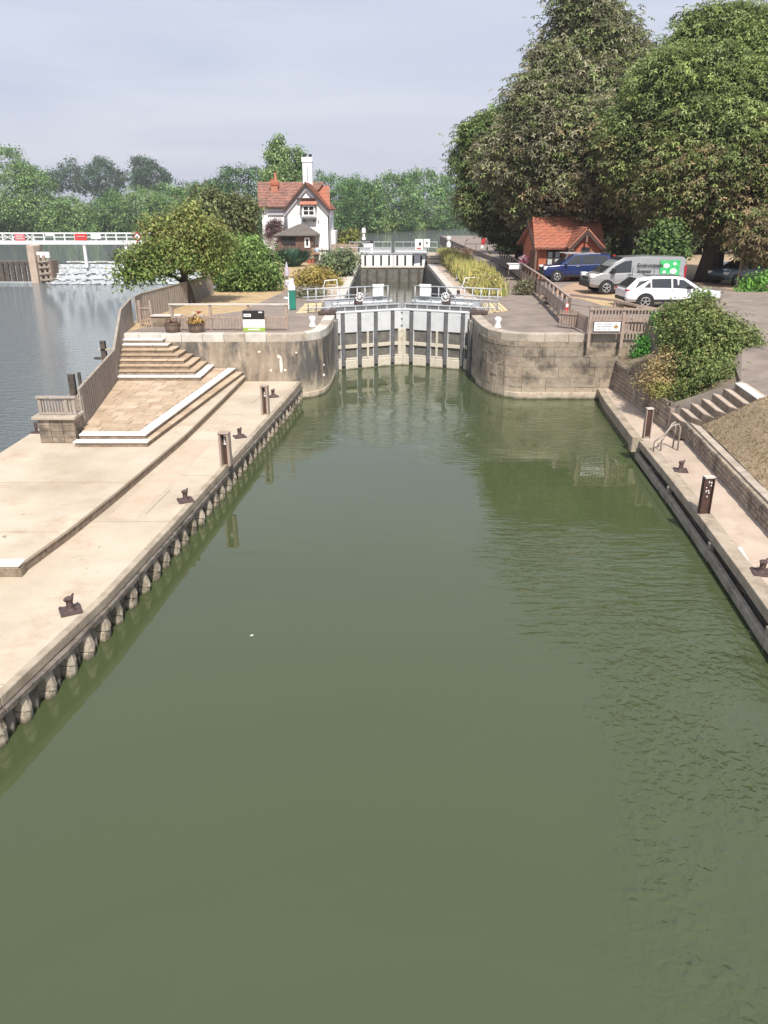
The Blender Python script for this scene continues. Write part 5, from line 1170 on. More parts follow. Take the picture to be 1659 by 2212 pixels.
# potted plants by the porch
for i, (px, py, c) in enumerate(((668, 553, (.6, .25, .25)), (676, 556, (.5, .3, .2)))):
    p = at(px, py, GZ); p = Vector((p.x*77.5/p.y, 77.5, GZ)); t = thing('flower_pot', ['terracotta pot of pink flowers under the porch window', 'terracotta pot of pale flowers by the porch corner'][i], 'flower pot', tuple(p), 'pots at the porch')
    mb = MB(); mb.lathe(p, [(.14, 0), (.2, .34), (.17, .34)], 10); mb.build('pot', brickm, t); crown('flowers', [(p.x, p.y, p.z+.5, .25, .2, .2)], 16, 8, .12, .1, [c, (.5, .45, .4), (.08, .14, .04)], t, i+60)
wv = thing('garden_wall', 'low white garden wall with dark cap right of the porch', 'wall', (-6.5, 80.2, GZ)); xa, xb = fx(686, 80.4), fx(712, 80.4)
MB().box(((xa+xb)/2, 80.4, GZ+.5), (xb-xa, .2, 1.0)).build('wall', render_w, wv); MB().box(((xa+xb)/2, 80.38, GZ+1.05), (xb-xa+.1, .28, .09)).build('cap', gaterib, wv)
t = thing('creeper', 'dark purple-leaved creeper climbing the left wing of the white cottage', 'climbing plant', (-11, 82.2, GZ))
crown('foliage', [lob(590, 492, 13, 82.0, .25), lob(599, 482, 8, 82.0, .25), lob(580, 505, 9, 82.0, .25), lob(607, 500, 8, 81.6, .25), lob(598, 505, 14, 81.8, .25, .5)], 160, 14, .35, .16, [(.09, .055, .06), (.13, .08, .08), (.18, .12, .12)], t, 70)
crown('foliage', [lob(615, 500, 5, 81.4, .2), lob(594, 520, 10, 81.5, .3, .5)], 50, 10, .3, .14, [(.5, .48, .46), (.2, .14, .14)], t, 71)
# garden shed/fence right of cottage
t = thing('garden_fence', 'weathered upright board fence behind the far green pedestal', 'fence', (-5.6, 84, GZ))
for i in range(16): MB().box((fx(716, 84)+.17*i, 84, GZ+.75+.03*(i % 3)), (.155, .04, 1.5)).build('plank', timberpink, t)

# ---- red brick hut
K = thing('brick_hut', 'small red brick hut with orange tiled roof and dark boarded gable', 'hut', (12, 55, GR))
YH_, YG = 54.2, 53.4; YRh = 57.4
hx = lambda px, Y: atY(px, 540, Y).x
hz = lambda py, Y: atY(1230, py, Y).z
x0, x1 = hx(1165, YH_), hx(1297, YH_); ze = hz(540, YH_); zr = hz(472, YRh)
MB().add([(x0, YH_, GR), (x1, YH_, GR), (x1, YH_+6.2, GR), (x0, YH_+6.2, GR), (x0, YH_, ze), (x1, YH_, ze), (x1, YH_+6.2, ze), (x0, YH_+6.2, ze), (x0, YRh-.1, zr-.2), (x1, YRh-.1, zr-.2)],
         [(0,1,5,4), (3,7,6,2), (0,4,8,7,3), (1,2,6,9,5), (4,5,9,8), (7,8,9,6)]).build('brick_walls', brickm, K)
El, Er = Vector((atY(1155, 536, YH_-.5).x, YH_-.5, hz(536, YH_-.5))), Vector((atY(1307, 536, YH_-.5).x, YH_-.5, hz(536, YH_-.5)))
Rl, Rr = atY(1150.5, 472, YRh), atY(1297.5, 472, YRh)
roof_slope(K, El, Er, Rr, Rl, tilered, 20)
roof_slope(K, (Er.x, 2*YRh-El.y, El.z), (El.x, 2*YRh-El.y, El.z), Rl, Rr, tilered, 12)
mb = MB()
for i in range(18): p = lerp(Rl, Rr, (i+.5)/18); mb.tube([p - Vector((.12, 0, -.02)), p + Vector((.12, 0, .02))], .09, 6)
mb.build('ridge_tiles', tilered, K)
# left gable boards
mb = MB(); mb.poly3([(El.x+.02, El.y, El.z-.12), (El.x+.02, YRh, Rl.z-.1), (El.x+.02, YRh, Rl.z-.4), (El.x+.02, El.y, El.z-.42)], .06, (-1, 0, 0)); mb.build('bargeboard_or_shadow', darkwood, K)
for yy in (YH_-.35, YH_+.6, YH_+1.5): MB().box((El.x+.14, yy, (GR+El.z)/2-.1), (.12, .12, El.z-GR-.2)).build('porch_post', timberdark, K)
# projecting gable
g0, g1 = hx(1236, YG), hx(1300, YG); ga = atY(1270.5, 491, YG-.35); f0, f1 = atY(1228, 535, YG-.35), atY(1308, 535, YG-.35)
MB().add([(g0, YG, GR), (g1, YG, GR), (g1, YH_+1, GR), (g0, YH_+1, GR), (g0, YG, hz(541, YG)), (g1, YG, hz(541, YG)), (g1, YH_+3, hz(541, YG)), (g0, YH_+3, hz(541, YG)), (ga.x, YG, ga.z-.25), (ga.x, YH_+3, ga.z-.25)],
         [(0,1,5,8,4), (0,4,7,3), (1,2,6,5), (4,8,9,7), (5,6,9,8)]).build('brick_gable', brickm, K)
for f in (f0, f1):
    A = Vector((f.x, YG-.35, f.z)); Bq = Vector((ga.x, YG-.35, ga.z)); A2 = A + Vector((0, 3.0, 0)); B2 = Bq + Vector((0, 3.6, 0))
    if f is f0: roof_slope(K, A2, A, Bq, B2, tilered, 12, 'gable_roof_slope')
    else: roof_slope(K, A, A2, B2, Bq, tilered, 12, 'gable_roof_slope')
    dn = Vector((0, 0, -.30)); o_ = Vector((0, -.02, -.10)); mb = MB(); mb.poly3([Bq+o_, A+o_, A+o_+dn, Bq+o_+dn], .07, (0, -1, 0)); mb.build('bargeboard_or_shadow', darkwood, K)
for px, py in ((1238, 530), (1268, 512)): MB().box(atY(px, py, YG-.3) + Vector((0, 0, -.1)), (.12, .12, .42)).build('drop_finial', timberdark, K)
window(K, hx(1181.5, YH_), hx(1212.7, YH_), hz(576, YH_), hz(540, YH_), YH_-.02, darkwood, mull=1, trans=1, fr=.08, inner=curtain)
MB().box(((hx(1176, YH_)+hx(1218, YH_))/2, YH_-.08, hz(579, YH_)), (hx(1218, YH_)-hx(1176, YH_), .2, .14)).build('window_sill', copinglight, K)
window(K, hx(1255, YG), hx(1275, YG), hz(563, YG), hz(533.5, YG), YG-.02, darkwood, mull=0, trans=1, fr=.08)
MB().box(((hx(1255, YG)+hx(1275, YG))/2, YG-.03, hz(565, YG)), (.9, .1, .08)).build('window_sill', brickm, K)

# ================================================================== WEIR
WB = thing('weir_footbridge', 'white railed footbridge over the weir on the left river', 'bridge', (-40, 89, 3.4))
Yb = 89.3
bz = lambda py: atY(150, py, Yb).z
bx = lambda px: atY(px, 520, Yb).x
XA, XB = bx(-60), bx(330)
MB().box(((XA+XB)/2, Yb+.6, (bz(528)+bz(520.5))/2), (XB-XA, 1.5, bz(520.5)-bz(528))).build('deck', whitepaint, WB)
MB().box(((XA+XB)/2, Yb, bz(504)), (XB-XA, .10, .12)).build('top_rail', whitepaint, WB)
MB().box(((XA+XB)/2, Yb, bz(512)), (XB-XA, .07, .09)).build('middle_rail', whitepaint, WB)
MB().box(((XA+XB)/2, Yb+1.2, bz(504)), (XB-XA, .10, .10)).build('rear_rail', whitepaint, WB)
k = -60
while k < 330:
    MB().box((bx(k), Yb-.01, (bz(504)+bz(521))/2), (.11, .09, bz(504)-bz(521))).build('rail_post', whitepaint, WB); k += 22.3
for px0, px1 in ((-14, 2), (6, 32), (58, 75)):
    MB().bar((bx(px0), Yb-.05, bz(505)), (bx(px1), Yb-.05, bz(520)), .05, .12, up=(0, 1, 0)).build('cross_brace', whitepaint, WB); MB().bar((bx(px0), Yb-.08, bz(520)), (bx(px1), Yb-.08, bz(505)), .05, .12, up=(0, 1, 0)).build('cross_brace', whitepaint, WB)
for px in (180, 270, 400): MB().box((bx(px), Yb+.1, (bz(528)+1.5)/2), (.26, .3, bz(528)-1.5)).build('bridge_leg', whitepaint, WB)
def wsign(p0, p1, y0, y1, m, label, name='weir_sign'):
    t = thing(name, label, 'sign', (bx(p0), Yb-.2, bz(y1)))
    MB().box(((bx(p0)+bx(p1))/2, Yb-.14, (bz(y0)+bz(y1))/2), (bx(p1)-bx(p0), .05, bz(y0)-bz(y1))).build('plate', m, t, bevel=.02); return t
t = wsign(34.5, 56, 505.5, 520, pinkpaint, 'faded pinkish red danger sign at the left of the weir footbridge'); 
for y_ in (510, 515): MB().box(((bx(36)+bx(54))/2, Yb-.18, bz(y_)), (bx(52)-bx(38), .02, .12)).build('white_lettering', curtain, t)
t = wsign(163.5, 189.5, 504.8, 519.5, redpaint, 'bright red sign in the middle of the weir footbridge'); MB().box((bx(177), Yb-.18, bz(510.5)), (bx(186)-bx(168), .02, .06)).build('white_lettering', curtain, t)
wsign(198.5, 219.5, 504.5, 516, whitepaint, 'plain white sign just right of the bright red weir sign')
t = wsign(101, 117, 504, 509.5, whitepaint, 'narrow white plate high on the weir rail above the timber pier')
t = thing('diamond_sign', 'white diamond sign with red border at the right end of the weir rail', 'sign', (bx(298.5), Yb-.2, bz(511)))
mb = MB(); c = Vector((bx(298.5), Yb-.16, bz(511.5))); mb.poly3([c + Vector(v) for v in ((0, 0, .55), (.55, 0, 0), (0, 0, -.55), (-.55, 0, 0))], .04, (0, -1, 0)); mb.build('red_plate', redpaint, t)
mb = MB(); mb.poly3([c + Vector((x_, -.02, z_)) for x_, z_ in ((0, .34), (.34, 0), (0, -.34), (-.34, 0))], .03, (0, -1, 0)); mb.build('white_centre', whitepaint, t)
MB().box(c + Vector((0, -.045, 0)), (.12, .02, .2)).build('black_symbol', black, t)
wp = thing('weir_pier', 'pinkish concrete weir pier under the left of the footbridge', 'pier', (bx(77), 88.2, 0))
MB().box((bx(77), 88.6, 1.6), (bx(85)-bx(69), 2.2, 4.6)).build('pier', concrete_pink, wp, bevel=.1)
tp = thing('timber_pier', 'brown timber framed pier beside the weir cascade', 'pier', (bx(97), 88.0, 0))
for i, px in enumerate((89, 100, 110)): MB().box((bx(px), 87.9, 1.2), (.25, .25, (3.4, 3.3, 2.6)[i])).build('pile', timberpink, tp)
for z_ in (.3, .95, 1.6, 2.2): MB().bar((bx(88), 87.7, z_), (bx(111), 87.7, z_+.1), .2, .2).build('cross_timber', timberfend, tp)
MB().box((bx(98), 88.2, 2.9), (1.35, .3, .6)).build('white_box', whitepaint, tp)
MB().box((bx(99), 88.9, 1.0), (1.6, 1.6, 2.6)).build('core', timberdark, tp)
# gates left of the pier
sgt = thing('sluice_gates', 'row of dark sluice gates with white streaked water left of the weir pier', 'sluice', (bx(30), 89, 0))
for i in range(9):
    px = -40 + i*12.2; MB().box((bx(px), 88.9, 1.0), (.42, .3, 2.3)).build('gate_post', timberoak, sgt)
    if i < 8: MB().box((bx(px+6.1), 89.1, .8), (bx(px+9)-bx(px+3), .1, 1.9)).build('water_streak', foam if i > 3 else gatedark, sgt)
MB().box((bx(15), 89.2, 2.05), (bx(70)-bx(-50), .5, .35)).build('lintel', gatedark, sgt)
# cascade: stepped white water right of the pier
mb = MB(); nx = 90; xs0, xs1 = bx(109), -12.6; prof = [(90.9, 1.80), (90.4, 1.74), (90.1, 1.40), (89.7, 1.34), (89.5, .95), (89.0, .90), (88.8, .5), (88.3, .42), (88.1, .15), (87.2, .05), (86.4, .012)]
rnd = random.Random(8)
for i in range(nx+1):
    x = xs0 + (xs1-xs0)*i/nx
    for j, (y_, z_) in enumerate(prof): mb.v.append((x, y_ + rnd.uniform(-.1, .1) + (rnd.uniform(-.5, .3) if j == 10 else 0), z_ + (rnd.uniform(-.06, .06) if 0 < j < 9 else 0)))
for i in range(nx):
    for j in range(len(prof)-1): mb.f.append((i*11+j, i*11+j+1, (i+1)*11+j+1, (i+1)*11+j))
mb.build('weir_cascade', foam, kind='stuff', smooth=False)
mb = MB()
for (y_, z_, h_) in ((90.15, 1.5, .10), (86.6, .05, .16), (88.2, .42, .05), (89.1, .93, .05)):
    x = xs0
    while x < xs1:
        w = rnd.uniform(.08, .5); mb.box((x+w/2, y_-.15+rnd.uniform(-.25, .2), z_+rnd.uniform(-.12, .1)), (w, .25, h_*rnd.uniform(.3, 1.0)), rnd.uniform(-.2, .2)); x += w*rnd.uniform(.5, 1.2)
mb.build('foam_lines', foamw, kind='stuff')
mb = MB(); mb.box(((bx(-50)+bx(69))/2, 88.3, .02), (bx(69)-bx(-50), 1.2, .06)); mb.build('weir_foam', foam, kind='stuff')
g = MB().box(((xs0+xs1)/2, 91.1, .4), (xs1-xs0, .3, 2.9)); one(g.build('weir_crest_beam', gatedark), 'dark crest beam along the top of the weir cascade', 'weir beam')
t = thing('float_boom', 'chain of small white floats strung across the water above the weir', 'boom', (-30, 93, 1.8), None)
for i in range(26): MB().box((bx(112+i*7.4), 93.2 + .5*math.sin(i*.8), 1.86), (.45, .2, .14)).build('float', whitepaint, t)
mb = MB(); mb.tube([(bx(112), 93.2, 1.86), (bx(300), 93.2, 1.86)], .03, 5); mb.build('rope', timberdark, t)
dp = thing('marker_pile', 'dark T-shaped pile standing in the water above the weir', 'pile', (bx(235), 91.6, 1.8)); MB().box((bx(234), 91.6, 2.4), (.4, .4, 2.6)).build('pile', gaterib, dp); MB().box((bx(234), 91.5, 2.35), (1.2, .3, .3)).build('cross_arm', gaterib, dp)
# right dam between weir and island
# ================================================================== VEHICLES
def car(name, label, cat, loc, yaw, Ln, Wd, st, roofcol, paint, wins, wheels, wr=.34, screen=None, rear=None, extras=None, trim=None):
    """st: stations (x, z_low, z_belt, z_roof, half width, roof half width), front = +x"""
    root = thing(name, label, cat)
    def prof_pts(s_): 
        x, zl, zb, zr, hw, rw = s_; return [(x, -hw*.88, zl), (x, -hw, zl+.16), (x, -hw, (zl+zb)/2+.1), (x, -hw*.97, zb), (x, -hw*.5, zb+.03), (x, hw*.5, zb+.03), (x, hw*.97, zb), (x, hw, (zl+zb)/2+.1), (x, hw, zl+.16), (x, hw*.88, zl)]
    mb = MB(); n = 10
    for s_ in st: mb.v += prof_pts(s_)
    for i in range(len(st)-1):
        for j in range(n): mb.f.append((i*n+j, (i+1)*n+j, (i+1)*n+(j+1) % n, i*n+(j+1) % n))
    mb.f += [tuple(range(n)), tuple((len(st)-1)*n+j for j in range(n))[::-1]]
    mb.build('body', paint, root, bevel=.03, smooth=False)
    cb = [s_ for s_ in st if s_[3] is not None]; mb = MB(); m_ = 6
    for x, zl, zb, zr, hw, rw in cb: mb.v += [(x, -hw*.96, zb-.02), (x, -rw, zr-.05), (x, -rw*.8, zr), (x, rw*.8, zr), (x, rw, zr-.05), (x, hw*.96, zb-.02)]
    for i in range(len(cb)-1):
        for j in range(m_-1): mb.f.append((i*m_+j, (i+1)*m_+j, (i+1)*m_+j+1, i*m_+j+1))
    mb.f += [tuple(range(m_)), tuple((len(cb)-1)*m_+j for j in range(m_))[::-1]]
    mb.build('cabin', roofcol, root, bevel=.025)
    def side(x, t, sd):
        for p, q in zip(cb[:-1], cb[1:]):
            a_, b_ = sorted((p[0], q[0]))
            if a_ - 1e-6 <= x <= b_ + 1e-6:
                f = 0 if abs(q[0]-p[0]) < 1e-6 else (x-p[0])/(q[0]-p[0]); v = [p[k]+(q[k]-p[k])*f for k in range(6)]
                y0, y1, z0, z1 = v[4]*.96, v[5], v[2]-.02, v[3]-.05; return Vector((x, sd*(y0+(y1-y0)*t), z0+(z1-z0)*t))
        return Vector((x, sd*cb[0][4]*.96, cb[0][2]))
    for w in wins:
        for sd in (-1, 1):
            pts = [side(x, t, sd) + Vector((0, sd*.014, 0)) for x, t in w]; mb = MB(); mb.poly3(pts, .012, (0, sd, .2)); mb.build('side_window', glass, root)
    for scr, nm in ((screen, 'windscreen'), (rear, 'rear_window')):
        if scr:
            (xa, za, wa), (xb, zb_, wb) = scr; nv = Vector((za-zb_ if xa < xb else zb_-za, 0, abs(xb-xa))); 
            o = Vector((.02 if xa > xb else -.02, 0, .02))
            mb = MB(); mb.poly3([Vector((xa, -wa, za))+o, Vector((xa, wa, za))+o, Vector((xb, wb, zb_))+o, Vector((xb, -wb, zb_))+o], .01, (1 if xa > xb else -1, 0, .5)); mb.build(nm, glass, root)
    for wx in wheels:
        for sd in (-1, 1):
            hw = max(s_[4] for s_ in st)
            mb = MB(); pts = [(wx + math.cos(a)*wr*1.2, sd*(hw+.006), wr + math.sin(a)*wr*1.2) for a in [math.pi*2*i/20 for i in range(20)] if math.sin(a) > -.65]
            mb.poly3(pts, .03, (0, sd, 0)); mb.build('wheel_arch', trim or black, root)
            M_ = []
            ty = MB()
            for k, (r_, y_) in enumerate(((wr*.62, .02), (wr, .0), (wr, -.2), (wr*.62, -.22))):
                for j in range(20): a = 2*math.pi*j/20; ty.v.append((wx + r_*math.cos(a), sd*(hw+.02+y_), wr + r_*math.sin(a)))
            for k in range(3):
                for j in range(20): ty.f.append((k*20+j, k*20+(j+1) % 20, (k+1)*20+(j+1) % 20, (k+1)*20+j))
            w_ = ty.build('wheel', black, root)
            rm = MB(); rm.poly3([(wx + wr*.6*math.cos(a), sd*(hw+.005), wr + wr*.6*math.sin(a)) for a in [2*math.pi*i/16 for i in range(16)]], .02, (0, sd, 0)); rm.build('brake_disc', gaterib, w_)
            rm = MB()
            for k in range(5):
                a = 2*math.pi*k/5+.3; rm.bar((wx, sd*(hw+.03), wr), (wx + wr*.6*math.cos(a), sd*(hw+.03), wr + wr*.6*math.sin(a)), .03, wr*.22, up=(0, 1, 0))
            rm.tube([(wx + wr*.6*math.cos(a), sd*(hw+.025), wr + wr*.6*math.sin(a)) for a in [2*math.pi*i/16 for i in range(17)]], wr*.06, 5); rm.build('rim', rimM, w_)
    if extras: extras(root)
    root.location = loc; root.rotation_euler = (0, 0, yaw)
    if name == 'white_suv': root.scale = (.94, .92, .86)
    return root
rimM = mat('alloy_rim', (.55, .55, .56), rough=.35, metal=.5)
bluep = mat('dark_blue_car_paint', (.008, .022, .10), rough=.25, coat=.7, spec=.6); whitep = mat('white_car_paint', (.78, .78, .79), rough=.25, coat=.8)
silverp = mat('silver_grey_car_paint', (.36, .37, .38), rough=.3, metal=.35, coat=.7); navyp = mat('dark_slate_car_paint', (.09, .14, .18), rough=.3, coat=.7); palep = mat('pale_blue_car_paint', (.38, .50, .56), rough=.3, coat=.7)
lampw = mat('clear_lamp', (.75, .77, .78), rough=.15); lampr = mat('red_lamp', (.45, .01, .03), rough=.2)
def px_(m, c, d, name): 
    def f(r): MB().box(c, d).build(name, m, r, bevel=.02)
    return f
def blue_x(r):
    for s in (-1, 1):
        MB().box((2.08, s*.66, .86), (.30, .32, .24)).build('headlight', lampw, r, bevel=.05); MB().box((-2.22, s*.76, 1.35), (.16, .16, .62)).build('tail_light', lampr, r, bevel=.03)
        MB().box((.85, s*.99, 1.12), (.16, .2, .14)).build('door_mirror', bluep, r, bevel=.03); MB().box((.1, s*.915, .98), (.2, .02, .03)).build('door_handle', rimM, r)
        MB().box((-.2, s*.66, 1.74), (2.3, .04, .05)).build('roof_rail', rimM, r); MB().box((0, s*.905, .42), (3.2, .03, .14)).build('sill_trim', black, r)
        for x in (.85, -.12, -1.05): MB().box((x, s*.908, .85), (.012, .012, .6)).build('door_gap', black, r)
    MB().box((2.26, 0, .52), (.12, 1.5, .26)).build('bumper', black, r, bevel=.04); MB().box((2.27, 0, .8), (.06, .8, .18)).build('grille', black, r)
p = at(1300, 613, GR); yB = -math.radians(178)
pc = (at(1175, 613, GR) + at(1312, 607, GR))/2
car('blue_suv', 'dark blue estate 4x4 with red tail lamp parked in front of the brick hut', 'car', (pc.x+.1, pc.y+1.0, GR), yB, 4.45, 1.8,
    [(-2.25, .42, .95, None, .8, .6), (-2.2, .32, 1.08, 1.45, .88, .66), (-1.95, .3, 1.1, 1.70, .9, .68), (-.6, .3, 1.08, 1.76, .9, .7), (.35, .3, 1.05, 1.72, .9, .68), (1.25, .3, 1.04, 1.08, .9, .78), (1.9, .32, .98, None, .88, .6), (2.22, .4, .84, None, .8, .6)],
    bluep, bluep, [[(-1.85, .12), (-1.15, .12), (-1.15, .88), (-1.75, .88)], [(-1.08, .12), (-.2, .12), (-.2, .88), (-1.08, .88)], [(-.12, .12), (.95, .12), (.42, .85), (-.12, .88)]],
    [1.38, -1.38], .35, ((1.22, 1.1, .7), (.40, 1.68, .58)), ((-2.2, 1.15, .7), (-1.97, 1.66, .6)), blue_x)
def van_x(r):
    for s in (-1, 1):
        MB().box((2.48, s*.74, .98), (.34, .34, .22)).build('headlight', lampw, r, bevel=.05); MB().box((-2.6, s*.86, 1.15), (.08, .14, .7)).build('tail_light', lampr, r)
        MB().box((1.45, s*1.08, 1.25), (.18, .22, .3)).build('door_mirror', black, r, bevel=.03); MB().box((.5, s*.965, 1.05), (.22, .02, .04)).build('door_handle', black, r)
        MB().box((0, s*.965, .52), (3.2, .03, .1)).build('sill_trim', black, r)
        for x in (1.35, .35, -.85): MB().box((x, s*.962, 1.0), (.014, .012, 1.0)).build('door_gap', black, r)
        MB().poly3([(-1.15, s*.972, .98), (-2.25, s*.972, .98), (-2.25, s*.93, 1.78), (-1.15, s*.93, 1.78)], .01, (0, s, 0)).build('green_graphic', greenv, r)
        for (x, z_, rr_) in ((-1.5, 1.5, .17), (-1.9, 1.22, .2), (-1.95, 1.6, .1), (-1.4, 1.18, .1)):
            MB().poly3([(x + rr_*math.cos(a), s*(.978 - max(0, z_+rr_*math.sin(a)-.98)*.052), z_ + rr_*math.sin(a)*.7) for a in [2*math.pi*i/10 for i in range(10)]], .008, (0, s, 0)).build('white_swirl', whitepaint, r)
    MB().box((2.66, 0, .55), (.14, 1.6, .34)).build('bumper', black, r, bevel=.05); MB().box((2.66, 0, .85), (.06, .9, .16)).build('grille', black, r)
    # lettering on both sides
    for s in (1, -1):
        for i, wd in enumerate(('Environment', 'Agency')):
            tx = text(wd, (0, 0, 0), .27, (0, 0, 0), greytx, None); tx.parent = r
            tx.location = ((.05 if s < 0 else -.95) if False else (.12 if s > 0 else -1.05), s*.968, 1.44-.30*i); tx.rotation_euler = (math.pi/2 - .05*0, 0, 0 if s < 0 else math.pi)
greenv = mat('bright_green_vinyl', (.02, .38, .10), (.10, .52, .2), 7, .45); greytx = mat('dark_grey_lettering', (.04, .045, .05), rough=.6)
pc = (at(1262, 641, GR) + at(1478, 632, GR))/2
car('grey_van', 'silver grey panel van with a green graphic and Environment Agency lettering', 'van', (pc.x, pc.y+1.0, GR), math.radians(184), 5.3, 1.95,
    [(-2.62, .45, 1.1, 1.85, .9, .78), (-2.5, .36, 1.1, 1.95, .95, .82), (-.6, .34, 1.1, 2.0, .96, .84), (.75, .34, 1.1, 1.94, .96, .82), (1.3, .34, 1.1, 1.68, .96, .76), (2.0, .34, 1.12, 1.16, .95, .8), (2.45, .38, 1.0, None, .92, .7), (2.64, .42, .85, None, .84, .6)],
    silverp, silverp, [[(.42, .10), (1.7, .08), (1.28, .72), (.85, .84), (.42, .84)]], [1.72, -1.6], .36, ((2.02, 1.16, .80), (.82, 1.92, .66)), None, van_x)
def white_x(r):
    for s in (-1, 1):
        MB().box((2.2, s*.72, .85), (.30, .34, .12)).build('headlight', lampw, r, bevel=.03); MB().box((-2.3, s*.76, .98), (.2, .3, .07)).build('tail_light', lampr, r)
        MB().box((.72, s*1.05, 1.14), (.2, .22, .16)).build('door_mirror', black, r, bevel=.04); MB().box((0, s*.972, .42), (3.4, .03, .14)).build('sill_trim', black, r)
        for x in (.95, -.12, -1.15): MB().box((x, s*.968, .8), (.012, .012, .55)).build('door_gap', gaterib, r)
    MB().box((-2.38, 0, .5), (.1, 1.5, .2)).build('rear_bumper_trim', black, r, bevel=.04); MB().box((2.36, 0, .55), (.08, 1.5, .3)).build('grille', black, r)
    MB().box((-.45, 0, 1.69), (1.5, 1.1, .03)).build('glass_roof', glass, r)
pc = (at(1345, 672, GR) + at(1545, 664, GR))/2
car('white_suv', 'white sporty SUV with floating roof parked nearest the fence', 'car', (pc.x+.15, pc.y+1.05, GR), math.radians(2), 4.8, 1.95,
    [(-2.4, .48, .95, None, .82, .6), (-2.3, .36, 1.05, 1.12, .92, .66), (-1.85, .34, 1.08, 1.55, .96, .66), (-1.0, .34, 1.06, 1.68, .97, .7), (.2, .34, 1.04, 1.67, .97, .7), (.6, .34, 1.03, 1.58, .97, .68), (1.45, .34, 1.0, 1.04, .97, .8), (2.1, .36, .92, None, .94, .6), (2.38, .44, .78, None, .86, .6)],
    whitep, whitep, [[(-1.95, .15), (-1.2, .10), (-1.2, .85), (-1.75, .80)], [(-1.14, .10), (-.16, .10), (-.16, .9), (-1.14, .88)], [(-.08, .10), (1.1, .12), (.5, .86), (-.08, .9)]],
    [1.45, -1.42], .38, ((1.42, 1.03, .8), (.58, 1.58, .6)), ((-2.32, 1.1, .7), (-1.83, 1.55, .58)), white_x)
def dk_x(r):
    for s in (-1, 1): MB().box((1.95, s*.66, .72), (.3, .3, .18)).build('headlight', lampw, r, bevel=.04); MB().box((.75, s*.96, 1.0), (.16, .18, .14)).build('door_mirror', navyp, r, bevel=.03)
    MB().box((2.14, 0, .42), (.1, 1.4, .22)).build('bumper', black, r, bevel=.04)
pc = at(1618, 616, GR)
hatch = [(-2.1, .4, .9, None, .78, .6), (-2.0, .28, .95, 1.2, .84, .6), (-1.5, .26, .96, 1.44, .86, .64), (-.3, .26, .95, 1.5, .87, .66), (.4, .26, .94, 1.44, .87, .64), (1.25, .26, .92, .96, .87, .74), (1.85, .3, .84, None, .84, .6), (2.1, .36, .68, None, .76, .6)]
hw_ = [[(-1.4, .12), (-.55, .12), (-.55, .86), (-1.3, .84)], [(-.48, .12), (.95, .12), (.42, .82), (-.48, .88)]]
car('dark_hatchback', 'dark slate hatchback in the tree shade behind a young stake', 'car', (pc.x, pc.y+1.0, GR), math.radians(200), 4.2, 1.74, hatch, navyp, navyp, hw_, [1.3, -1.25], .31, ((1.22, .97, .7), (.42, 1.42, .56)), None, dk_x)
pc = at(1652, 601, GR)
car('pale_blue_car', 'pale blue car partly hidden behind the dark slate hatchback', 'car', (pc.x+.3, pc.y+2.6, GR), math.radians(184), 4.2, 1.74, hatch, palep, palep, hw_, [1.3, -1.25], .31, ((1.22, .97, .7), (.42, 1.42, .56)), None, None)
p = at(1572, 617, GR); mb = MB(); mb.tube([Vector((p.x, p.y-1.2, GR)), Vector((p.x+.1, p.y-1.2, GR+2.1))], .05, 6); one(mb.build('tree_stake', timberpink), 'thin pale stake standing in front of the dark slate hatchback', 'stake')

# low wall and white covers beside the hut
t = thing('garden_table', 'white covered garden table with pink flowers left of the brick hut', 'table', tuple(at(1118, 575, GR)))
p = atY(1116, 552, 58); MB().box((p.x, 58, GR+.72), (1.3, .8, .06)).build('table_top', whitepaint, t); 
for dx in (-.55, .55):
    for dy in (-.3, .3): MB().box((p.x+dx, 58+dy, GR+.35), (.06, .06, .7)).build('leg', timberdark, t)
MB().box((p.x-.1, 57.62, GR+.55), (.9, .04, .35)).build('cloth', whitepaint, t)
crown('pink_flowers', [(p.x+.65, 58, GR+1.0, .4, .3, .28)], 24, 10, .18, .14, [(.6, .2, .3), (.5, .12, .22), (.7, .6, .6)], t, 80)

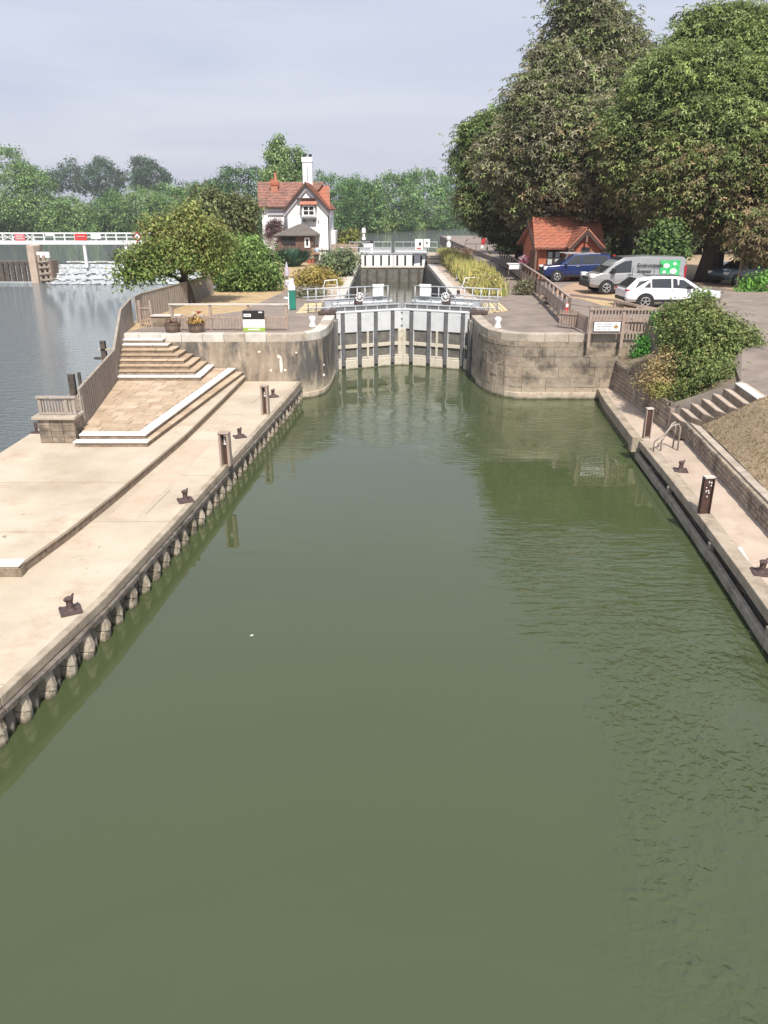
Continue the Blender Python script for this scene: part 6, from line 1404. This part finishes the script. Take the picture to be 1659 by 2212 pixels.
# ================================================================== PEOPLE
def person(loc, h, yaw, label, topc, legc, hairc, pose=0.0):
    root = thing('person', label, 'person')
    s = h/1.75
    def skinmesh(name, verts, edges, rad, m, sub=1, parent=root):
        me = bpy.data.meshes.new(name); me.from_pydata([tuple(Vector(v)*s) for v in verts], edges, []); me.materials.append(m)
        o = bpy.data.objects.new(name, me); COL.objects.link(o); o.parent = parent
        o.modifiers.new('skin', 'SKIN')
        for i, r_ in enumerate(rad): me.skin_vertices[0].data[i].radius = (r_*s, r_*s)
        me.skin_vertices[0].data[0].use_root = True
        k = o.modifiers.new('sub', 'SUBSURF'); k.levels = sub; k.render_levels = sub; return o
    V_ = [(0,0,.95),(0,0,1.2),(0,0,1.42),(0,.01,1.52),(0,.015,1.62),(.0,.01,1.70),(.17,0,1.40),(.22,.03,1.14),(.23,-.06,.92),(.24,-.08,.84),(-.17,0,1.40),(-.22,.02,1.14),(-.20,-.10,.95),(-.19,-.14,.88),
         (.09,0,.88),(.10,pose*.1,.5),(.10,.03+pose*.2,.08),(.11,-.10+pose*.2,.04),(-.09,0,.88),(-.10,-pose*.1,.5),(-.10,.03-pose*.2,.08),(-.11,-.10-pose*.2,.04)]
    E_ = [(0,1),(1,2),(2,3),(3,4),(4,5),(2,6),(6,7),(7,8),(8,9),(2,10),(10,11),(11,12),(12,13),(0,14),(14,15),(15,16),(16,17),(0,18),(18,19),(19,20),(20,21)]
    Rr = [.13,.12,.13,.055,.085,.07,.055,.045,.035,.035,.055,.045,.035,.035,.085,.06,.045,.035,.085,.06,.045,.035]
    b = skinmesh('body', V_, E_, Rr, skin)
    skinmesh('top', [(0,0,.98),(0,0,1.2),(0,0,1.42),(.17,0,1.41),(.22,.03,1.16),(-.17,0,1.41),(-.22,.02,1.16)], [(0,1),(1,2),(2,3),(3,4),(2,5),(5,6)], [.16,.145,.145,.075,.065,.075,.065], topc)
    skinmesh('trousers', [(0,0,.97),(.09,0,.86),(.10,pose*.1,.5),(.10,.03+pose*.2,.14),(-.09,0,.86),(-.10,-pose*.1,.5),(-.10,.03-pose*.2,.14)], [(0,1),(1,2),(2,3),(0,4),(4,5),(5,6)], [.15,.11,.082,.066,.11,.082,.066], legc)
    mb = MB(); mb.lathe(Vector((0, .02, 1.60))*s, [(.095*s, 0), (.105*s, .06*s), (.09*s, .13*s), (.04*s, .165*s)], 12); mb.build('hair', hairc, root)
    for sx in (-.03, .03): MB().box(Vector((sx, -.085, 1.645))*s, (.02*s, .02*s, .012*s)).build('eye', black, root)
    MB().box(Vector((0, -.095, 1.615))*s, (.02*s, .03*s, .03*s)).build('nose', skin, root)
    root.location = loc; root.rotation_euler = (0, 0, yaw); return root
cy = mat('pale_blue_cotton', (.35, .48, .62), (.5, .6, .72), 20, .9); dk = mat('black_cotton', (.02, .02, .025), rough=.9); brn = mat('brown_hair', (.06, .035, .02), rough=.7); tan_ = mat('olive_tan_cotton', (.28, .20, .13), (.2, .17, .1), 10, .9)
person((at(685.5, 561, GZ).x*77/at(685.5, 561, GZ).y, 77, GZ), 1.72, .3, 'person in a pale blue top and black trousers walking by the white cottage', cy, dk, brn, .6)
person((at(677, 561, GZ).x*77.6/at(677, 561, GZ).y, 77.6, GZ), 1.6, -.4, 'person in tan clothes next to the one in the pale blue top', tan_, tan_, brn, .3)

for i, (x, y, lab) in enumerate(((-2.47, 12.5, 'tiny pale leaf floating alone in the middle of the basin'),)):
    mb = MB(); mb.poly3([(x-.03, y-.015, .012), (x+.015, y-.02, .012), (x+.035, y+.01, .015), (x, y+.02, .012)], .006, (0, 0, 1)); one(mb.build('floating_leaf', whitepaint), lab, 'leaf')

# ================================================================== TREES AND PLANTS
CH_G = [(.145, .185, .068), (.17, .215, .08), (.11, .145, .052), (.20, .235, .10)]
CH_B = [(.19, .145, .08), (.15, .12, .065), (.22, .165, .09), (.125, .105, .06)]
OLV = [(.16, .16, .10), (.20, .19, .125), (.13, .135, .08), (.23, .215, .145)]
GRN = [(.085, .14, .045), (.11, .17, .055), (.07, .115, .04)]
def tree(name, label, base, top, r, blobs, ncl, per, cs, leaf, pal, seed, group=None, rosette=1, limbs=True, trm=None, **kw):
    t = thing(name, label, 'tree', tuple(base), group)
    L_ = [b[:3] for b in blobs[:7]] if limbs else []
    trunk_mesh(base, top, r, L_, seed, 10 if r > .15 else 6).build('trunk', trm or bark, t, smooth=True)
    crown('crown', blobs, ncl, per, cs, leaf, pal, t, seed, rosette=rosette, **kw)
    return t
YA = 62.0
A_ = [lob(*v[:3], YA+v[3]) for v in ((1250,45,56,0),(1295,78,56,2),(1215,120,42,0),(1345,120,34,2),(1225,190,62,-1),(1185,255,70,-2),(1290,240,100,0),(1350,200,62,3),(1150,330,80,-2),(1250,370,110,-3),(1330,390,100,-2),(1185,430,80,-1),(1390,290,80,2))]
tree('chestnut_tree', 'tallest chestnut tree with brownish foliage rising behind the brick hut', (19.0, 63, 3), (17.5, 62, 13), .55, lumpy(A_, 4, seed=1), 2700, 25, 1.25, .27, OLV + CH_G[:2], 101, 'horse chestnuts along the car park', rosette=4, droop=.22, zsq=.5, low=(CH_B, .35, .55), wide=.42, shell=.5, contrast=.6, updir=1.2)
YC_ = 70.0
C_ = [lob(*v[:3], YC_) for v in ((1045,303,38),(1030,350,32),(1072,355,56),(1040,410,38),(1105,310,55),(1125,400,64),(1062,455,42),(1115,470,54),(1018,440,20))]
tree('chestnut_tree', 'chestnut tree with fresh green top at the left end of the row beside the river', (12.0, 71, 3), (12.5, 70, 11), .45, lumpy(C_, 4, seed=2), 1350, 25, 1.25, .28, GRN + CH_G, 102, 'horse chestnuts along the car park', rosette=4, droop=.22, zsq=.5, low=([(.15,.115,.07),(.12,.10,.06)], .45, .7), wide=.42, shell=.45, contrast=.6, updir=1.2)
YB = 54.0
B_ = [lob(*v[:3], YB+v[3]) for v in ((1490,140,46,2),(1545,98,58,2),(1445,178,38,3),(1615,115,62,2),(1590,66,34,2),(1530,62,30,2),(1680,130,80,2),(1440,225,80,0),(1530,230,100,-1),(1630,250,100,-1),(1720,240,100,0),(1385,300,66,0),(1460,330,80,-2),(1560,350,100,-3),(1660,370,100,-3),(1400,385,60,-1),(1470,420,62,-3),(1350,350,45,0),(1620,450,70,-4),(1690,470,80,-4),(1560,412,48,-3),(1655,520,38,-4))]
tree('chestnut_tree', 'broad green chestnut tree spreading over the car park on the right', (21.0, 52, 3.1), (21.3, 52.5, 14), .62, lumpy(B_, 4, seed=3), 4000, 26, 1.15, .25, CH_G + [(.14, .19, .055), (.165, .215, .065)], 103, 'horse chestnuts along the car park', rosette=4, droop=.22, zsq=.5, low=(CH_B, .45, .75), wide=.42, shell=.45, contrast=.6, updir=1.2)
for o in [o for o in COL.objects if o.name.startswith('trunk')][-1:]:
    pass
# shaded trees behind, under the canopy
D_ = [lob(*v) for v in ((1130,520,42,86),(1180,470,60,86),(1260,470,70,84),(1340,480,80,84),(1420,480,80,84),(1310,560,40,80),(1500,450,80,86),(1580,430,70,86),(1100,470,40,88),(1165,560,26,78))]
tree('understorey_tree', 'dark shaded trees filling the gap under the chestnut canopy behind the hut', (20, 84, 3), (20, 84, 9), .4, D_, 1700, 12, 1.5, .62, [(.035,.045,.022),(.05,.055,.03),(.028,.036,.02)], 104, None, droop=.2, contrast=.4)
tree('sapling', 'slender green sapling growing between the grey van and the big chestnut trunk', at(1440, 602, GR) * 1.0, atY(1437, 500, 49.0), .06, [lob(*v, 49) for v in ((1437,500,26),(1425,545,28),(1455,540,28),(1438,525,34),(1440,570,20))], 170, 14, .6, .26, GRN + [(.09,.15,.05)], 105, limbs=False, shell=.6)
b_ = at(1440, 602, GR); 
tree('shade_bush', 'sunlit spray of shrub leaves in the shade right of the hut', (17.5, 58, 3.1), (17.5, 58, 4.6), .06, [lob(1345,545,24,58), lob(1330,570,18,58), lob(1365,575,18,58)], 70, 12, .6, .25, [(.10,.12,.05),(.07,.09,.035)], 106, limbs=False, shell=.6)
tree('low_branch_tree', 'brown tinged low chestnut spray hanging at the right edge above the parked cars', (26, 49, 3.1), (25.6, 49, 8), .14, [lob(1610,515,22,47), lob(1645,540,22,47), lob(1655,490,36,47)], 150, 12, .7, .26, CH_B + CH_G[:1], 107, limbs=False, rosette=5, wide=.34, shell=.6)
t = thing('roadside_shrub', 'bright green low shrub beside the dark hatchback', 'shrub', tuple(at(1640, 630, GR)))
crown('foliage', [lob(1640,617,22,45.5), lob(1610,620,16,45.5), lob(1670,612,26,45.5)], 110, 14, .5, .2, [(.12,.26,.05),(.16,.32,.07),(.07,.16,.03)], t, 108)
t = thing('river_shrub', 'small bright bush hanging at the river edge under the left chestnut', 'shrub', tuple(at(1100, 528, CT)))
crown('foliage', [lob(1095,522,12,80), lob(1104,512,9,80)], 50, 10, .5, .3, [(.10,.22,.06),(.13,.25,.09)], t, 109)

# left lockside tree and its neighbours
T1 = [lob(*v[:3], 43.2+v[3]) for v in ((400,482,34,0),(350,518,36,0),(440,505,40,0),(300,565,32,-1),(365,545,40,-1),(450,552,36,0),(275,600,18,-1.5),(335,585,20,-1.5),(470,525,28,1),(298,590,18,-1),(405,568,22,-1),(335,488,16,0),(445,578,18,0),(282,575,16,-1))]
tree('small_tree', 'rounded golden green tree leaning over the river fence on the left lockside', (-10.55, 43.2, 2.66), (-10.9, 43.2, 4.9), .24, lumpy(T1, 4, seed=4), 1000, 18, .62, .17, [(.16,.19,.055),(.19,.21,.07),(.12,.155,.045),(.22,.20,.075)], 110, low=([(.13,.19,.045),(.10,.16,.04)], .5, .8), shell=.5, contrast=.5)
T2 = [lob(*v, 57) for v in ((480,480,50),(450,450,34),(510,470,36),(500,510,40))]
tree('small_tree', 'dull olive tree just behind the golden green tree on the left', (-12.8, 57, 2.7), (-12.6, 57, 5), .2, lumpy(T2, 4, seed=5), 520, 16, .8, .25, [(.11,.13,.055),(.14,.15,.07),(.09,.11,.05)], 111, shell=.5, contrast=.4)
t = thing('round_bush', 'big bright green bush on the lawn behind the left lockside tree', 'bush', tuple(at(540, 632, CT)))
crown('foliage', [lob(*v, 50.5) for v in ((530,560,46),(500,585,44),(560,580,42),(535,605,34),(585,600,22),(490,545,30))], 1100, 12, .55, .19, [(.13,.20,.06),(.16,.245,.075),(.09,.145,.045)], t, 112, shell=.3, contrast=.5)
def blades(name, c, r, h, n, w, pal, parent, seed, spread=.7):
    rng = np.random.default_rng(seed); a = rng.uniform(0, 6.283, n); rr = r*np.sqrt(rng.random(n))*.35
    bx_ = c[0]+rr*np.cos(a); by_ = c[1]+rr*np.sin(a); lean = rng.uniform(.05, 1, n)*spread*r; hh = h*rng.uniform(.6, 1.05, n)*(1-.35*(lean/(spread*r)))
    b = np.stack([bx_, by_, np.full(n, c[2])], 1); d = np.stack([np.cos(a), np.sin(a), np.zeros(n)], 1); s = np.stack([-np.sin(a), np.cos(a), np.zeros(n)], 1)*w
    m_ = b + d*(lean*.4)[:, None] + np.array([0, 0, 1])*(hh*.65)[:, None]; tp = b + d*lean[:, None] + np.array([0, 0, 1])*hh[:, None]
    V = np.stack([b-s, b+s, m_+s*.9, tp, m_-s*.9], 1).reshape(-1, 3); Q = np.arange(len(V)).reshape(-1, 5)
    p_ = np.array(pal)[rng.integers(0, len(pal), n)]*(1+rng.normal(0, .2, (n, 1)))
    return np_mesh(name, V, Q, leafM, np.repeat(np.clip(p_, .003, 1), 5, axis=0), parent)
t = thing('flax_plant', 'spiky dark blue-green flax plant in front of the cottage porch', 'plant', tuple(at(632, 575, CT)))
p = at(632, 575, CT); blades('leaves', (p.x, p.y, CT), 1.7, 1.85, 420, .05, [(.035,.10,.065),(.06,.14,.10),(.10,.18,.13)], t, 113, .9)
def bush(name, label, cat, specs, Y, ncl, per, cs, lf, pal, seed, group=None, **kw):
    b = thing(name, label, cat, (specs[0] and atY(specs[0][0], specs[0][1], Y).x, Y, CT), group)
    crown('foliage', [lob(px, py, r, Y, None, vz) for px, py, r, vz in specs], ncl, per, cs, lf, pal, b, seed, **kw)
bush('shrub', 'grey green rounded shrub by the left coping of the lock chamber', 'shrub', [(725,568,30,.7),(745,560,20,.8),(712,585,24,.6),(742,585,14,.8)], 62, 420, 12, .6, .22, [(.13,.17,.09),(.10,.14,.07),(.17,.19,.11)], 114)
bush('shrub', 'golden dry shrub on the garden slope left of the gate walkway', 'shrub', [(680,595,36,.45),(655,612,24,.5),(710,610,26,.5),(690,620,30,.4)], 54, 460, 12, .5, .17, [(.30,.24,.07),(.24,.20,.06),(.20,.19,.06),(.36,.28,.10)], 115)
bush('shrub', 'low grey green mound at the edge of the path by the gates', 'shrub', [(668,634,24,.38),(685,636,18,.38)], 46.5, 200, 12, .4, .13, [(.14,.14,.09),(.11,.12,.07),(.17,.16,.11)], 116)
bush('shrub', 'yellow-green bush beyond the far green pedestal', 'shrub', [(760,512,14,1),(756,525,12,1)], 88, 110, 10, .7, .3, [(.18,.20,.05),(.22,.22,.06),(.10,.11,.05)], 117)
bush('shrub', 'dark brownish bush at the right corner of the white cottage', 'shrub', [(728,512,12,1.1),(738,520,10,1)], 90, 90, 10, .7, .3, [(.09,.08,.045),(.07,.07,.04)], 118)
bush('shrub', 'small dusty shrub at the foot of the brown fence on the right lockside', 'shrub', [(1130,622,16,.7),(1142,612,10,.8)], 48, 110, 12, .35, .13, [(.16,.15,.09),(.12,.12,.07)], 119)
bush('shrub', 'reddish dry bush on the far right coping by the upper gates', 'shrub', [(1008,545,10,.5),(988,540,8,.5)], 84, 40, 8, .5, .2, [(.2,.13,.08),(.16,.11,.07)], 120)
# tall yellow flower stalks on the right lockside
rng = np.random.default_rng(5); n = 2600
yy = rng.uniform(46.8, 84, n); f = (yy-46.8)/37; xa = 5.15 + .55*f + .3*np.maximum(0, .35-f); xb = 7.35 - .5*f
xx = xa + (xb-xa)*rng.random(n); hh = rng.uniform(.8, 1.75, n)*(1-.25*f)*(.55+.45*np.clip((yy-46.8)/6, 0, 1)); ln = rng.normal(0, .16, (n, 2))
b = np.stack([xx, yy, np.full(n, 2.66)], 1); tp = b + np.stack([ln[:, 0], ln[:, 1], hh], 1); s = np.stack([np.full(n, .022), np.zeros(n), np.zeros(n)], 1)
m_ = (b+tp)/2
V = np.stack([b-s, b+s, m_+s*1.8, tp, m_-s*1.8], 1).reshape(-1, 3); pal = np.array([(.34,.31,.10),(.26,.28,.10),(.42,.36,.13),(.18,.22,.07),(.22,.17,.09)])
c = np.repeat(pal[rng.choice(5, n, p=[.3,.25,.2,.15,.1])], 5, axis=0)
np_mesh('tall_weeds', V, np.arange(5*n).reshape(-1, 5), leafM, c, None, 'stuff')
t = thing('flower_bed', 'tangled yellow green flower bed along the right side of the lock chamber', 'flower bed', (6.2, 60, CT))
crown('foliage', [(6.3+.1*math.sin(i), 48.5+i*2.9, 3.1, .95, 1.8, .75) for i in range(13)], 1300, 12, .45, .16, [(.20,.21,.06),(.28,.26,.08),(.15,.18,.05),(.34,.29,.12),(.22,.17,.10)], t, 121, shell=.5, contrast=.5)
# shrub mass on the right planter
t = thing('hedge_shrub', 'large dense dark green and gold shrub above the bank steps', 'shrub', tuple(atY(1530, 800, 27)))
crown('foliage', lumpy([lob(*v[:3], 27+v[3]) for v in ((1530,735,58,.4),(1485,730,48,.5),(1580,745,50,.3),(1500,790,48,-.3),(1560,790,48,-.6),(1600,765,36,-.3),(1470,700,36,.9),(1510,675,30,1.0),(1545,815,24,-1.2),(1515,825,24,-1.0),(1565,808,20,-2.2),(1530,828,20,-2.0),(1490,845,20,-1.6))], 3, seed=9), 2900, 14, .40, .115, [(.11,.15,.045),(.08,.115,.035),(.14,.175,.06),(.17,.18,.07)], t, 122, shell=.4, contrast=.6)
crown('young_shoots', [lob(1515,640,16,28.8), lob(1512,660,22,28.8), lob(1535,680,16,28.6)], 110, 9, .3, .12, [(.12,.20,.06),(.16,.24,.09)], t, 123, shell=.8)
crown('yellow_leaves', [lob(1575,795,22,26.9), lob(1455,690,26,28.4)], 90, 9, .3, .11, [(.30,.34,.05),(.24,.27,.06)], t, 124, shell=.8)
t = thing('ivy', 'glossy bright green ivy climbing a post and spilling over the right lock wall', 'climbing plant', (10.3, 31.4, 1.6))
crown('foliage', [lob(*v, 31.3) for v in ((1422,688,11),(1424,710,13),(1420,732,15),(1402,750,22),(1388,772,20),(1415,765,20),(1380,790,15),(1400,800,12))], 620, 12, .26, .10, [(.06,.20,.035),(.09,.26,.05),(.04,.13,.03)], t, 125, shell=.6, contrast=.5)
MB().box((atY(1423, 720, 31.4).x, 31.5, 3.0), (.1, .1, 1.7)).build('support_post', timberpink, t)
t = thing('dry_shrub', 'straw coloured dead shrub between the ivy and the bank steps', 'shrub', (10.2, 28, 1.8))
crown('foliage', [lob(*v, 27) for v in ((1435,800,36),(1425,820,34),(1450,775,24),(1465,820,30),(1400,820,16))], 640, 14, .35, .11, [(.34,.26,.13),(.28,.21,.11),(.40,.31,.16),(.20,.17,.08)], t, 126, shell=.6, wide=.3, droop=.1)
t = thing('ground_cover_plant', 'yellow green trailing leaves over the end of the planter wall', 'plant', (10.0, 26.5, 1.4))
crown('foliage', [lob(*v[:3], v[3], None, .6) for v in ((1440,850,22,26.3),(1465,855,20,25.9),(1425,838,16,26.6),(1492,852,16,25.4),(1515,842,14,25.2),(1540,834,12,24.8))], 360, 12, .25, .09, [(.22,.22,.07),(.28,.26,.10),(.15,.17,.05)], t, 127, shell=.6)

# background trees
def bgtree(name, label, spec, Y, pal, seed, group, ncl=230, per=9, cs=2.2, lf=1.0, base=2.5, vz=1.0, **kw):
    dy_ = 34 if 120 < spec[0][0] < 480 and Y < 400 else (16 if Y < 400 else 10)
    if 590 <= spec[0][0] <= 650 or spec[0][0] < 20: dy_ = 6
    bl = [lob(px, min(py+dy_, 492), r, Y, None, vz) for px, py, r in spec]
    x = sum(b[0] for b in bl)/len(bl); top = max(b[2] for b in bl)
    t = thing(name, label, 'tree', (x, Y, base), group)
    trunk_mesh((x, Y, base), (x, Y, (base+top)/2), .35, [], seed, 6).build('trunk', bark, t)
    crown('crown', lumpy(bl, 4, seed=seed), int(ncl*1.5), per+5, cs*.58, lf*.58, pal, t, seed, shell=.5, contrast=.6, **kw)
WG = [(.125,.205,.07),(.155,.24,.085),(.10,.175,.06)]; MG = [(.08,.155,.05),(.10,.18,.06),(.06,.12,.042)]; DG = [(.045,.085,.045),(.06,.10,.055),(.038,.07,.04)]; LG = [(.16,.22,.09),(.19,.25,.11)]
G1 = 'trees along the far bank'
bg = [
 ('willow_tree', 'pale green willow at the left edge of the far bank', [(10,370,48),(-20,420,60),(20,430,55),(0,340,26),(40,470,38)], 236, WG, 620),
 ('willow_tree', 'tall pale willow second from the left edge of the far bank', [(75,390,40),(60,430,50),(100,450,42),(50,355,20),(90,480,36)], 236, WG, 520),
 ('willow_tree', 'bushy willow above the red weir sign', [(150,430,36),(175,455,40),(130,470,38),(190,490,30)], 232, WG, 380),
 ('alder_tree', 'mid green alder left of centre on the far bank above the weir', [(230,430,40),(215,465,40),(260,470,40),(245,495,24)], 236, MG+WG, 420),
 ('alder_tree', 'broad light green tree right of the weir signs on the far bank', [(300,410,38),(330,440,42),(290,460,40),(320,485,30)], 238, WG, 420),
 ('alder_tree', 'light green tree behind the top of the golden lockside tree', [(370,410,40),(400,430,44),(360,450,40),(420,400,34)], 245, WG+MG, 420),
 ('oak_tree', 'dark distant wood at far left behind the willows', [(150,372,28),(120,380,24),(180,385,26),(215,372,32),(245,380,22),(235,400,26)], 420, DG, 420),
 ('oak_tree', 'dark distant round-topped oak left of the cottage', [(310,352,20),(330,368,26),(345,378,20),(305,380,22)], 420, DG, 260),
 ('oak_tree', 'green oak left of the dark tree behind the cottage', [(430,400,34),(460,395,34),(440,440,44),(480,430,44)], 225, MG, 420),
 ('oak_tree', 'tall dark green oak just left of the white cottage', [(505,380,34),(535,378,34),(520,420,48),(555,400,36),(550,450,44),(500,460,44),(560,490,30)], 180, DG+MG, 640),
 ('poplar_tree', 'tall pale feathery poplar rising behind the cottage roof', [(598,335,17),(612,360,22),(588,375,20),(600,405,34),(628,388,18),(597,312,10),(615,322,9),(602,296,6)], 150, LG+WG, 620),
 ('poplar_tree', 'slim wispy poplar just left of the tall white chimney', [(645,325,8),(648,345,11),(642,370,14),(650,395,18)], 150, LG+WG, 170),
 ('alder_tree', 'mid green tree immediately right of the white chimney', [(700,395,28),(725,392,28),(740,420,36),(705,440,36),(720,470,36)], 200, MG, 480),
 ('alder_tree', 'bushy tree above the left end of the upper river', [(770,400,32),(790,425,38),(765,450,36),(800,460,34),(775,480,22)], 222, MG+WG, 460),
 ('willow_tree', 'broad willow above the upper gates railing', [(840,395,32),(865,410,38),(835,430,38),(870,445,38),(850,470,26)], 238, MG+WG, 480),
 ('willow_tree', 'light green willow in the middle of the upper river bank', [(915,385,30),(940,405,34),(905,420,38),(940,440,38),(925,468,26)], 262, MG+WG, 460),
 ('alder_tree', 'dark green tree touching the left edge of the chestnuts', [(965,400,30),(985,420,34),(975,450,32),(1000,440,40),(1015,470,34)], 275, MG, 420),
 ('alder_tree', 'shadowy tree seen through the gap under the left chestnut', [(1040,455,36),(1065,450,40),(1090,440,40),(1050,480,22)], 290, MG+DG, 300)]
for i, (nm, lab, spec, Y, pal, ncl) in enumerate(bg):
    bgtree(nm, lab, spec, Y, pal, 200+i, G1, ncl=ncl, cs=(2.6 if Y > 200 else 1.8) if Y < 400 else 4.2, lf=(1.05 if Y > 200 else .75) if Y < 400 else 1.9)
# hedge and reeds along the far water's edge
rng = np.random.default_rng(77)
bl = [(x, (236 if x < -60 else 231) + 2 + rng.uniform(-1, 1), 3.0, rng.uniform(4, 7), 3, rng.uniform(1.6, 3.2)) for x in np.arange(-175, -4, 6.5)]
crown('bankside_scrub', bl, 2600, 9, 1.8, .8, MG+[(.10,.16,.06)], None, 301, shell=.4, kind='stuff')
bl = [(-4+u*30 + rng.uniform(-1, 1), 228+u*62, 2.8, 4, 4, rng.uniform(1.2, 2.4)) for u in np.linspace(0, 1, 14)] + [(24+u*30, 289+u*14, 3.0, 5, 4, 3.0) for u in np.linspace(0, 1, 8)]
crown('waterside_reeds', bl, 900, 9, 1.8, .8, [(.17,.23,.07),(.20,.26,.09),(.12,.17,.06)], None, 302, shell=.4, kind='stuff')
bl = [(x, 118 + rng.uniform(-2, 2), 2.6, 3.2, 3, rng.uniform(1.2, 2.2)) for x in np.arange(-15, -7, 3.0)]
crown('island_scrub', bl, 260, 9, 1.1, .45, MG, None, 303, shell=.4, kind='stuff')
# distant hills
mb = MB(); n = 60
for i in range(n+1):
    x = -900 + 1800*i/n; z = 18 + 9*math.sin(i*.35) + 5*math.sin(i*.9+1)
    mb.v += [(x, 900, 2), (x, 960, z), (x*1.2, 1300, z*.9)]
for i in range(n):
    for j in range(2): mb.f.append((i*3+j, (i+1)*3+j, (i+1)*3+j+1, i*3+j+1))
mb.build('distant_hills', meadow, kind='structure', smooth=True)

# summer haze over the river
hb = MB(); hb.box((0, 600, 18), (3000, 1400, 46)); ho = hb.build('haze', concrete, kind='stuff')
hm = bpy.data.materials.new('haze_air'); hm.use_nodes = True; hn = hm.node_tree; hn.nodes.clear()
pv = hn.nodes.new('ShaderNodeVolumePrincipled'); pv.inputs['Color'].default_value = (.93, .95, 1, 1); pv.inputs['Density'].default_value = 0.00036; pv.inputs['Anisotropy'].default_value = 0.2
hout = hn.nodes.new('ShaderNodeOutputMaterial'); hn.links.new(pv.outputs[0], hout.inputs['Volume']); ho.data.materials.clear(); ho.data.materials.append(hm)
